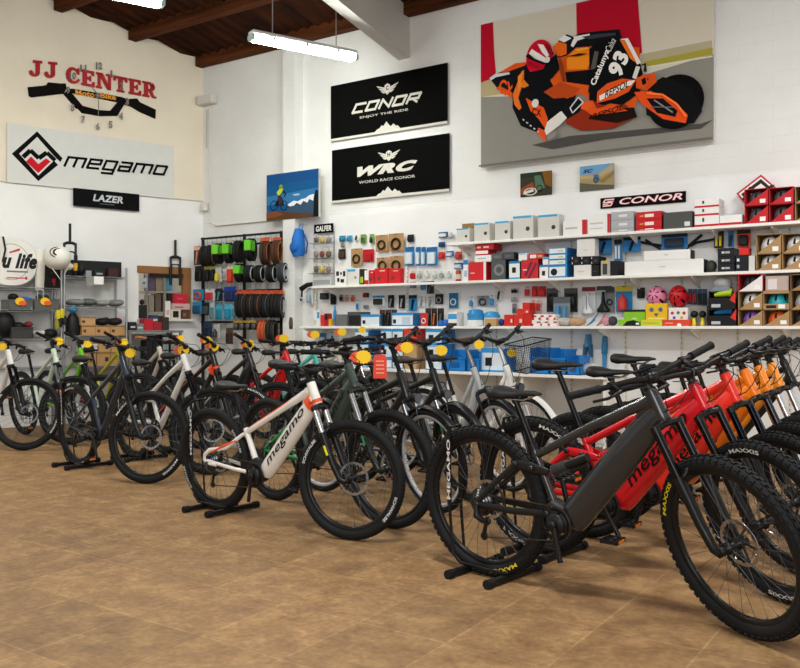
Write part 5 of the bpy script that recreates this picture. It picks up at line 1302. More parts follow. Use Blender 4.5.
for k, (a, c, y0, y1, cc_, q) in enumerate(((409.8,416,280.8,288,'#8a4a48','red and blue'), (420.5,426,280.3,290,'#3387b5','blue'), (426.8,434,280.2,293.8,'#1b1c1e','black'))):
    card(q+' pack hanging over the edge of the second shelf', SP, a, c, y0, y1, cc_, 'bag' if k < 2 else 'tool', ('#6b7d98','#1d5f90','#33353a')[k], None, .36+.03, 'part_bag', 'packs on the shelf edge') if 0 else card(q+' pack hanging just below the second shelf', SP, a, c, y0+1, y1, cc_, 'bag' if k < 2 else 'tool', ('#6b7d98','#1d5f90','#33353a')[k], None, .30, 'part_bag', 'packs under the second shelf')
for lab, a, c, y0, y1, col, pc in (('navy pack with a white stripe left of the smallest grey carton',438.5,448,232,237.6,'#1d4f86','#d9dde0'), ('white pack beside the navy pack, under the end of the top shelf',448.6,453.6,232.4,238,'#d9d8d4','#b7b9ba'),
        ('small navy pack, second row under the end of the top shelf',438.5,445,242,247.2,'#1d4f86','#17406c'), ('orange red pack under the small navy pack',438.5,445,252,259.2,'#d43a2a','#c22c22'), ('blue pack right of the orange red pack',446,453.8,251,256.6,'#2b6fae','#c9d3da'),
        ('red and tan pack left of the red cartons',455.4,462,251.5,259.6,'#c8503c','#b8382c'), ('dark blue pack above the red tin',454,463,262.8,269,'#1d4f86','#b9c6cf')):
    card(lab, SP, a, c, y0, y1, col, 'box', pc)
b = MB(); c = back(458.5, 278.5, .16); h = zat(458.5, 271, .16)-SHZ[2]; b.lathe([(0,0),(.033,0),(.033,h),(.03,h+.004),(0,h+.004)], mat('#a83a2a', .35, .3), (c.x, c.y, SHZ[2]+.001), 'z', 18); b.lathe([(.0335,h*.25),(.0335,h*.7)], mat('#c9bca8', .4), (c.x, c.y, SHZ[2]+.001), 'z', 18)
tag(build('tin', b), 'small red tin on the second shelf under the dark blue pack', 'tin')
box('slim white and blue carton left of the big red carton', 'carton', 463.2, 468, 260, 2, WT, [(0,.78,1,1,BL), (.2,.2,.8,.5,'#9db8c9')])
z = box('big red carton with a white edge on the second shelf', 'carton', 468.6, 486, 262.2, 2, '#cc2028', [(.86,0,1,1,'#e8e2de'), (.1,.38,.35,.44,'#e9b0a8')], dep=.24)
z2_ = box('white flat carton lying on the big red carton', 'carton', 474.4, 491, 255.2, z, WT, [(.2,.4,.7,.6,'#b9b7b2')])
z2_ = box('red and white flat carton on the white flat one', 'carton', 475.7, 488, 250, z2_, RD, [(.0,.25,1,.85,'#efe9e6')])
box('red flat carton topmost of the stack on the big red carton', 'carton', 475.2, 493.5, 244, z2_, '#b81a22', [(.1,.3,.3,.6,'#e9c8c0'), (.45,.3,.75,.6,'#e9c8c0')])
z = box('dark grey carton with a pale rosette next to the big red one', 'carton', 491.2, 505.4, 260, 2, '#4f5152', [('o',.55,.5,.30,'#7a7d7e'), ('o',.55,.5,.16,'#4f5152')], dep=.24, rr='#1c1d1f')
box('small dark carton on the dark grey carton, left of two', 'carton', 492, 502.4, 253.4, z, '#55585a', [(.2,.3,.7,.6,'#6e7172')]); box('small dark carton on the dark grey carton, right of two', 'carton', 503, 514, 252, z, '#47494b', [(.2,.3,.7,.6,'#5f6263')], rr='#17181a')
box('white and blue carton with a black picture beside the dark grey carton', 'carton', 509, 519.6, 261, 2, WT, [(0,.86,1,1,BL), (0,0,1,.1,CY_), (.3,.35,.65,.65,'#1a1a1c')], rr='#15324a')
box('upper white and blue carton beside the striped red carton', 'carton', 518.5, 526.8, 253, zat(521,261.2,.33), WT, [(0,.8,1,1,'#8fc0de')], dep=.14)
z = box('red carton with dark diagonal stripes on the second shelf', 'carton', 521.2, 538, 259.6, 2, '#c9242c', [([(.35,.0),(.5,0),(.95,.75),(.85,.85)],'#6a2038'), ([(.2,.2),(.3,.1),(.7,.85),(.55,.9)],'#6a2038'), (.1,.44,.35,.5,'#f0cdc8')], dep=.24, rr='#8a151c')
box('red and white flat carton on the striped red carton', 'carton', 528.5, 544, 253.4, z, RD, [(.1,.2,.5,.8,'#efe2da'), (.6,.3,.9,.7,'#c9a85a')], dep=.2)
z = box('small white and blue carton at the foot of the blue carton stack', 'carton', 539.4, 548.2, 265, 2, WT, [(0,.85,1,1,BL), (.3,.2,.65,.55,'#1a1a1c')], rr='#1f6fa8')
box('tiny white and blue carton on the small one beside the blue stack', 'carton', 542.6, 548.2, 257, z, WT, [(0,.7,1,1,CY_)], dep=.1)
z = 2
for k, y in enumerate((265, 259.4, 254, 247.6)): z = box('%s blue and white carton of the blue stack on the second shelf' % ('bottom','second','third','top')[k], 'carton', 549, 567, y, z, '#2a86c0', [(.02,.12,.9,.85,'#dfe6ea')]+([('o',.28,.45,.28,'#1c1d1f')] if not k else [(.5,.3,.8,.6,'#c9c59a')]), dep=.26, rr='#1d5c92', group='blue and white cartons')
z = box('low white carton under the small black cartons', 'carton', 573.8, 591, 265, 2, '#dedcd8', [(.2,.4,.6,.5,'#c2c0bc')]); box('black carton beside the low white carton', 'carton', 591.6, 599, 264.8, 2, BK, [(.2,.4,.7,.5,'#3a3b3d')])
for k, (a, c) in enumerate(((571,579.6), (580.4,589.8), (590.4,599))): zz = box('%s of three small black cartons in a row' % ('left','middle','right')[k], 'carton', a, c, 256.2, z+.002, BK, [(.1,.1,.2,.3,'#d9d8d4'), (.1,.7,.2,.9,'#d9d8d4'), (.45,.3,.75,.6,'#3c3e40')], group='small black cartons in a row')
box('plain white carton standing above the small black cartons', 'carton', 576.8, 594.6, 239, zz, '#dedcd8', [(.4,.35,.6,.4,'#b9b7b2')], dep=.12)
def pouch(lab, a, c, y0, y1, col, pc, off=.12, prod='tool'): card(lab, 'accessory bag', a, c, y0, y1, col, prod, pc, '#17181a', off, 'accessory_pack', 'blue accessory packs under the top shelf')
pouch('blue pack with a black pump right of the plain white carton', 595.2, 611.4, 237, 254, '#2a7fc0', '#16171a')
pouch('blue and white strip pack, left end of the long white cartons', 614.2, 622, 239.4, 261, '#2f87c6', '#e3e8ec', .12, 'pair')
pouch('blue pack with a black strap beside the blue strip pack', 623, 640.6, 237, 251.6, '#2878b8', '#16171a')
pouch('blue pack with a dark pouch above the long white cartons', 661.5, 687.6, 233.8, 248.6, '#2574b4', '#1a2c40', .14, 'box')
box('grey carton with black gear picture and black side', 'carton', 600.8, 610, 260.6, 2, '#a9a9a2', [(.2,.1,.7,.8,'#3a3c3e'), (.4,.8,.8,1,'#d9a830')], rr=BK); box('black carton beside the grey gear carton', 'carton', 610.2, 617.6, 260.8, 2, BK)
z = box('longest white carton lying on the second shelf', 'long carton', 624.6, 703.6, 260.2, 2, WT, [(.45,.5,.53,.54,'#8a8a8a')], dep=.16, rr='#1c1d1f')
box('shorter long white carton on top of the longest one', 'long carton', 643.8, 690.2, 250.2, z, WT, [(.45,.5,.53,.56,'#8a8a8a')], dep=.16, rr='#1c1d1f')
def bars(lab, L, r, off=.10):
    b = MB(); b.tube([back(x, y, off) for x, y in L], r, mat('#1b1c1e', .4), 8); tag(build('bare_handlebar', b), lab, 'handlebar', 'bare handlebars on the panel')
bars('bare black handlebar left of the dark pouch pack', [(640,242), (652,244.2), (664,246)], .014, .09); bars('bent bare black handlebar above the long white cartons', [(645.5,239.8), (655,246), (660.5,249)], .013, .07)
bars('bare black handlebar rising right of the dark pouch pack', [(686.5,248.4), (692,243), (702,234.6)], .014, .09); bars('long bare black handlebar beside the glove pack', [(690,246), (697,242.4), (716,239)], .013, .07)
b = MB(); c = back(708.8, 270, .30); b.ball((c.x, D-.22, SHZ[2]+.062), (.055,.055,.06), mat('#3f4238', .6), 14, 8); tag(build('horn', b), 'dark round bag between the longest white carton and the black shoe cartons', 'bag')
card('black glove pack with yellow tips hanging under the top shelf', 'gloves', 714, 723.8, 231.2, 248, '#1b1c1e', 'pair', '#d8c22a', '#26272a', .12, 'glove_pack')
card('narrow blue pack beside the orange one', SP, 728, 733.8, 230.6, 247, '#2a76b2', 'tool', '#1c2530', None, .12)
card('orange and black pack hanging above the black cartons', SP, 737, 750.6, 230, 247, '#dc4a22', 'box', '#1a1a1c', '#1d1d1f', .12)
z = 2
for k, y in enumerate((264, 256.4, 248)): z = box('%s black carton with white lettering in the stack of three' % ('bottom','middle','top')[k], 'carton', 717.6, 734, y, z, '#1d1e20', [(.25,.35,.42,.6,'#d0d2d4'), (.46,.35,.75,.6,'#a9acae')], rr='#3d4b58', group='black cartons with white lettering')
z = box('tall black carton with a white label beside the lettered black ones', 'carton', 736, 748, 255.2, 2, '#1a1b1e', [(.08,.62,.28,.8,'#d9dde0'), (.08,.2,.28,.4,'#9db0c0')])
box('small red carton on the tall black carton', 'carton', 739, 748.6, 248, z, '#d42a22', dep=.12); box('white carton beside the tall black carton', 'carton', 748.6, 754.8, 255.6, 2, '#d2d0cc')
o2 = DEP[2]+PANEL-.02
for k, (a, c) in enumerate(((756,781), (782,808))):
    z = 2
    for r, y in enumerate((253.4, 234)):
        z = helmet_box('kraft open helmet carton on the second shelf, %s, %s column' % (('lower','upper')[r], ('left','right')[k]), 'white and black helmet in the %s kraft carton, %s column, second shelf' % (('lower','upper')[r], ('left','right')[k]), a, c, y-k*.7, z, KR_, '#dcdcda', o2)

# ---- third shelf
card('white bottle pack below the left end of the second shelf', 'pump pack', 307, 313.2, 288, 303.4, '#d3d6d8', 'bottle', '#8fa4b4', None, .05)
b = MB(); a = back(301, 289, .10); e = back(314, 284, .10); b.tube([a, a.lerp(e, .5)+V((0,0,.02)), e], [.035,.03,.028], mat('#1c1d1c', .6), 9); b.tube([a+V((.02,0,0)), a+V((.03,-.02,-.10))], .012, mat('#1c1d1c', .6), 7); tag(build('bar_end', b), 'black folded handlebar grip hanging left of the white bottle pack', 'grip')
b = MB(); a = back(298, 305, .05); b.tube([a, a+V((.01,0,.05)), a+V((.06,0,.07))], .012, mat('#26272a', .5), 7); b.ball(a+V((.0,0,-.05)), .03, mat('#26272a', .5), 9, 6); tag(build('wall_hook', b), 'small black bracket on the wall left of the third shelf', 'bracket')
box('white and blue leaning carton at the left end of the third shelf', 'carton', 313.6, 320, 310.4, 3, '#dfe2e2', [(.55,.5,.9,.9,'#3a8fbf'), (.1,.1,.4,.4,'#c9c2b0')], dep=.06)
box('small red carton at the left end of the third shelf', 'carton', 320.4, 323.8, 315, 3, '#d4302a', dep=.08); box('red and black carton beside the small red one', 'carton', 324, 328, 313.4, 3, '#a8202a', [(.2,.5,.9,.95,'#2a1a1c')], dep=.08); box('low yellow carton behind the blue bottle', 'carton', 328.4, 331.4, 319, 3, '#d8a428', dep=.08)
b = MB(); X = back(333.8, 320, .30).x; r = .022; h = zat(333.8, 306, .30)-SHZ[3]; b.lathe([(0,0),(r,0),(r,h*.7),(r*.6,h*.8),(r*.5,h),(0,h)], mat('#2f86c0', .35), (X, D-.30+r, SHZ[3]+.001), 'z', 14); tag(build('bottle', b), 'blue bottle near the left end of the third shelf', 'bottle')
card('black pack hanging behind the blue bottle', SP, 330.4, 336, 293.8, 304.5, '#26282a', 'bag', '#141416'); card('black pack under the wire display stand', SP, 319.8, 328.8, 293, 299.4, '#242527', 'box', '#37393c')
box('low grey carton beside the blue bottle', 'carton', 335.8, 347, 314.4, 3, '#6a6c6d', dep=.2); box('dark grey carton with a black face beside the low grey one', 'carton', 347.4, 360.6, 311.8, 3, '#4c4e50', [(.1,.05,.95,.75,'#242527')], dep=.2)
for lab, a, c, y0, y1, col, pr, pc in (('grey and black pack, first in the row of little packs',339.4,343.4,294.6,301.6,'#8a8c8e','bag','#2a2b2d'), ('peach pack, second in the row of little packs',344.6,349,294.8,301.8,'#d8b8a8','bag','#c88a78'), ('orange pack, third in the row of little packs',351,354.8,295,302,'#d9a08a','bag','#c8502c'),
        ('white and blue pack with a bottle beside the orange little pack',356,359.8,299.6,310,'#cfe0ea','bottle','#2a86c0'), ('small red and black pack above the blue topped carton',363,368.8,292.8,297.4,'#3a2a2c','box','#8a1c24'), ('small grey pack under the red and black one',363.4,368.6,305,308.4,'#9a9c9e','box','#7a7c7e')):
    card(lab, SP, a, c, y0, y1, col, pr, pc)
card('white and blue pack with a handle, hanging above the blue topped carton', SP, 372.6, 384.6, 295.6, 305.6, '#e2e8ec', 'box', '#2a2c2e', '#2d8cc8', .10)
box('blue topped white carton left of the black packs on the third shelf', 'carton', 361.2, 379, 314.4, 3, '#d9e2e8', [(0,.78,1,1,'#2d8cc8'), (.08,.2,.24,.5,'#1c1d1f')], dep=.22, rr='#2d8cc8')
for k, (a, c, cc_) in enumerate(((388,394,'#1b1c1e'), (398.7,405,'#1e1f21'), (408.8,416.8,'#2a86be'))): card(('black','second black','blue and black')[k]+' hanging tool pack above the third shelf', 'tool pack', a, c, 295, (307.6,308.4,311)[k], cc_, 'tool', ('#8a8c8e','#a8aaac','#15181c')[k], '#1b1c1e', .06)
for k, (a, c) in enumerate(((418,425.2), (426.2,434))): card(('left','right')[k]+' of two white packs hanging beside the dark lock pack', SP, a, c, 296.4, 307, '#d3d5d4', 'tool', '#9aa0a2')
card('dark lock pack hanging above the black tool cards', 'lock', 435.2, 443.2, 294, 304, '#2b2d30', 'ring', '#8d9093'); card('blue pack with a ring hanging above the white and blue carton', SP, 449, 458.2, 293, 308, '#24709e', 'ring', '#c9d3d8')
for k, (a, c) in enumerate(((379.6,385), (385.4,391), (391.4,397))): card('%s of three black cards standing on the third shelf' % ('left','middle','right')[k], 'tool pack', a, c, 309.6, 324, '#1d1a1b', 'tool', '#3c3a3c', '#4a2c2e', .30-.05*k, 'blister_pack', 'black cards standing on the shelf', 3)
box('large blue and white carton in front on the third shelf', 'carton', 392, 412.6, 312.6, 3, '#d9e2e8', [(0,.8,1,1,'#2d8cc8'), (0,0,1,.1,'#2d8cc8'), (.06,.2,.2,.5,'#1c1d1f'), (.5,.15,.9,.7,'#b9c9d4')], dep=.26, rr='#1d6aa8')
card('red pack standing right of the large blue and white carton', SP, 420.6, 427.6, 312.8, 324, '#c8302c', 'ring', '#e8d8d0', None, .28, base=3)
for k, (a, c) in enumerate(((425.4,431), (431.4,437), (437.6,443.8))): card('%s of three black tool cards with orange handles' % ('left','middle','right')[k], 'tool pack', a, c, 308.2, 324, '#1c1d1f', 'tool', '#c8641e' if k == 1 else '#5a5c5e', '#3a2c2a', .24-.04*k, 'blister_pack', 'black cards with tools', 3)
for k, (x, y, r) in enumerate(((440.5,319.6,.045), (445.5,318.6,.05))):
    b = MB(); X = back(x, 320, .30).x; b.ball((X, D-.28, SHZ[3]+r*.75), (r, r*.8, r*.75), mat('#1f63b8', .5), 12, 7); tag(build('pouch', b), ('left','right')[k]+' of two blue pouches beside the black tool cards', 'pouch', 'blue pouches')
box('white blue and black carton between the pouches and the tubs', 'carton', 448.2, 456.8, 312, 3, WT, [(0,.5,1,.86,'#3a9ad0'), (0,0,1,.22,'#2a2c2e')], dep=.16)
jar('large white tub with a domed blue lid on the third shelf', 463.6, 479.4, 309.2, 3, '#dfe3e4', '#2a86c4', mid='#3a90c8'); jar('white tub with a blue lid, right of the larger tub', 480.4, 495.5, 311.4, 3, '#d3dadd', '#3a98cc', off=.30)
box('low cork coloured carton in front of the right tub', 'carton', 484.6, 496, 318.6, 3, '#c09a68', off=.385, dep=.06)
b = MB(); X = back(500.6, 320, .28).x; b.ball((X, D-.26, SHZ[3]+.04), .04, mat('#1d3f86', .4), 12, 8); tag(build('ball', b), 'dark blue ball shaped lamp between the tubs and the red cartons', 'lamp')
for lab, a, c, y0, y1, col, pr, pc in (('white and blue pack above the large tub',468.8,475,296.4,307,'#dbe3e8','bottle','#3a8fc4'), ('grey card of small parts above the tubs',477.2,488.6,295.8,306,'#8f9496','ring','#3c3f42'), ('white and blue pack right of the grey card',489.6,495.2,295,306.6,'#d9e4ea','box','#3a8fc4'), ('white pack with a black stripe above the tubs',495.8,502,287.8,300.4,'#e2e1de','tool','#2a2b2d'),
        ('small white and black pack above the red cartons',511,518.8,288.4,293.2,'#b7b6b4','box','#2c2526'), ('small grey pack under the white and black one',511,518.8,297,301.6,'#c6c8c8','box','#8f9496'), ('grey tube pack left of the red carton pyramid',512,516.8,303.6,313.4,'#8d8f90','bottle','#55585a')):
    card(lab, SP, a, c, y0, y1, col, pr, pc)
RG = 'small red cartons in a pyramid'
z = SHZ[3]
za = box('left red carton in the bottom row of the pyramid', 'carton', 504, 513.2, 314.6, 3, '#cc2a24', [(.7,.3,.9,.6,'#eec8c0')], group=RG); zb2 = box('middle red carton in the bottom row of the pyramid', 'carton', 513.6, 523.4, 314.4, 3, '#d0302a', [(.6,.3,.85,.6,'#eec8c0')], group=RG); box('right red carton in the bottom row of the pyramid', 'carton', 523.8, 531.4, 314.4, 3, '#c42822', group=RG)
zc = box('red carton in the middle row of the pyramid', 'carton', 517, 529.4, 308.6, zb2, '#d22e28', [(.7,.3,.9,.6,'#eec8c0')], dep=.16, group=RG); box('red carton on top of the pyramid', 'carton', 522.4, 529.6, 302.6, zc, '#cc2a24', dep=.14, group=RG)
WR = 'small white and red cartons in a pile'
for k, (a, c) in enumerate(((531.8,540), (540.6,547.6), (548.2,557))): zz = box('white and red small carton, bottom row, %s' % ('left','middle','right')[k], 'carton', a, c, 320, 3, '#e6e1de', [(0,.0,.2,.4,RD), (.6,.5,1,.75,RD)], group=WR)
for k, (a, c) in enumerate(((533.6,540.4), (541,548.4), (549,555.6))): z5 = box('white and red small carton, upper row, %s' % ('left','middle','right')[k], 'carton', a, c, 314.2, zz, '#e6e1de', [(.0,.5,.4,.8,RD), (.7,.0,1,.4,RD)], dep=.16, group=WR)
for k, (a, c) in enumerate(((524.6,531), (532,538), (538.6,546))): card('%s red hanging pack above the white and red pile' % ('left','middle','right')[k], SP, a, c, 286.2, 296.6, '#c4282c' if k else '#d9cfc8', 'box', '#cf3230', None, .06, group='red hanging packs')
for k, (a, c) in enumerate(((531,535.8), (536.2,541.4))): card('%s red and white pack in the lower hanging row' % ('left','right')[k], SP, a, c, 300, 311, '#d8b0a8', 'box', '#c43a34', None, .08)
for k, (a, c) in enumerate(((546.6,557.8), (564.2,577.4))): card('%s black knee pad set on a dark card' % ('left','right')[k], 'knee pads', a, c, 288.2, 312, '#26272a', 'bag', '#121214', '#4c4f53', .08, 'knee_pad_set')
card('bag of blue gloves leaning between the black knee pads', 'gloves', 553.4, 570, 297, 322, '#7d868c', 'pair', '#4a86b4', '#565b60', .20, 'glove_bag', base=3)
for k, (x, r, col) in enumerate(((564, .10, '#b4b0a6'), (576, .10, '#b9926e'))):
    b = MB(); X = back(x, 320, .28).x; b.ball((X, D-.26, SHZ[3]+.045), (r, .07, .045), mat(col, .35), 12, 6); tag(build('clear_bag', b), ('clear bag of pale parts in front of the blue gloves','clear bag of tan parts left of the white saddle')[k], 'bag')
saddle_pack('white saddle hanging on a red topped card', 582, 595.6, 287, 314, '#dfe4e8', '#c9cdd0', '#7a2c30'); saddle_pack('black saddle hanging on a dark card beside the white saddle', 596.6, 612, 286, 312.6, '#16171a', '#b2b6b8', '#3c4044'); saddle_pack('black saddle pack left of the blue card with a red bottle', 612.6, 615.4, 286, 312, '#16171a', '#8d9194', '#3c4044') if 0 else None
def loose_saddle(lab, a, c, y0, col, off=.22):
    X0, X1 = back(a, 320, off).x, back(c, 320, off).x; z1 = zat((a+c)/2, y0, off); b = MB(); n = 8; P = []
    rows = [(0,.10,.0),(.15,.16,.0),(.4,.22,.0),(.65,.45,.0),(.85,.8,.0),(1,.75,.0)]
    A, E = V((X1, D-off, z1)), V((X0+.02, D-off, SHZ[3]+.02)); d = (E-A); s = V((1,0,.6)).normalized()
    for t_, q, _ in rows:
        for k in range(n):
            an = 2*PI*k/n; P.append(A+d*t_+s*(.06*q*math.cos(an))+V((0,-.02*math.sin(an),0)))
    F = [(i*n+k, i*n+(k+1) % n, (i+1)*n+(k+1) % n, (i+1)*n+k) for i in range(len(rows)-1) for k in range(n)]+[tuple(range(n)), tuple(range((len(rows)-1)*n, len(rows)*n))]
    b.add(P, F, mat(col, .45), True); tag(build('loose_saddle', b), lab, 'bicycle saddle')
loose_saddle('cream saddle lying under the white hanging saddle', 577.5, 590, 314, '#d9d5c8'); loose_saddle('blue saddle leaning under the black hanging saddle', 588, 599, 312.6, '#3f7cb8'); loose_saddle('pink and cream saddle beside the blue one', 598, 605, 313.6, '#c77a88', .18)
card('dark pack with a black lock left of the blue bottle card', 'lock', 605.4, 614.4, 287, 312, '#6c7074', 'ring', '#151618', '#3a3d40', .07)
card('blue card with a red and white bottle on the third shelf', 'pump pack', 616, 632, 285.6, 312, '#1f7cba', 'bottle', '#c43a34', '#c9b83a', .07); card('small black pack left of the pink helmet', SP, 637, 644.8, 287.6, 298.2, '#2c2e30', 'box', '#1a1b1d')
for k, (x, col) in enumerate(((606, '#c98a98'), (612, '#3a3c40'))):
    b = MB(); X = back(x, 322, .24).x; b.ball((X, D-.22, SHZ[3]+.05), (.05,.05,.05), mat(col, .5), 10, 6); tag(build('pouch', b), ('pink pouch','dark pouch')[k]+' beside the green and black carton', 'pouch')
z = box('flat green and black carton at the front of the third shelf', 'carton', 618, 640.4, 319.4, 3, '#8cc02c', [([(.2,0),(1,0),(1,.55),(.7,.9),(.4,.7)], '#1a1c1a'), (.8,.2,.95,.5,'#dfe3d8')], dep=.10)
box('green carton with a black top behind the flat green one', 'carton', 624, 645.2, 309.6, 3, '#86bc2a', [(0,.86,1,1,'#1d201a'), (.4,.4,.6,.5,'#c9d8a0')], off=.25, dep=.1)
z = box('flat yellow carton at the front of the third shelf', 'carton', 640.8, 662, 319.8, 3, '#d4cc2c', [(.05,.2,.9,.6,'#a8c83a'), (.2,.3,.7,.5,'#e2a22c')], dep=.10)
b = MB(); X0, X1 = back(645.6, 310, .27).x, back(667, 310, .27).x; z0, z1 = SHZ[3]+.001, zat(656, 303.4, .27); frontbox(b, X0, X1, z0, z1, D-.27, .06, '#e2b422', [('o',.28,.72,.10,'#4a6a7a'), ('o',.70,.72,.10,'#4a6a7a'), ([(.38,.55),(.62,.55),(.5,.40)], '#3a5a6a'), (.1,.3,.9,.36,'#e8d87a')]); tag(build('bell_carton', b), 'yellow display carton with a bird face in front of the pink helmet', 'carton')
z = box('flat orange red carton at the front of the third shelf', 'carton', 662.4, 689.6, 319.6, 3, '#d8482e', [('o',.62,.1,.34,'#ece4de'), (.1,.4,.4,.5,'#f0c0b0')], dep=.10)
box('white carton with small coloured dots below the red helmet', 'carton', 668.4, 688, 307.6, 3, '#e8e6e2', [('o',.2,.7,.09,'#b83a5a'), ('o',.5,.72,.09,'#3a8a5a'), ('o',.8,.7,.09,'#c0302a'), ('o',.3,.45,.08,'#3a5ab8'), ('o',.68,.45,.08,'#c9a22a')], off=.26, dep=.08)
def hung_helmet(lab, a, c, y0, y1, col):
    X0, X1 = back(a, 300, .22).x, back(c, 300, .22).x; z1, z0 = zat((a+c)/2, y0, .22), zat((a+c)/2, y1, .22)
    helmet(lab, V(((X0+X1)/2, D-.16, (z0+z1)/2)), ((X1-X0)/2, (z1-z0)/2*.95, .125), col, 1.35)
hung_helmet('pink child helmet hanging above the yellow bird-face carton', 645.4, 664.8, 285, 308.5, '#d985a8'); hung_helmet('red child helmet hanging above the dotted white carton', 667.4, 686.2, 284.4, 308.6, '#c41f28')
for k, (a, c) in enumerate(((688,692.2), (692.6,697), (697.6,702.2), (702.6,707))): card('%s dark topped pack, %s of four above the yellow horns' % ('red' if k < 2 else 'blue black', ('first','second','third','last')[k]), SP, a, c, 289, 303.6+k*.6, '#1d2a38', 'pair', '#c8262c' if k < 2 else '#1b2228', '#1d4a6a', .10, group='dark topped packs')
for k, x in enumerate((693.4, 702)):
    b = MB(); X = back(x, 320, .30).x; b.lathe([(0,0),(.022,0),(.02,.02),(.012,.075),(.0,.078)], mat('#e3d22c', .4), (X, D-.28, SHZ[3]+.001), 'z', 14); b.ball((X, D-.28, SHZ[3]+.11), .034, mat('#1a1b1d', .45), 12, 8); tag(build('squeeze_horn', b), ('left','right')[k]+' yellow squeeze horn with a black bulb', 'horn', 'squeeze horns')
box('grey pack behind the squeeze horns', 'carton', 690, 707, 306, 3, '#8f8b84', [('o',.3,.6,.16,'#2c2c2e'), ('o',.75,.6,.16,'#2c2c2e')], off=.20, dep=.08)
o3 = DEP[3]+PANEL-.02
def shoe_tray(lab, a, c, yt, base, shoe, sl):
    off = o3; X0, X1 = back(a, 300, off).x, back(c, 300, off).x; z0 = SHZ[3] if base == 3 else base; z1 = zat((a+c)/2, yt, off); yf = D-off; m = mat('#141518', .5); b = MB(); z0 += .001
    h = z1-z0; b.box((X0,yf,z0), (X1,yf+.25,z0+h*.62), m); b.box((X0,yf+.2,z0+h*.62), (X1,yf+.25,z1), m); b.box((X0,yf+.02,z0+h*.62), (X0+.006,yf+.25,z1), m); b.poly([(X0+.03,yf-.001,z0+h*.1),(X0+.11,yf-.001,z0+h*.1),(X0+.11,yf-.001,z0+h*.28),(X0+.03,yf-.001,z0+h*.28)], mat('#b9bcc0', .5))
    b.prism([(X1-.05,yf-.001,z0+h*.5),(X1,yf-.001,z0+h*.3),(X1,yf-.001,z1)], (0,.03,0), mat('#d4302a', .5)); tag(build('shoe_carton', b), lab, 'box', 'black shoe cartons')
    b = MB(); zz = z0+h*.63; cx = (X0+X1)/2; b.tube([(X0+.04,yf+.09,zz+.025), (cx-.04,yf+.09,zz+.035), (cx+.04,yf+.09,zz+.05), (X1-.05,yf+.09,zz+.045)], [(.035,.018), (.042,.028), (.04,.040), (.036,.04)], mat(shoe, .5), 10); tag(build('cycling_shoe', b), sl, 'shoe')
    return z1
z = shoe_tray('lower black shoe carton left of the kraft helmet cartons', 708, 736, 309.2, 3, '#2f82c4', 'blue cycling shoe in the lower black carton'); z = shoe_tray('upper black shoe carton left of the kraft helmet cartons', 708, 735.4, 291, z, '#b4cc2a', 'lime cycling shoe in the upper black carton')
b = MB(); X0, X1 = back(711, 300, .3).x, back(731, 300, .3).x; c = V(((X0+X1)/2, D-.24, z+.07)); b.ball(c, ((X1-X0)/2, .08, .068), mat('#9a9d9c', .4), 14, 8); b.cbox((X0+.01, D-.31, z+.001), (X1-.01, D-.17, z+.04), mat('#7d8a94', .4)); tag(build('clear_bag', b), 'clear bag with a grey helmet on top of the black shoe cartons', 'bag')
for k, (a, c) in enumerate(((738.2,762.4), (763.2,789.4), (790.4,817))):
    hz = (('#8a62b8','purple'), ('#e0642a','orange'), ('#3a3c3e','dark'))[k]; hy = (('#e0dedc','white and black'), ('#2aa8b4','teal'), ('#b9bcbe','pale grey'))[k]
    z = helmet_box('kraft helmet carton with the %s helmet, bottom row of the third shelf' % hz[1], '%s helmet in a kraft carton on the third shelf' % hz[1], a, c, 309.4, 3, KR_, hz[0], o3, diag=True)
    z = helmet_box('kraft helmet carton with the %s helmet, upper row of the third shelf' % hy[1], '%s helmet in a kraft carton above the %s one' % (hy[1], hz[1]), a, c, 291.2-k*.6, z, KR_, hy[0], o3, diag=(k != 1))
    if k != 1: helmet_box(('white and red open helmet carton','dark brown open carton')[k//2]+' topmost on the third shelf', ('dark helmet in the white and red carton','dark helmet in the topmost brown carton')[k//2], a, c, 274, z, ('#c6262c','#8a6a48')[k//2], '#3a3c40', o3, face=('#e6e2de','#9a7a52')[k//2], inner='#6b4a3c')
box('pale plastic wrapped carton between the white and red carton and the photo edge', 'carton', 765.4, 788.6, 276, z, '#b9a59c', [(.1,.1,.5,.8,'#dcd6d2')], off=o3-.03)

# ---- low counter
CB = 'blue and white cartons on the low counter'
def cstack(a, c, ys, labs, off, cols=None):
    z = 4
    for k, (y, l) in enumerate(zip(ys, labs)): z = box(l, 'carton', a, c, y, z, (cols or {}).get(k, '#d3dde4'), [(0,.80,1,1,'#2d8cc8'), (0,0,1,.08,'#2d8cc8'), (.2,.25,.5,.6,'#1c1d1f')] if not (cols and k in cols) else [(.2,.4,.6,.6,'#8a6a48')], dep=.3, off=off, rr='#1d6aa8' if not (cols and k in cols) else None, group=CB)
cstack(381, 391.6, (358, 343.6, 328.6), ('blue and white carton at the foot of the left counter stack', 'blue and white carton in the middle of the left counter stack', 'blue and white carton on top of the left counter stack'), .45)
cstack(392.4, 402.4, (357.4, 343, 328.8), ('blue and white carton at the foot of the second counter stack', 'blue and white carton in the middle of the second counter stack', 'blue and white carton on top of the second counter stack'), .47)
cstack(403.4, 416.4, (358, 344, 329.4), ('kraft carton at the foot of the third counter stack', 'kraft carton in the middle of the third counter stack', 'red carton on top of the third counter stack'), .45, {0:'#b08a5e', 1:'#b8946a', 2:'#cc3a2a'})
cstack(425.6, 441.4, (358.6, 343.6, 329.2), ('blue and white carton at the foot of the fourth counter stack', 'blue and white carton in the middle of the fourth counter stack', 'blue and white carton on top of the fourth counter stack'), .47)
cstack(481, 503, (348,), ('single large blue and white carton on the counter left of the basket bicycle',), .50)
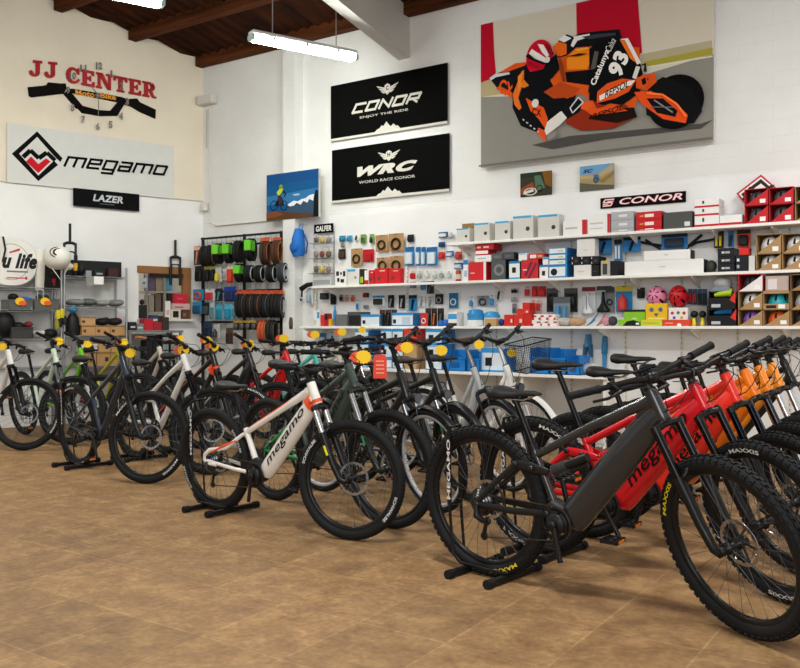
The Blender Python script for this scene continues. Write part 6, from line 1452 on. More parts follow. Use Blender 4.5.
cstack(355, 368, (356, 342, 330), ('blue and white carton at the foot of the far left counter stack', 'blue and white carton in the middle of the far left counter stack', 'blue and white carton on top of the far left counter stack'), .40)
def bin_(lab, a, c, yt, base, off, dep=.26, col='#1f78c4'):
    X0, X1 = back(a, 360, off).x, back(c, 360, off).x; z0 = (SHZ[4] if base == 4 else base)+.001; z1 = zat((a+c)/2, yt, off); yf = D-off; m = mat(col, .4); t = .006; w = X1-X0; b = MB()
    for (p, q) in (((X0,yf,z0),(X1,yf+dep,z0+t)), ((X0,yf+dep-t,z0),(X1,yf+dep,z1)), ((X0,yf,z0),(X0+t,yf+dep,z1)), ((X1-t,yf,z0),(X1,yf+dep,z1)), ((X0,yf,z0),(X1,yf+t,z0+(z1-z0)*.62))): b.box(p, q, m)
    b.box((X0-.006,yf-.008,z0+(z1-z0)*.58), (X1+.006,yf+.012,z0+(z1-z0)*.66), m); b.box((X0-.008,yf+dep*.4,z1-.02), (X0+.01,yf+dep+.004,z1), m); b.box((X1-.01,yf+dep*.4,z1-.02), (X1+.008,yf+dep+.004,z1), m)
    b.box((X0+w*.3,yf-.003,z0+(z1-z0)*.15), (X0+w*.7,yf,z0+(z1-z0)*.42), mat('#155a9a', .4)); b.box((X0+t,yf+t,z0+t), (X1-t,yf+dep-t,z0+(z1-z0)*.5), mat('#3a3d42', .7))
    tag(build('storage_bin', b), lab, 'storage bin', 'blue storage bins'); return z1
bin_('blue storage bin left of the silver city bicycle', 445, 465.6, 350, 4, .56); bin_('small blue storage bin beside it, nearer the blue and white carton', 467, 480, 352, 4, .54)
bin_('blue storage bin behind the wire basket of the white bicycle', 530, 549, 348, 4, .56); bin_('blue storage bin right of the wire basket', 550, 566, 349.4, 4, .56); bin_('blue storage bin at the right end of the row on the counter', 567, 580, 356, 4, .57)
b = MB(); X = back(590, 370, .45).x; b.ball((X, D-.4, SHZ[4]+.06), (.11,.10,.06), mat('#c2c4c0', .35), 12, 7); tag(build('clear_bag', b), 'clear bag lying on the right end of the low counter', 'bag')
def garment(lab, a, c, y0, y1, col, col2, two):
    off = .12; X0, X1 = back(a, 340, off).x, back(c, 340, off).x; z1, z0 = zat(a, y0, off), zat(a, y1, off); b = MB(); w = X1-X0; h = z1-z0; y = D-off
    b.tube([(X0+w*.5,y,z1), (X0+w*.5,y,z1-h*.3), (X0+w*.45,y,z1-h*.55)], [(w*.40,.02), (w*.46,.03), (w*.42,.028)], mat(col, .6), 10)
    for s in ((-.22, .22) if two else (0,)): b.tube([(X0+w*(.48+s*.6),y,z1-h*.45), (X0+w*(.45+s),y,z0)], [(w*.24,.026), (w*.17,.02)], mat(col2, .6), 8)
    b.tube([(X0+w*.5,y,z1-.01), (X0+w*.5,D-PANEL,z1+.01)], .004, CHROME(), 5); tag(build('wrapped_garment', b), lab, 'garment', 'wrapped clothing on the panel')
garment('blue bib shorts in a bag hanging under the third shelf', 581, 596, 334, 357, '#4a86ac', '#2f5a7c', True); garment('blue and black arm warmers in a bag, right of the bib shorts', 599.6, 610.4, 336, 368, '#2f6f9c', '#3f8abf', False)
box('pale grey wrapped carton under the right end of the third shelf', 'carton', 610.6, 636, 352, 4, '#a9adab', off=.2, dep=.15) if 0 else None
card('blue pack hanging under the third shelf left end', SP, 318, 326, 333, 346, '#2d7fb8', 'box', '#d3dde4'); card('white pack hanging under the third shelf left end', SP, 328, 336, 332, 345, '#d9dcdc', 'tool', '#3a8fbf')

# ---- corner: bottle pack, backpack
card('tall blue and white pack left of the blue rucksack', 'pump pack', 282.4, 290.8, 220.6, 253.6, '#a8c4d2', 'tool', '#e9eef0', '#2f88be', .09)
t = empty('rucksack', back(298, 256, .12), 0, 'blue rucksack hanging high on the wall right of the tyre rack', 'rucksack')
X0, X1 = back(291.6, 240, .16).x, back(304, 240, .16).x; z1, z0 = zat(298, 229.5, .16), zat(298, 256, .16); w, h = X1-X0, z1-z0; cx = (X0+X1)/2
b = MB(); b.tube([(cx,D-.14,z0), (cx,D-.15,z0+h*.15), (cx,D-.15,z0+h*.6), (cx,D-.13,z1)], [(w*.38,.06), (w*.46,.085), (w*.44,.08), (w*.34,.05)], mat('#1f6cc0', .6), 14); build('body', b, t)
b = MB(); b.ball((cx,D-.235,z0+h*.32), (w*.34,.03,h*.22), mat('#1a5fae', .6), 12, 7); build('front_pocket', b, t)
for s in (-1, 1):
    b = MB(); b.tube([(cx+s*w*.3,D-.14,z1-.02), (cx+s*w*.55,D-.10,z0+h*.5), (cx+s*w*.5,D-.12,z0+.03)], (.012,.005), mat('#174f92', .6), 6); build('strap', b, t)
b = MB(); b.tube([(cx-w*.16,D-.12,z1-.01), (cx-w*.12,D-.08,z1+h*.22), (cx+w*.12,D-.08,z1+h*.22), (cx+w*.16,D-.12,z1-.01)], .006, mat('#2a74c2', .6), 6); build('hang_loop', b, t)
b = MB(); b.tube([(cx,D,z1+h*.215), (cx,D-.10,z1+h*.21)], .005, CHROME(), 6); build('wall_hook', b, t)
b = MB(); c = back(293, 322, .12); b.lathe([(0,-.09),(.05,-.09),(.055,-.02),(.05,.05),(.025,.085),(.02,.10),(0,.10)], mat('#5a4c3a', .4), c, 'z', 14); b.tube([c+V((0,0,-.05)), (c.x, D, c.z-.05)], .006, CHROME(), 6); tag(build('bottle', b), 'brown bottle fixed to the wall left of the third shelf', 'bottle')
card('red and white pack on the wall between the tyre rack and the third shelf', SP, 283.4, 288.6, 289, 301, '#dfd8d2', 'bag', '#d04a30')

# ================================================================ TYRE RACK IN THE CORNER OF THE BACK WALL
o_ = .10; rx0, rx1 = back(203, 240, o_).x, back(281.5, 240, o_).x; rxm = back(244.5, 240, o_).x; ztop = zat(240, 234.5, o_)
RK = empty('tyre_rack', ((rx0+rx1)/2, D-o_, 0), 0, 'black metal wall rack hung with tyres and tubes in the corner', 'rack')
mk_ = mat('#1b1c1e', .4)
for x in (rx0, rxm, rx1):
    b = MB(); b.box((x-.016, D-o_-.016, 0), (x+.016, D-o_+.016, ztop), mk_); build('upright', b, RK)
rows = [ztop-.02, zat(240, 245, o_), zat(240, 271, o_), zat(240, 291, o_), zat(240, 322, o_)]
for z in rows:
    b = MB(); b.box((rx0-.02, D-o_-.022, z-.014), (rx1+.02, D-o_-.006, z+.014), mk_); build('rail', b, RK)
b = MB()
for i in range(1, 16): x = rx0+(rx1-rx0)*i/16; b.tube([(x, D-o_, rows[4]), (x, D-o_, rows[0])], .003, mat('#8f918f', .4), 4)
build('grid', b, RK)
def hooks(x, z):
    b = MB(); b.tube([(x, D-o_-.02, z), (x, D-o_-.24, z+.01), (x, D-o_-.25, z+.03)], .004, mat('#55575a', .4, .7), 5); build('hook', b, RK)
TG = 'folded tyres on the wall rack'
def tyre(lab, px, y0, y1, col, sleeve, wall=None, row=1, off=.25, a=.10):
    z1, z0 = zat(px, y0, off), zat(px, y1, off); c = back(px, (y0+y1)/2, off); hh = (z1-z0)/2; e = V((.35,-.94,0)).normalized(); n = V((.94,.35,0))
    t = empty('folded_tyre', (c.x, c.y, z0), 0, lab, 'tyre', TG); b = MB()
    for s in (-.024, .024):
        P = [c+n*s+e*(a*math.cos(q))+V((0,0,hh*.93*math.sin(q)*(1-.10*math.cos(q)))) for q in [2*PI*i/22 for i in range(22)]]
        b.tube(P, (.024,.016), mat(col, .7), 8, closed=True, side=tuple(n))
        if wall: b.tube([c+n*(s*1.9)+e*(a*.82*math.cos(q))+V((0,0,hh*.82*math.sin(q))) for q in [2*PI*i/22 for i in range(22)]], .008, mat(wall, .7), 5, closed=True, side=tuple(n))
    build('tyre_casing', b, t)
    if sleeve:
        b = MB(); T = Matrix(((e.x,n.x,0,c.x),(e.y,n.y,0,c.y),(0,0,1,c.z),(0,0,0,1)))
        b.cbox((-.03,-.046,-hh*.12), (a+.026,.046,hh*.80), mat(sleeve, .5), .004, T); build('cardboard_sleeve', b, t)
    hooks(c.x-.005, z1-.03)
O1, O2, O3 = ('first','second','third','fourth','fifth','sixth','seventh'), None, None
card('black and peach card, leftmost of the top row on the tyre rack', 'tube pack', 193.8, 201.2, 246, 265, '#3a302a', 'tool', '#c98a70', '#d8a890', .30)
for k, (x, y0, y1, col, sl, wl) in enumerate(((205,246,266,'#1c1d1e',None,'#8a5a3a'), (211,245,265.6,'#1d1d1e',None,'#9a6a48'), (218.5,243.5,263.5,'#191a1b','#6cc82c',None), (229,243,263,'#191a1b','#62be28',None), (238.5,240.5,262.5,'#191a1b',None,None), (251,238.5,261,'#191a1b','#66c62a',None), (265.5,241,265,'#3a2418','#d8572c','#9a6238'), (277,240,264.5,'#4a2c1a','#d4542a','#a06a3c'))):
    tyre('%s tyre in the top row of the rack, %s from the left' % (('tan walled','tan walled','green sleeved','green sleeved','plain black','green sleeved','orange topped brown','orange topped brown')[k], (O1+('eighth',))[k]), x, y0, y1, col, None if k > 5 else sl, wl)
    if k > 5: card('orange header card above the %s brown tyre' % ('left','right')[k-6], 'tyre label', x-4.5, x+4, 237.4, 243.4, '#d8562c', None, '#222', None, .22, 'header_card')
for k, (a, c, y1) in enumerate(((195,203,281.5), (204,210,281.5), (210.5,215,281))): card('dark tube pack in the second row of the rack, %s from the left' % O1[k], 'tube pack', a, c, 266, y1, '#232522', 'box', '#16181a', '#8a8a3a' if k else '#2c2e2c', .24)
card('white and yellow tube pack in the second row of the rack', 'tube pack', 215.5, 221.5, 267, 282, '#c8c6be', 'bottle', '#c8b43a', None, .24); card('small white tube pack beside the red one on the rack', 'tube pack', 222.5, 226.4, 268, 280, '#d4d2ce', 'bag', '#9a9c9e', None, .24); card('red and cream tube pack in the second row of the rack', 'tube pack', 227, 233.4, 265.4, 283, '#c8382c', 'box', '#d4402e', '#d9cdb8', .24)
for k, (x, y0, sl) in enumerate(((240,264,'#5cc228'), (249.5,265.5,None), (259.5,265.5,None), (271.5,264.5,None), (282.5,263,None))):
    tyre('%s tyre, second rack row, %s of the five on the right' % (('green sleeved','white marked black','white marked black','white marked black','grey wrapped')[k], O1[k]), x, y0, 282, '#1b1c1d' if k < 4 else '#33383d', sl, None if k == 0 else '#c9cccd', off=.24)
for k, (a, c, y0, y1, col, pr, pc) in enumerate(((193,203.6,289.4,300.4,'#2f86b8','ring','#c0503a'), (205,214.6,289,300.6,'#c8d0d6','box','#c02a34'), (215.6,222.6,288.4,301,'#1f2a33','tool','#3f8a9a'), (224,235.4,286.6,301.6,'#1f3f9a','box','#1c2a50'))):
    card('%s pack in the third row of the tyre rack' % ('blue wheel','white and red','dark teal','deep blue')[k], 'accessory pack', a, c, y0, y1, col, pr, pc, None, .22)
for k, (a, c, y0, y1, col, pc) in enumerate(((192.6,201.6,302,314,'#2c86b4','#1b4a6c'), (203,209.4,302.4,315,'#23292c','#3a4448'), (209.8,214.6,302,319.6,'#a9c0c4','#5a8088'), (215.8,222.4,304.6,319.4,'#3aa8c0','#1f7f98'), (224.6,231.8,304,319.6,'#4fb4d4','#2a8cb0'), (232.6,237,305,318,'#8ac0d0','#4a8898'))):
    card('%s pack in the fourth row of the tyre rack, %s from the left' % (('blue','black','pale','turquoise','light blue','narrow pale blue')[k], O1[k]), 'accessory pack', a, c, y0, y1, col, 'box', pc, None, .22)
for k, x in enumerate((240.5, 248.5, 256, 264, 272.5, 279.5)):
    tyre('%s tyre with an orange header, lower rack row, %s from the left' % ('tan walled' if k in (1,2) else 'black', O1[k]), x, 294, 317.5, '#1b1c1d', None, '#a86a42' if k in (1,2) else '#6a6c6e', off=.23); card('orange header card over the %s tyre of the lower row' % O1[k], 'tyre label', x-4, x+4, 290.2, 296, '#d85a34', None, '#222', None, .20, 'header_card')
card('large dark blue pack low on the left of the tyre rack', 'accessory pack', 203.6, 212, 322, 340, '#1d3a56', 'box', '#16283c', None, .22); card('white pack with a dark bottle low on the tyre rack', 'accessory pack', 213.5, 219.6, 324, 338, '#b9bcbc', 'bottle', '#3a3c3e', None, .22)
for k in range(4): card('small yellow topped black pack, lowest rack row, %s from the left' % O1[k], 'accessory pack', 233.4+k*6, 239+k*6, 320.6, 329.8, '#1d1e20', 'bag', '#55585a', '#c8a42c', .22, group='small black packs with yellow tops')
for k, x in enumerate((263, 272)): tyre('%s tyre in the lowest row beside the small black packs' % ('orange and tan','dark')[k], x, 320, 343, ('#b8502c','#2a2623')[k], None, ('#c9a070','#5a544c')[k], off=.22)
card('brown pack in the lowest row of the rack behind the bicycles', 'accessory pack', 226, 233, 328, 344, '#5a4636', 'box', '#3a2c24', None, .2)

# ================================================================ LEFT WALL: WIRE SHELVING AND WHAT STANDS ON IT
SO = .40
def wire_unit(lab, pxl, pxr, levels, ptop):
    sl, sr = lsz(pxl, 300, SO)[0], lsz(pxr, 300, SO)[0]; t = empty('wire_shelving', lw((sl+sr)/2, 0, SO/2), 0, lab, 'shelving'); m = mat('#a8aaac', .35, .8)
    zt_ = left(pxr, ptop, SO).z; Z = []
    for s in (sl, sr):
        for o in (.03, SO): b = MB(); b.tube([lw(s, 0, o), lw(s, zt_, o)], .014, m, 8); build('post', b, t)
    for px, py in levels:
        z = left(px, py, SO).z; Z.append(z); b = MB(); 
        for o in (.03, SO): b.tube([lw(sl, z-.004, o), lw(sr, z-.004, o)], .005, m, 5); b.tube([lw(sl, z-.03, o), lw(sr, z-.03, o)], .004, m, 5)
        for s in (sl, sr): b.tube([lw(s, z-.004, .03), lw(s, z-.004, SO)], .005, m, 5)
        n = int(abs(sl-sr)/.03)
        for i in range(n+1): s = sl+(sr-sl)*i/n; b.tube([lw(s, z-.004, .03), lw(s, z-.004, SO)], .002, m, 4, caps=False)
        for i in range(int(abs(sl-sr)/.12)): s = sl+(sr-sl)*(i+.5)/int(abs(sl-sr)/.12); b.tube([lw(s-.05, z-.004, SO), lw(s, z-.03, SO), lw(s+.05, z-.004, SO)], .002, m, 4)
        build('wire_shelf', b, t)
    return Z
ZA = wire_unit('chrome wire shelving unit with a black box on top, left of the hatch', 64.5, 126.5, ((95,276.4), (95,306), (95,335.5), (95,366)), 268)
ZB = wire_unit('chrome wire shelving unit on the far left holding grey bins', -22, 61.5, ((30,287.4), (30,309.6), (30,338.6), (30,368)), 268)
def lbx(lab, cat, xl, xr, yt, z0, col, prints=(), off=.36, dep=.25, name='carton', group=None, rough=.6):
    """a box on the left-wall shelving: xl..xr and top yt as seen in the photo"""
    sl, sr = lsz(xl, 300, off)[0], lsz(xr, 300, off)[0]; z1 = max(z0+.02, left((xl+xr)/2, yt, off).z); b = MB(); z0 += .002; o0 = max(.02, off-dep)
    lbox(b, sr, sl, z0, z1, o0, off, mat(col, rough))
    for p in prints: lbox(b, sl+(sr-sl)*p[2], sl+(sr-sl)*p[0], z0+(z1-z0)*p[1], z0+(z1-z0)*p[3], off, off+.001, mat(p[4], rough))
    tag(build(name, b), lab, cat, group); return z1
def lpt(x, z, off): p = left(x, 300, off); return V((p.x, p.y, z))
def lump(lab, cat, name, x, z, r, col, off=.25, group=None, more=()):
    b = MB(); p = lpt(x, z+r[2], off); b.ball(p, r, mat(col, .6), 12, 7)
    for dx, dz, rr, cc in more: b.ball(p+DL*dx+V((0,0,dz)), rr, mat(cc, .6), 10, 6)
    tag(build(name, b), lab, cat, group)
z = lbx('long black box on top of the wire shelving left of the hatch', 'box', 70.5, 121.5, 261, ZA[0], '#1c1c1d', off=.24, dep=.2, name='storage_box')
for k, (a, c, yt, col, nm) in enumerate(((86,91.5,270.6,'#8d9092','pale small pack'), (94.5,104.5,270.4,'#2a2c2e','dark pack with grey marks'), (108.6,118,268.4,'#3a1c1a','dark red small pack'))): lbx(nm+' in front of the long black box', 'pack', a, c, yt, ZA[0], col, [(.2,.3,.8,.6,'#8d9092')] if k == 1 else (), .38, .10, 'pack')
P = [left(94,276.6,SO+.02), left(103.6,276.4,SO+.02), left(103.6,284.2,SO+.02), left(94,284.6,SO+.02)]; B = Board(lsq(P), NL, .003, '#eceae6', .6); B.text('Outlet', .25,.45,.75,.65,'#3a3a3c') if 0 else None; B.done('price_sheet', 'white paper sheet hanging from the top wire shelf', 'paper')
P = [left(86.4,276.8,SO+.012), left(94.4,276.6,SO+.012), left(94.4,285.6,SO+.012), left(86.4,286,SO+.012)]; B = Board(lsq(P), NL, .003, '#8d8d8a', .6); B.done('price_sheet', 'grey paper sheet beside the white one on the top wire shelf', 'paper')
for k, (x, r) in enumerate(((75, (.16,.10,.045)), (88, (.13,.10,.05)), (101, (.14,.10,.04)), (115, (.14,.09,.045)))): lump('flat grey wrapped pile on the second wire shelf, %s from the left' % O1[k], 'wrapped parts', 'wrapped_parts', x, ZA[1], r, ('#7d807c','#5a625f','#8a8a82','#7a7c76')[k], .25, 'grey wrapped piles', ((.06,.02,(.07,.05,.03),'#a3a59f'),))
KK = 'kraft cartons on the lower wire shelves'
z = ZA[2]
pts = ((82,95.6,330), (96,109.8,329), (110.4,125,328)); zz = [lbx('kraft carton on the third wire shelf, %s of three' % ('left','middle','right')[k], 'carton', a, c, 325.6, z, '#b98f60', [(.1,.3,.3,.6,'#4a3a2a'), (.0,.86,1,1,'#8a683f')], group=KK) for k, (a, c, _) in enumerate(pts)]
lbx('kraft carton stacked on the left carton of the third wire shelf', 'carton', 80.6, 95.4, 317, zz[0], '#be9463', [(.1,.3,.3,.6,'#4a3a2a'), (0,.86,1,1,'#8a683f')], group=KK)
lump('black gloves in a heap on the middle kraft carton', 'gloves', 'gloves', 102, zz[1], (.11,.09,.05), '#1c1d1f', .28, None, ((.05,.02,(.06,.05,.04),'#26272a'),)); lump('dark red and black gloves on the right kraft carton', 'gloves', 'gloves', 114.6, zz[2], (.11,.09,.05), '#2a1a1c', .28, None, ((.03,.025,(.07,.05,.03),'#8a1f24'),))
z = ZA[3]
for k, (a, c) in enumerate(((82,96), (97,110.4), (111,125))): 
    zq = lbx('kraft carton on the lowest wire shelf, bottom row, %s' % ('left','middle','right')[k], 'carton', a, c, 352, z, '#b1885a', [(.6,.3,.85,.6,'#3a2c20'), (0,.86,1,1,'#8a683f')], group=KK)
    if k: lbx('kraft carton on the lowest wire shelf, upper row, %s' % ('','middle','right')[k], 'carton', a+.5, c+.2, 342.6, zq, '#b98f60', [(.6,.3,.85,.6,'#3a2c20'), (0,.86,1,1,'#8a683f')], group=KK)
    else: lbx('white carton with red print on the lowest wire shelf', 'carton', a, c+3, 344, zq, '#dcd9d5', [(.1,.2,.9,.3,'#a02a2c'), (.1,.55,.9,.65,'#a02a2c')])
# black sack with a blue cap hanging at the unit's left post
b = MB(); p = left(73.2, 334.2, .26); q = left(72.8, 312.5, .26); b.tube([p, p.lerp(q, .35), p.lerp(q, .75), q], [(.09,.07), (.10,.08), (.07,.05), (.03,.03)], mat('#17181a', .5), 12, side=tuple(DL)); b.ball(q+V((0,0,.045)), (.065,.06,.045), mat('#3f9fd4', .5), 12, 6); b.ball(p, (.09,.08,.03), mat('#17181a', .5), 10, 5)
tag(build('sack', b), 'black sack with a light blue top beside the kraft cartons', 'bag')
# yellow and black gloves bundle
t = empty('glove_bundle', left(60.5, 332, .46), 0, 'yellow and black gloves hanging on the post between the two wire shelving units', 'gloves'); 
for k, (x, y, c_) in enumerate(((58,314,'#d2c42a'), (62,313,'#c8ba24'), (60,322,'#1d1e20'), (64.5,320,'#26272a'), (57,324,'#8d8a2a'))):
    b = MB(); p = left(x, y, .45); b.tube([p+V((0,0,.05)), p, p-V((0,0,.06))], [.02,.035,.025], mat(c_, .6), 8, side=tuple(DL)); build('glove', b, t)
# grey bins with tags, far left
GB = 'grey storage bins on the far left shelving'
def gbin(lab, xl, xr, yt, z0, col='#5a5a58', off=.38):
    sl, sr = lsz(xl, 300, off)[0], lsz(xr, 300, off)[0]; z1 = left((xl+xr)/2, yt, off).z; b = MB(); m = mat(col, .5); z0 += .002
    lbox(b, sr, sl, z0, z0+.006, .06, off, m); lbox(b, sr, sl, z0, z1, off-.008, off, m); lbox(b, sr, sl, z0, z1, .06, .068, m); lbox(b, sr, sr+.008, z0, z1, .06, off, m); lbox(b, sl-.008, sl, z0, z1, .06, off, m)
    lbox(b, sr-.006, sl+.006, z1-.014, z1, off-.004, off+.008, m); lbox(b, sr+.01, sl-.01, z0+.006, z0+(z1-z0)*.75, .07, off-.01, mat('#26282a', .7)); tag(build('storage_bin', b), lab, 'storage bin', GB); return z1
zg = gbin('grey storage bin with blue cloth on the far left shelving', 8, 33.4, 299.6, ZB[1]); zg2 = gbin('grey storage bin beside it, nearer the post', 34.2, 59.4, 299, ZB[1])
lump('blue cloth in the left grey bin', 'cloth', 'cloth', 24, zg-.02, (.12,.08,.03), '#2a6ab8', .22); lump('black parts in the left grey bin', 'parts', 'bicycle_parts', 13, zg-.02, (.07,.06,.05), '#1c1d1f', .22); lump('dark round lamp in the right grey bin', 'lamp', 'lamp', 39, zg2-.02, (.04,.04,.04), '#3a3c40', .22); lump('second dark lamp in the right grey bin', 'lamp', 'lamp', 46, zg2-.02, (.04,.04,.04), '#2a2c30', .22)
gbin('dark box of shoes on the third shelf of the far left unit', 11, 33, 327, ZB[2], '#3a3a3a')
lump('black shoes heaped in the dark box', 'shoes', 'shoes', 18, ZB[2]+.10, (.10,.08,.05), '#1a1b1d', .25, None, ((.12,.02,(.06,.05,.04),'#7a2a2c'),)); lump('white tangled straps right of the dark shoe box', 'straps', 'straps', 37.5, ZB[2], (.08,.07,.05), '#b9bab8', .25, None, ((.05,.02,(.05,.04,.03),'#e0e0de'),)); lump('black helmet pads near the post on the far left unit', 'pads', 'pads', 50, ZB[2], (.10,.08,.06), '#242527', .25)
lump('large black bag on the third shelf at the photo edge', 'bag', 'bag', 2.5, ZB[2], (.16,.14,.17), '#1b1c1e', .22)
# big white round wheel bag, white helmet bag, black bag
def disc_board(lab, c, rs, rz, th, col, name, cat, draw):
    b = MB(); n = 36; F_ = []
    for off_, k in ((0,.93), (th*.35,1), (th*.7,1), (th,.93)): F_.append([c+DL*(rs*k*math.copysign(abs(math.cos(a))**.85, math.cos(a)))+V((0,0,rz*k*math.copysign(abs(math.sin(a))**.9, math.sin(a))))+NL*off_ for a in [2*PI*i/n for i in range(n)]])
    P = sum(F_, []); b.add(P, [(r*n+i, r*n+(i+1) % n, (r+1)*n+(i+1) % n, (r+1)*n+i) for r in range(3) for i in range(n)]+[tuple(range(n)), tuple(range(4*n-1, 3*n-1, -1))], mat(col, .5), False)
    at_ = lambda u, v, k=1: c+DL*u+V((0,0,v))+NL*(th+.001*k); draw(b, at_); tag(build(name, b), lab, cat)
c = left(8, 262.5, .14); rs = abs(lsz(8,262,.14)[0]-lsz(35.4,262,.14)[0]); rz = left(8,238,.14).z-left(8,288,.14).z
def dr(b, at):
    m = mat('#17181a', .5); A, B_ = -.02, .27
    b.text('u life', m, lambda u, v: at(-.10+.40*u, -.08+.19*v), .35, .05); b.poly([at(-.05,-.125), at(.19,-.125), at(.19,-.105), at(-.05,-.105)], mat('#77777a', .5))
    for i in range(20):
        a, e = PI*.62-PI*1.24*i/20, PI*.62-PI*1.24*(i+1)/20; f = lambda q, k: at(rs*.66*k*math.cos(q), rz*.36*k*math.sin(q))
        b.poly([f(a,1), f(e,1), f(e,.975), f(a,.975)], mat('#6a6a6c', .5))
    b.poly([at(-.05,-.20), at(.16,-.20), at(.16,-.185), at(-.05,-.185)], mat('#c8432c', .5)); b.ball(at(.17,-.19), (.022,.01,.022), mat('#c8302c', .5), 8, 5); b.poly([at(-.02,.10), at(.10,.14), at(.10,.17), at(-.02,.12)], mat('#b83a3c', .5))
disc_board('large round white wheel bag with black script on top of the far left shelving', c, rs, rz/2, .14, '#e4e2dc', 'wheel_bag', 'bag', dr)
b = MB(); p, q = left(2.5, 262, .34), left(3, 236.5, .34); b.tube([p, p.lerp(q, .5)+DL*.03, q], .012, mat('#1d1e20', .5), 7); tag(build('strap', b), 'black strap hanging over the white wheel bag', 'strap')
c = left(57, 257.5, .58); b = MB(); b.tube([c+V((0,0,.14)), left(62, 252, .42), left(62.5, 268, .42)], .006, mat('#d8d6cc', .5), 5); b.ball(c, (.19,.15,.15), mat('#e2e0d6', .5), 18, 10); b.ball(c+DL*.12-V((0,0,.10)), (.08,.08,.05), mat('#dcd9cc', .5), 10, 6)
for k, rr in ((.0, .085), (.0, .055)):
    P = []
    for a in [2*PI*i/22 for i in range(22)]:
        u, v = rr*1.25*math.cos(a)-.01, rr*.8*math.sin(a)+.05; d_ = V((0,0,v))+DL*u; P.append(c+d_+NL*(.158*math.sqrt(max(.05, 1-(u/.2)**2-(v/.155)**2))))
    b.tube(P, .006 if rr > .06 else .012, mat('#1d1e20', .5), 5, closed=True, side=tuple(NL))
b.tube([c+DL*-.10-V((0,0,.14))+NL*.14, c-V((0,0,.28))+NL*.15, c+DL*.08-V((0,0,.14))+NL*.14], .007, mat('#d8d6cc', .5), 5)
tag(build('helmet_bag', b), 'white helmet bag with a black round emblem hanging beside the wheel bag', 'bag')
c1, c0 = left(41, 256, .22), left(39.5, 290, .22); b = MB(); b.tube([c1+V((0,0,.08)), c1, c0], [(.03,.03),(.08,.05),(.05,.04)], mat('#dedbd0', .5), 10, side=tuple(DL)); b.tube([left(37.5,286,.3), left(37.5,301,.3)], .006, mat('#d0cec4', .5), 5); b.tube([left(43.5,278,.3), left(43.5,302,.3)], .006, mat('#d0cec4', .5), 5)
tag(build('helmet_bag', b), 'folded cream bag with dangling cords between the wheel bag and the helmet bag', 'bag')
lbx('black bag with a red print below the white helmet bag', 'bag', 45, 61.6, 264.6, ZB[0], '#1c1718', [(.42,.25,.62,.42,'#b02a34'), (.5,.12,.6,.25,'#b02a34'), (.3,.62,.7,.66,'#4a3a3c')], .26, .1, 'bag')
# bare forks on the wall
def bare_fork(lab, x, yt, yb, off, col, acc=None):
    t = empty('suspension_fork', left(x, yb, off), 0, lab, 'bicycle fork'); p1, p0 = left(x, yt, off), left(x, yb, off); h = p1.z-p0.z; m = mat(col, .35); q = lambda u, v: p0+DL*u+V((0,0,h*v))
    b = MB(); b.tube([q(0,.60), q(0,1)], .017, m, 10); build('steerer', b, t)
    b = MB(); b.tube([q(-.075,.60), q(-.03,.63), q(.03,.63), q(.075,.60)], (.02,.02), m, 8, side=tuple(NL))
    build('crown', b, t)
    for s in (-1, 1):
        b = MB(); b.tube([q(s*.07,.62), q(s*.07,.36)], .016, mat('#3a3b3e', .25, .6), 10); b.tube([q(s*.07,.40), q(s*.07,.0)], [.024,.019], m, 10)
        if acc and s > 0: b.tube([q(s*.07,.10), q(s*.07,.24)], .0255, mat(acc, .4), 10)
        build('leg', b, t)
    b = MB(); b.tube([q(-.07,.40), q(-.04,.46), q(.04,.46), q(.07,.40)], .011, m, 8, side=tuple(NL)); build('arch', b, t)
bare_fork('bare black suspension fork with a yellow leg standing on the wire shelving', 70, 223.6, 275.6, .32, '#1c1d1f', '#d8a82a'); bare_fork('bare black suspension fork hanging over the corner of the hatch', 175.4, 240, 285.4, .05, '#232426')
lump('small black brake parts beside the yellow legged fork', 'brake parts', 'brake_parts', 81.5, ZA[0]+.02, (.05,.05,.07), '#1b1c1e', .34)
# hatch counter goods and the workshop behind
zc = zb
def hbx(lab, cat, xl, xr, yt, z0, col, prints=(), off=.08, dep=.16, name='carton'): return lbx(lab, cat, xl, xr, yt, z0, col, prints, off, dep, name)
def deep(lab, cat, xl, xr, yt, yb, col, off=-.7, dep=.2, prints=(), name='carton'):
    sl, sr = lsz(xl, 300, off)[0], lsz(xr, 300, off)[0]; z1, z0 = left((xl+xr)/2, yt, off).z, left((xl+xr)/2, yb, off).z; b = MB(); lbox(b, sr, sl, z0, z1, off-dep, off, mat(col, .6))
    for p in prints: lbox(b, sl+(sr-sl)*p[2], sl+(sr-sl)*p[0], z0+(z1-z0)*p[1], z0+(z1-z0)*p[3], off, off+.001, mat(p[4], .6))
    tag(build(name, b), lab, cat)
t = empty('workshop_shelving', lw((s0+s1)/2, 0, -.95), 0, 'grey shelving in the workshop seen through the hatch', 'shelving'); sl, sr = lsz(146, 300, -.9)[0], lsz(196, 300, -.9)[0]
for y in (271.4, 291.4, 312, 330):
    b = MB(); z = left(165, y, -.9).z; lbox(b, sr, sl, z-.025, z, -1.2, -.9, mat('#b4b2aa', .5)); build('board', b, t)
for x in (147, 165, 195): b = MB(); s_ = lsz(x, 300, -.88)[0]; lbox(b, s_-.015, s_+.015, .05, left(165, 266, -.9).z, -.92, -.88, mat('#9a9890', .5)); build('post', b, t)
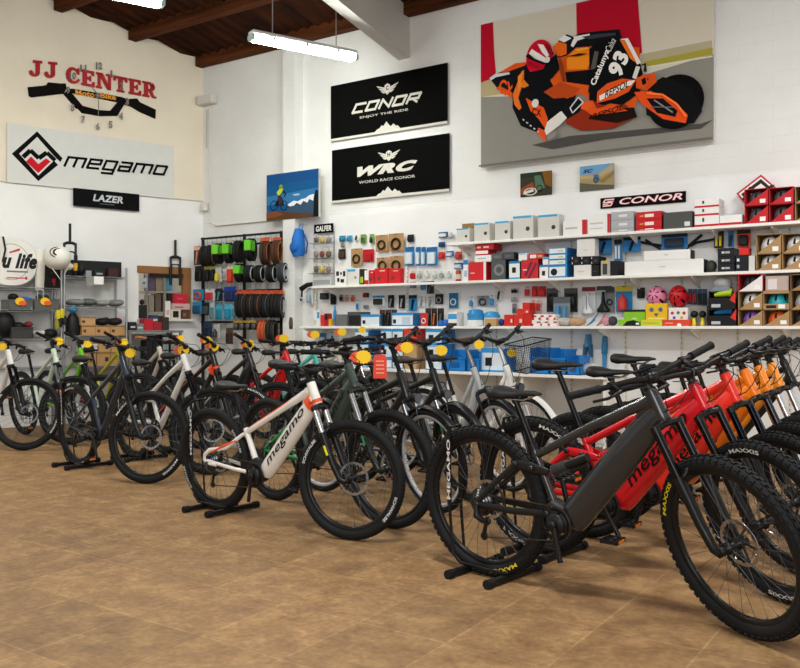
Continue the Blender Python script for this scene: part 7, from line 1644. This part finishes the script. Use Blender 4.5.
for k, (a, c, yt, yb, col, nm) in enumerate(((141,147,278,287.6,'#c9d3d8','white notice'), (148.5,155,274,291,'#6a5f78','mauve box'), (156,163,277,291,'#a89880','tan box'), (164,172.6,277,290.4,'#5fa8cc','light blue box'), (149,154,295,311.6,'#a9a498','pale tall box'), (155.5,161,294,311.6,'#7a6a5c','brown box'), (162,167,293,311.6,'#5a4a48','dark brown box'), (168,174,293.6,311.6,'#3a2a2c','very dark box'), (150,158,315,329.6,'#3f6a98','blue low box'), (159,168,316,329.6,'#2a2c30','black low box'))):
    deep(nm+' on the workshop shelving behind the hatch', 'box', a, c, yt, yb, col, -.93 if k else -.86, .18 if k else .01, [(.3,.4,.7,.6,'#3a6a88')] if k == 0 else (), 'box' if k else 'notice')
b = MB(); z = left(160, 273.6, -.86).z; lbox(b, lsz(180,300,-.86)[0], lsz(150,300,-.86)[0], z-.06, z+.03, -.875, -.86, mat('#26262a', .5)); tag(build('notice_board', b), 'dark board along the top workshop shelf', 'board')
deep('dark tool box on the hatch sill seen in the lower left corner of the hatch', 'tool box', 138.6, 147, 305, 318.4, '#2a2c2e', -.05, .08, (), 'tool_box')
lump('black parts on top of the dark tool box', 'parts', 'bicycle_parts', 142, left(142,305,-.09).z, (.04,.03,.04), '#1d1e20', -.09)
z = hbx('red box on the hatch sill at the right', 'box', 174.6, 187.6, 294, left(181, 302, .08).z, '#c01f30', (), .08, .14, 'box') if 0 else None
za = hbx('white box with a black emblem on the hatch sill', 'box', 171, 180.6, 309.6, zb, '#d8d2c4', [(.2,.15,.8,.85,'#1c1d1f'), (.35,.3,.65,.6,'#e0dcd2')], .10, .12, 'box'); zc2 = hbx('brown box beside the white emblem box on the hatch sill', 'box', 181.4, 188.6, 310.6, zb, '#5a3a2c', [(.25,.3,.6,.7,'#8a6a58')], .10, .12, 'box')
zd = hbx('pale pink wrapped box lying on the boxes of the hatch sill', 'box', 173, 190, 303.6, max(za, zc2), '#c9a8a4', [(.1,.3,.6,.5,'#b83a48')], .10, .14, 'box'); hbx('red box topmost on the hatch sill', 'box', 175, 187.4, 294, zd, '#c2203a', [(.2,.4,.6,.6,'#d8485a')], .10, .14, 'box')
hbx('leaning white paper beside the emblem box on the hatch sill', 'paper', 165.4, 170.4, 301, zb, '#e0dcd8', [(.2,.2,.8,.5,'#c9a0a0')], .06, .01, 'paper')
# low table under the hatch
TO = .42; sl, sr = lsz(128.5, 330, TO)[0], lsz(183.5, 330, TO)[0]; zt2 = left(160, 330.4, TO).z
t = empty('work_table', lw((sl+sr)/2, 0, TO/2), 0, 'grey metal table under the hatch', 'table'); b = MB(); lbox(b, sr, sl, zt2-.03, zt2, .05, TO, mat('#8d8d8a', .4, .6)); build('table_top', b, t)
for s in (sl-.03, sr+.03):
    for o in (.08, TO-.03): b = MB(); lbox(b, s-.015, s+.015, 0, zt2-.03, o-.015, o+.015, mat('#8d8d8a', .4, .6)); build('leg', b, t)
for k, (a, c, yt, col, nm) in enumerate(((129.6,136.4,322,'#2a2c2e','dark clamp box'), (137,143.6,323.6,'#7a7c7e','grey tin'), (144.2,153.4,318.6,'#b82230','red box'), (153.8,162,322,'#9a2430','dark red box'), (162.6,169,317,'#3a3230','dark tall box'))): lbx(nm+' on the grey table under the hatch', 'box', a, c, yt, zt2, col, [(.15,.3,.85,.5,'#c9c9c6')] if k in (0, 1) else (), .38, .16, 'box')
z = left(150, 362, .36).z
RB = 'row boxes under the hatch'
for r in range(4):
    for k, (a, c) in enumerate(((162,169.4), (170,177.6))): lbx('grey fronted drawer box under the table, row %s from the top, %s' % (('four','three','two','one')[r], ('left','right')[k]), 'drawer box', a, c, 354.2-r*6.3, left(170, 361-r*6.3, .36).z if 0 else (zt2-.52+r*.115), '#2c2d2f', [(.12,.2,.88,.75,'#8d8f90')], .36, .2, 'drawer_box', RB)
b = MB(); s_l, s_r = lsz(161,300,.37)[0], lsz(178.6,300,.37)[0]; lbox(b, s_r, s_l, 0, zt2-.525, .1, .37, mat('#3a3b3d', .5)); tag(build('cabinet', b), 'dark cabinet under the table carrying the drawer boxes', 'cabinet')
for k, (a, c, yt, nm, col) in enumerate(((146.5,152.4,340,'dark case','#232426'), (153,160,336,'black case','#1d1e20'))):
    lbx(nm+' standing under the grey table', 'case', a, c, yt, 0, col, (), .34, .2, 'case')
# red crate on the floor behind the far-left bicycles
lbx('red crate under the wire shelving behind the lime green bicycle', 'crate', 74, 88, 345, left(80, 368, .36).z, '#c0242c', (), .39, .2, 'crate') if 0 else None

# ================================================================ PRICE TAGS ON THE BICYCLES
def star_tag(px, py, key, lab, r=.055, lobe=True, up=0.0):
    """a yellow starburst tag hanging on a bicycle's bar"""
    r *= .74; root, g, S, dg = BIKES[key]; c0, L = bar_pts(g, [k for k in KIND if 1][0]) if 0 else (None, None)
    st = root.location.copy(); Rz = Matrix.Rotation(root.rotation_euler.z, 4, 'Z') @ Matrix.Rotation(root.rotation_euler.x, 4, 'X')
    front = st+Rz.to_3x3() @ (S @ (g['ST']+V((.09, 0, .0))))
    d = ray(px, py); k = (front-CAM).dot(V((d.x, d.y, 0)))/V((d.x, d.y, 0)).length_squared; c = CAM+d*k      # on the sight line at the bar's distance
    t = empty('price_tag', c, 0, lab, 'price tag', 'yellow and red price tags on the bicycles')
    n = (CAM-c); n.z = 0; n.normalize(); n = (n+V((.05, -.1, .0))).normalized(); s = V((-n.y, n.x, 0)); u = V((0,0,1))
    b = MB(); P = []
    for i in range(28): q = r*(1 if i % 2 else .86); a = 2*PI*i/28; P.append(c+s*(q*1.15*math.cos(a))+u*(q*math.sin(a)))
    b.prism(P, -n*.002, mat('#f2c71c', .5)); build('starburst', b, t)
    if lobe:
        b = MB(); P = [c-n*.003-s*(r*.3)+s*(r*1.25*math.cos(a)-r*.35)+u*(r*.8*math.sin(a)) for a in [2*PI*i/18 for i in range(18)]]; b.prism(P, -n*.002, mat('#e0552c', .5)); build('orange_backing', b, t)
    b = MB(); b.tube([c+u*(r*.7)-n*.004, front+V((0,0,.01))], .002, mat('#d8d8d4', .5), 4); build('string', b, t)
BN = {'F1':'white bicycle cut by the left photo edge','F2':'pale mint bicycle','F3':'lime green bicycle','F4':'black and yellow bicycle','L1':'dark blue bicycle','L2':'white full-suspension bicycle','L3':'black and orange bicycle','L4':'charcoal bicycle','L5':'bright red bicycle in the left row','L6':'turquoise bicycle','L7':'cream and tan bicycle','L8':'purple black bicycle','M2':'dark green bicycle','M3':'black city bicycle','M4':'trekking bicycle with the brown saddle','M5':'silver grey city bicycle','M6':'white city bicycle'}
for key, px, py, lobe, r in (('F1',2.5,346.5,1,.055),('F2',59,341.3,0,.06),('F3',87.5,344,0,.06),('F4',124,342,1,.06),('L1',130.5,353,0,.055),('L2',183.5,350.4,1,.06),('L3',214,347,1,.055),('L4',249.5,344,1,.06),('L5',284,338.4,1,.06),('L6',315,334.6,1,.06),('L7',342,332,1,.06),('L8',362.3,329.8,0,.055),('M2',363.5,357,1,.062),('M3',407,347.6,1,.055),('M4',441.4,350.4,0,.055),('M5',479,344.6,0,.05),('M6',511.8,353,0,.05)):
    star_tag(px, py, key, 'yellow starburst price tag on the '+BN[key], r, lobe)
star_tag(181, 338.2, 'F5', 'yellow starburst price tag high behind the white full-suspension bicycle', .05, 1); star_tag(207.6, 340.2, 'L3', 'smaller yellow price tag beside the one on the black and orange bicycle', .05, 1)
# red label on the dark green bicycle
root, g, S, dg = BIKES['M2']; f = root.location+(Matrix.Rotation(root.rotation_euler.z, 3, 'Z') @ (S @ (g['ST']+V((.05,-.1,0))))); d = ray(380, 366.5); k = (f-CAM).dot(V((d.x,d.y,0)))/V((d.x,d.y,0)).length_squared; c = CAM+d*k
n = CAM-c; n.z = 0; n.normalize(); s = V((-n.y,n.x,0)); u = V((0,0,1)); b = MB(); w, h = .043, .076
b.prism([c+s*x+u*z for x, z in ((-w,-h),(w,-h),(w,h*.7),(w*.7,h),(-w*.7,h),(-w,h*.7))], -n*.003, mat('#d8402c', .5))
for z in (-.045, -.02, .005, .03): b.poly([c+n*.001+s*x+u*q for x, q in ((-w*.6,z),(w*.6,z),(w*.6,z+.008),(-w*.6,z+.008))], mat('#e89a80', .5))
b.tube([c+u*h, c+u*(h+.05)], .003, mat('#8a2a1c', .5), 4); tag(build('hang_label', b), 'red swing label on the bar of the dark green bicycle', 'label')
root, g, S, dg = BIKES['M1']; c = root.location+V((0,0,0))
# small tags on bins
for k, x in enumerate((20, 45)):
    c = left(x, 301.4, .395); b = MB(); b.prism([c+DL*(.06*q*math.cos(a))+V((0,0,.05*q*math.sin(a))) for q, a in [((1 if i % 2 else .85), 2*PI*i/24) for i in range(24)]], NL*.002, mat('#f0c02a', .5)); b.prism([c+DL*(.045*math.cos(a)+.03)+V((0,0,.03*math.sin(a)-.02))+NL*.003 for a in [2*PI*i/16 for i in range(16)]], NL*.002, mat('#e0602c', .5)); tag(build('price_tag', b), 'yellow and red price tag on the %s grey bin of the far left shelving' % ('left','right')[k], 'price tag')
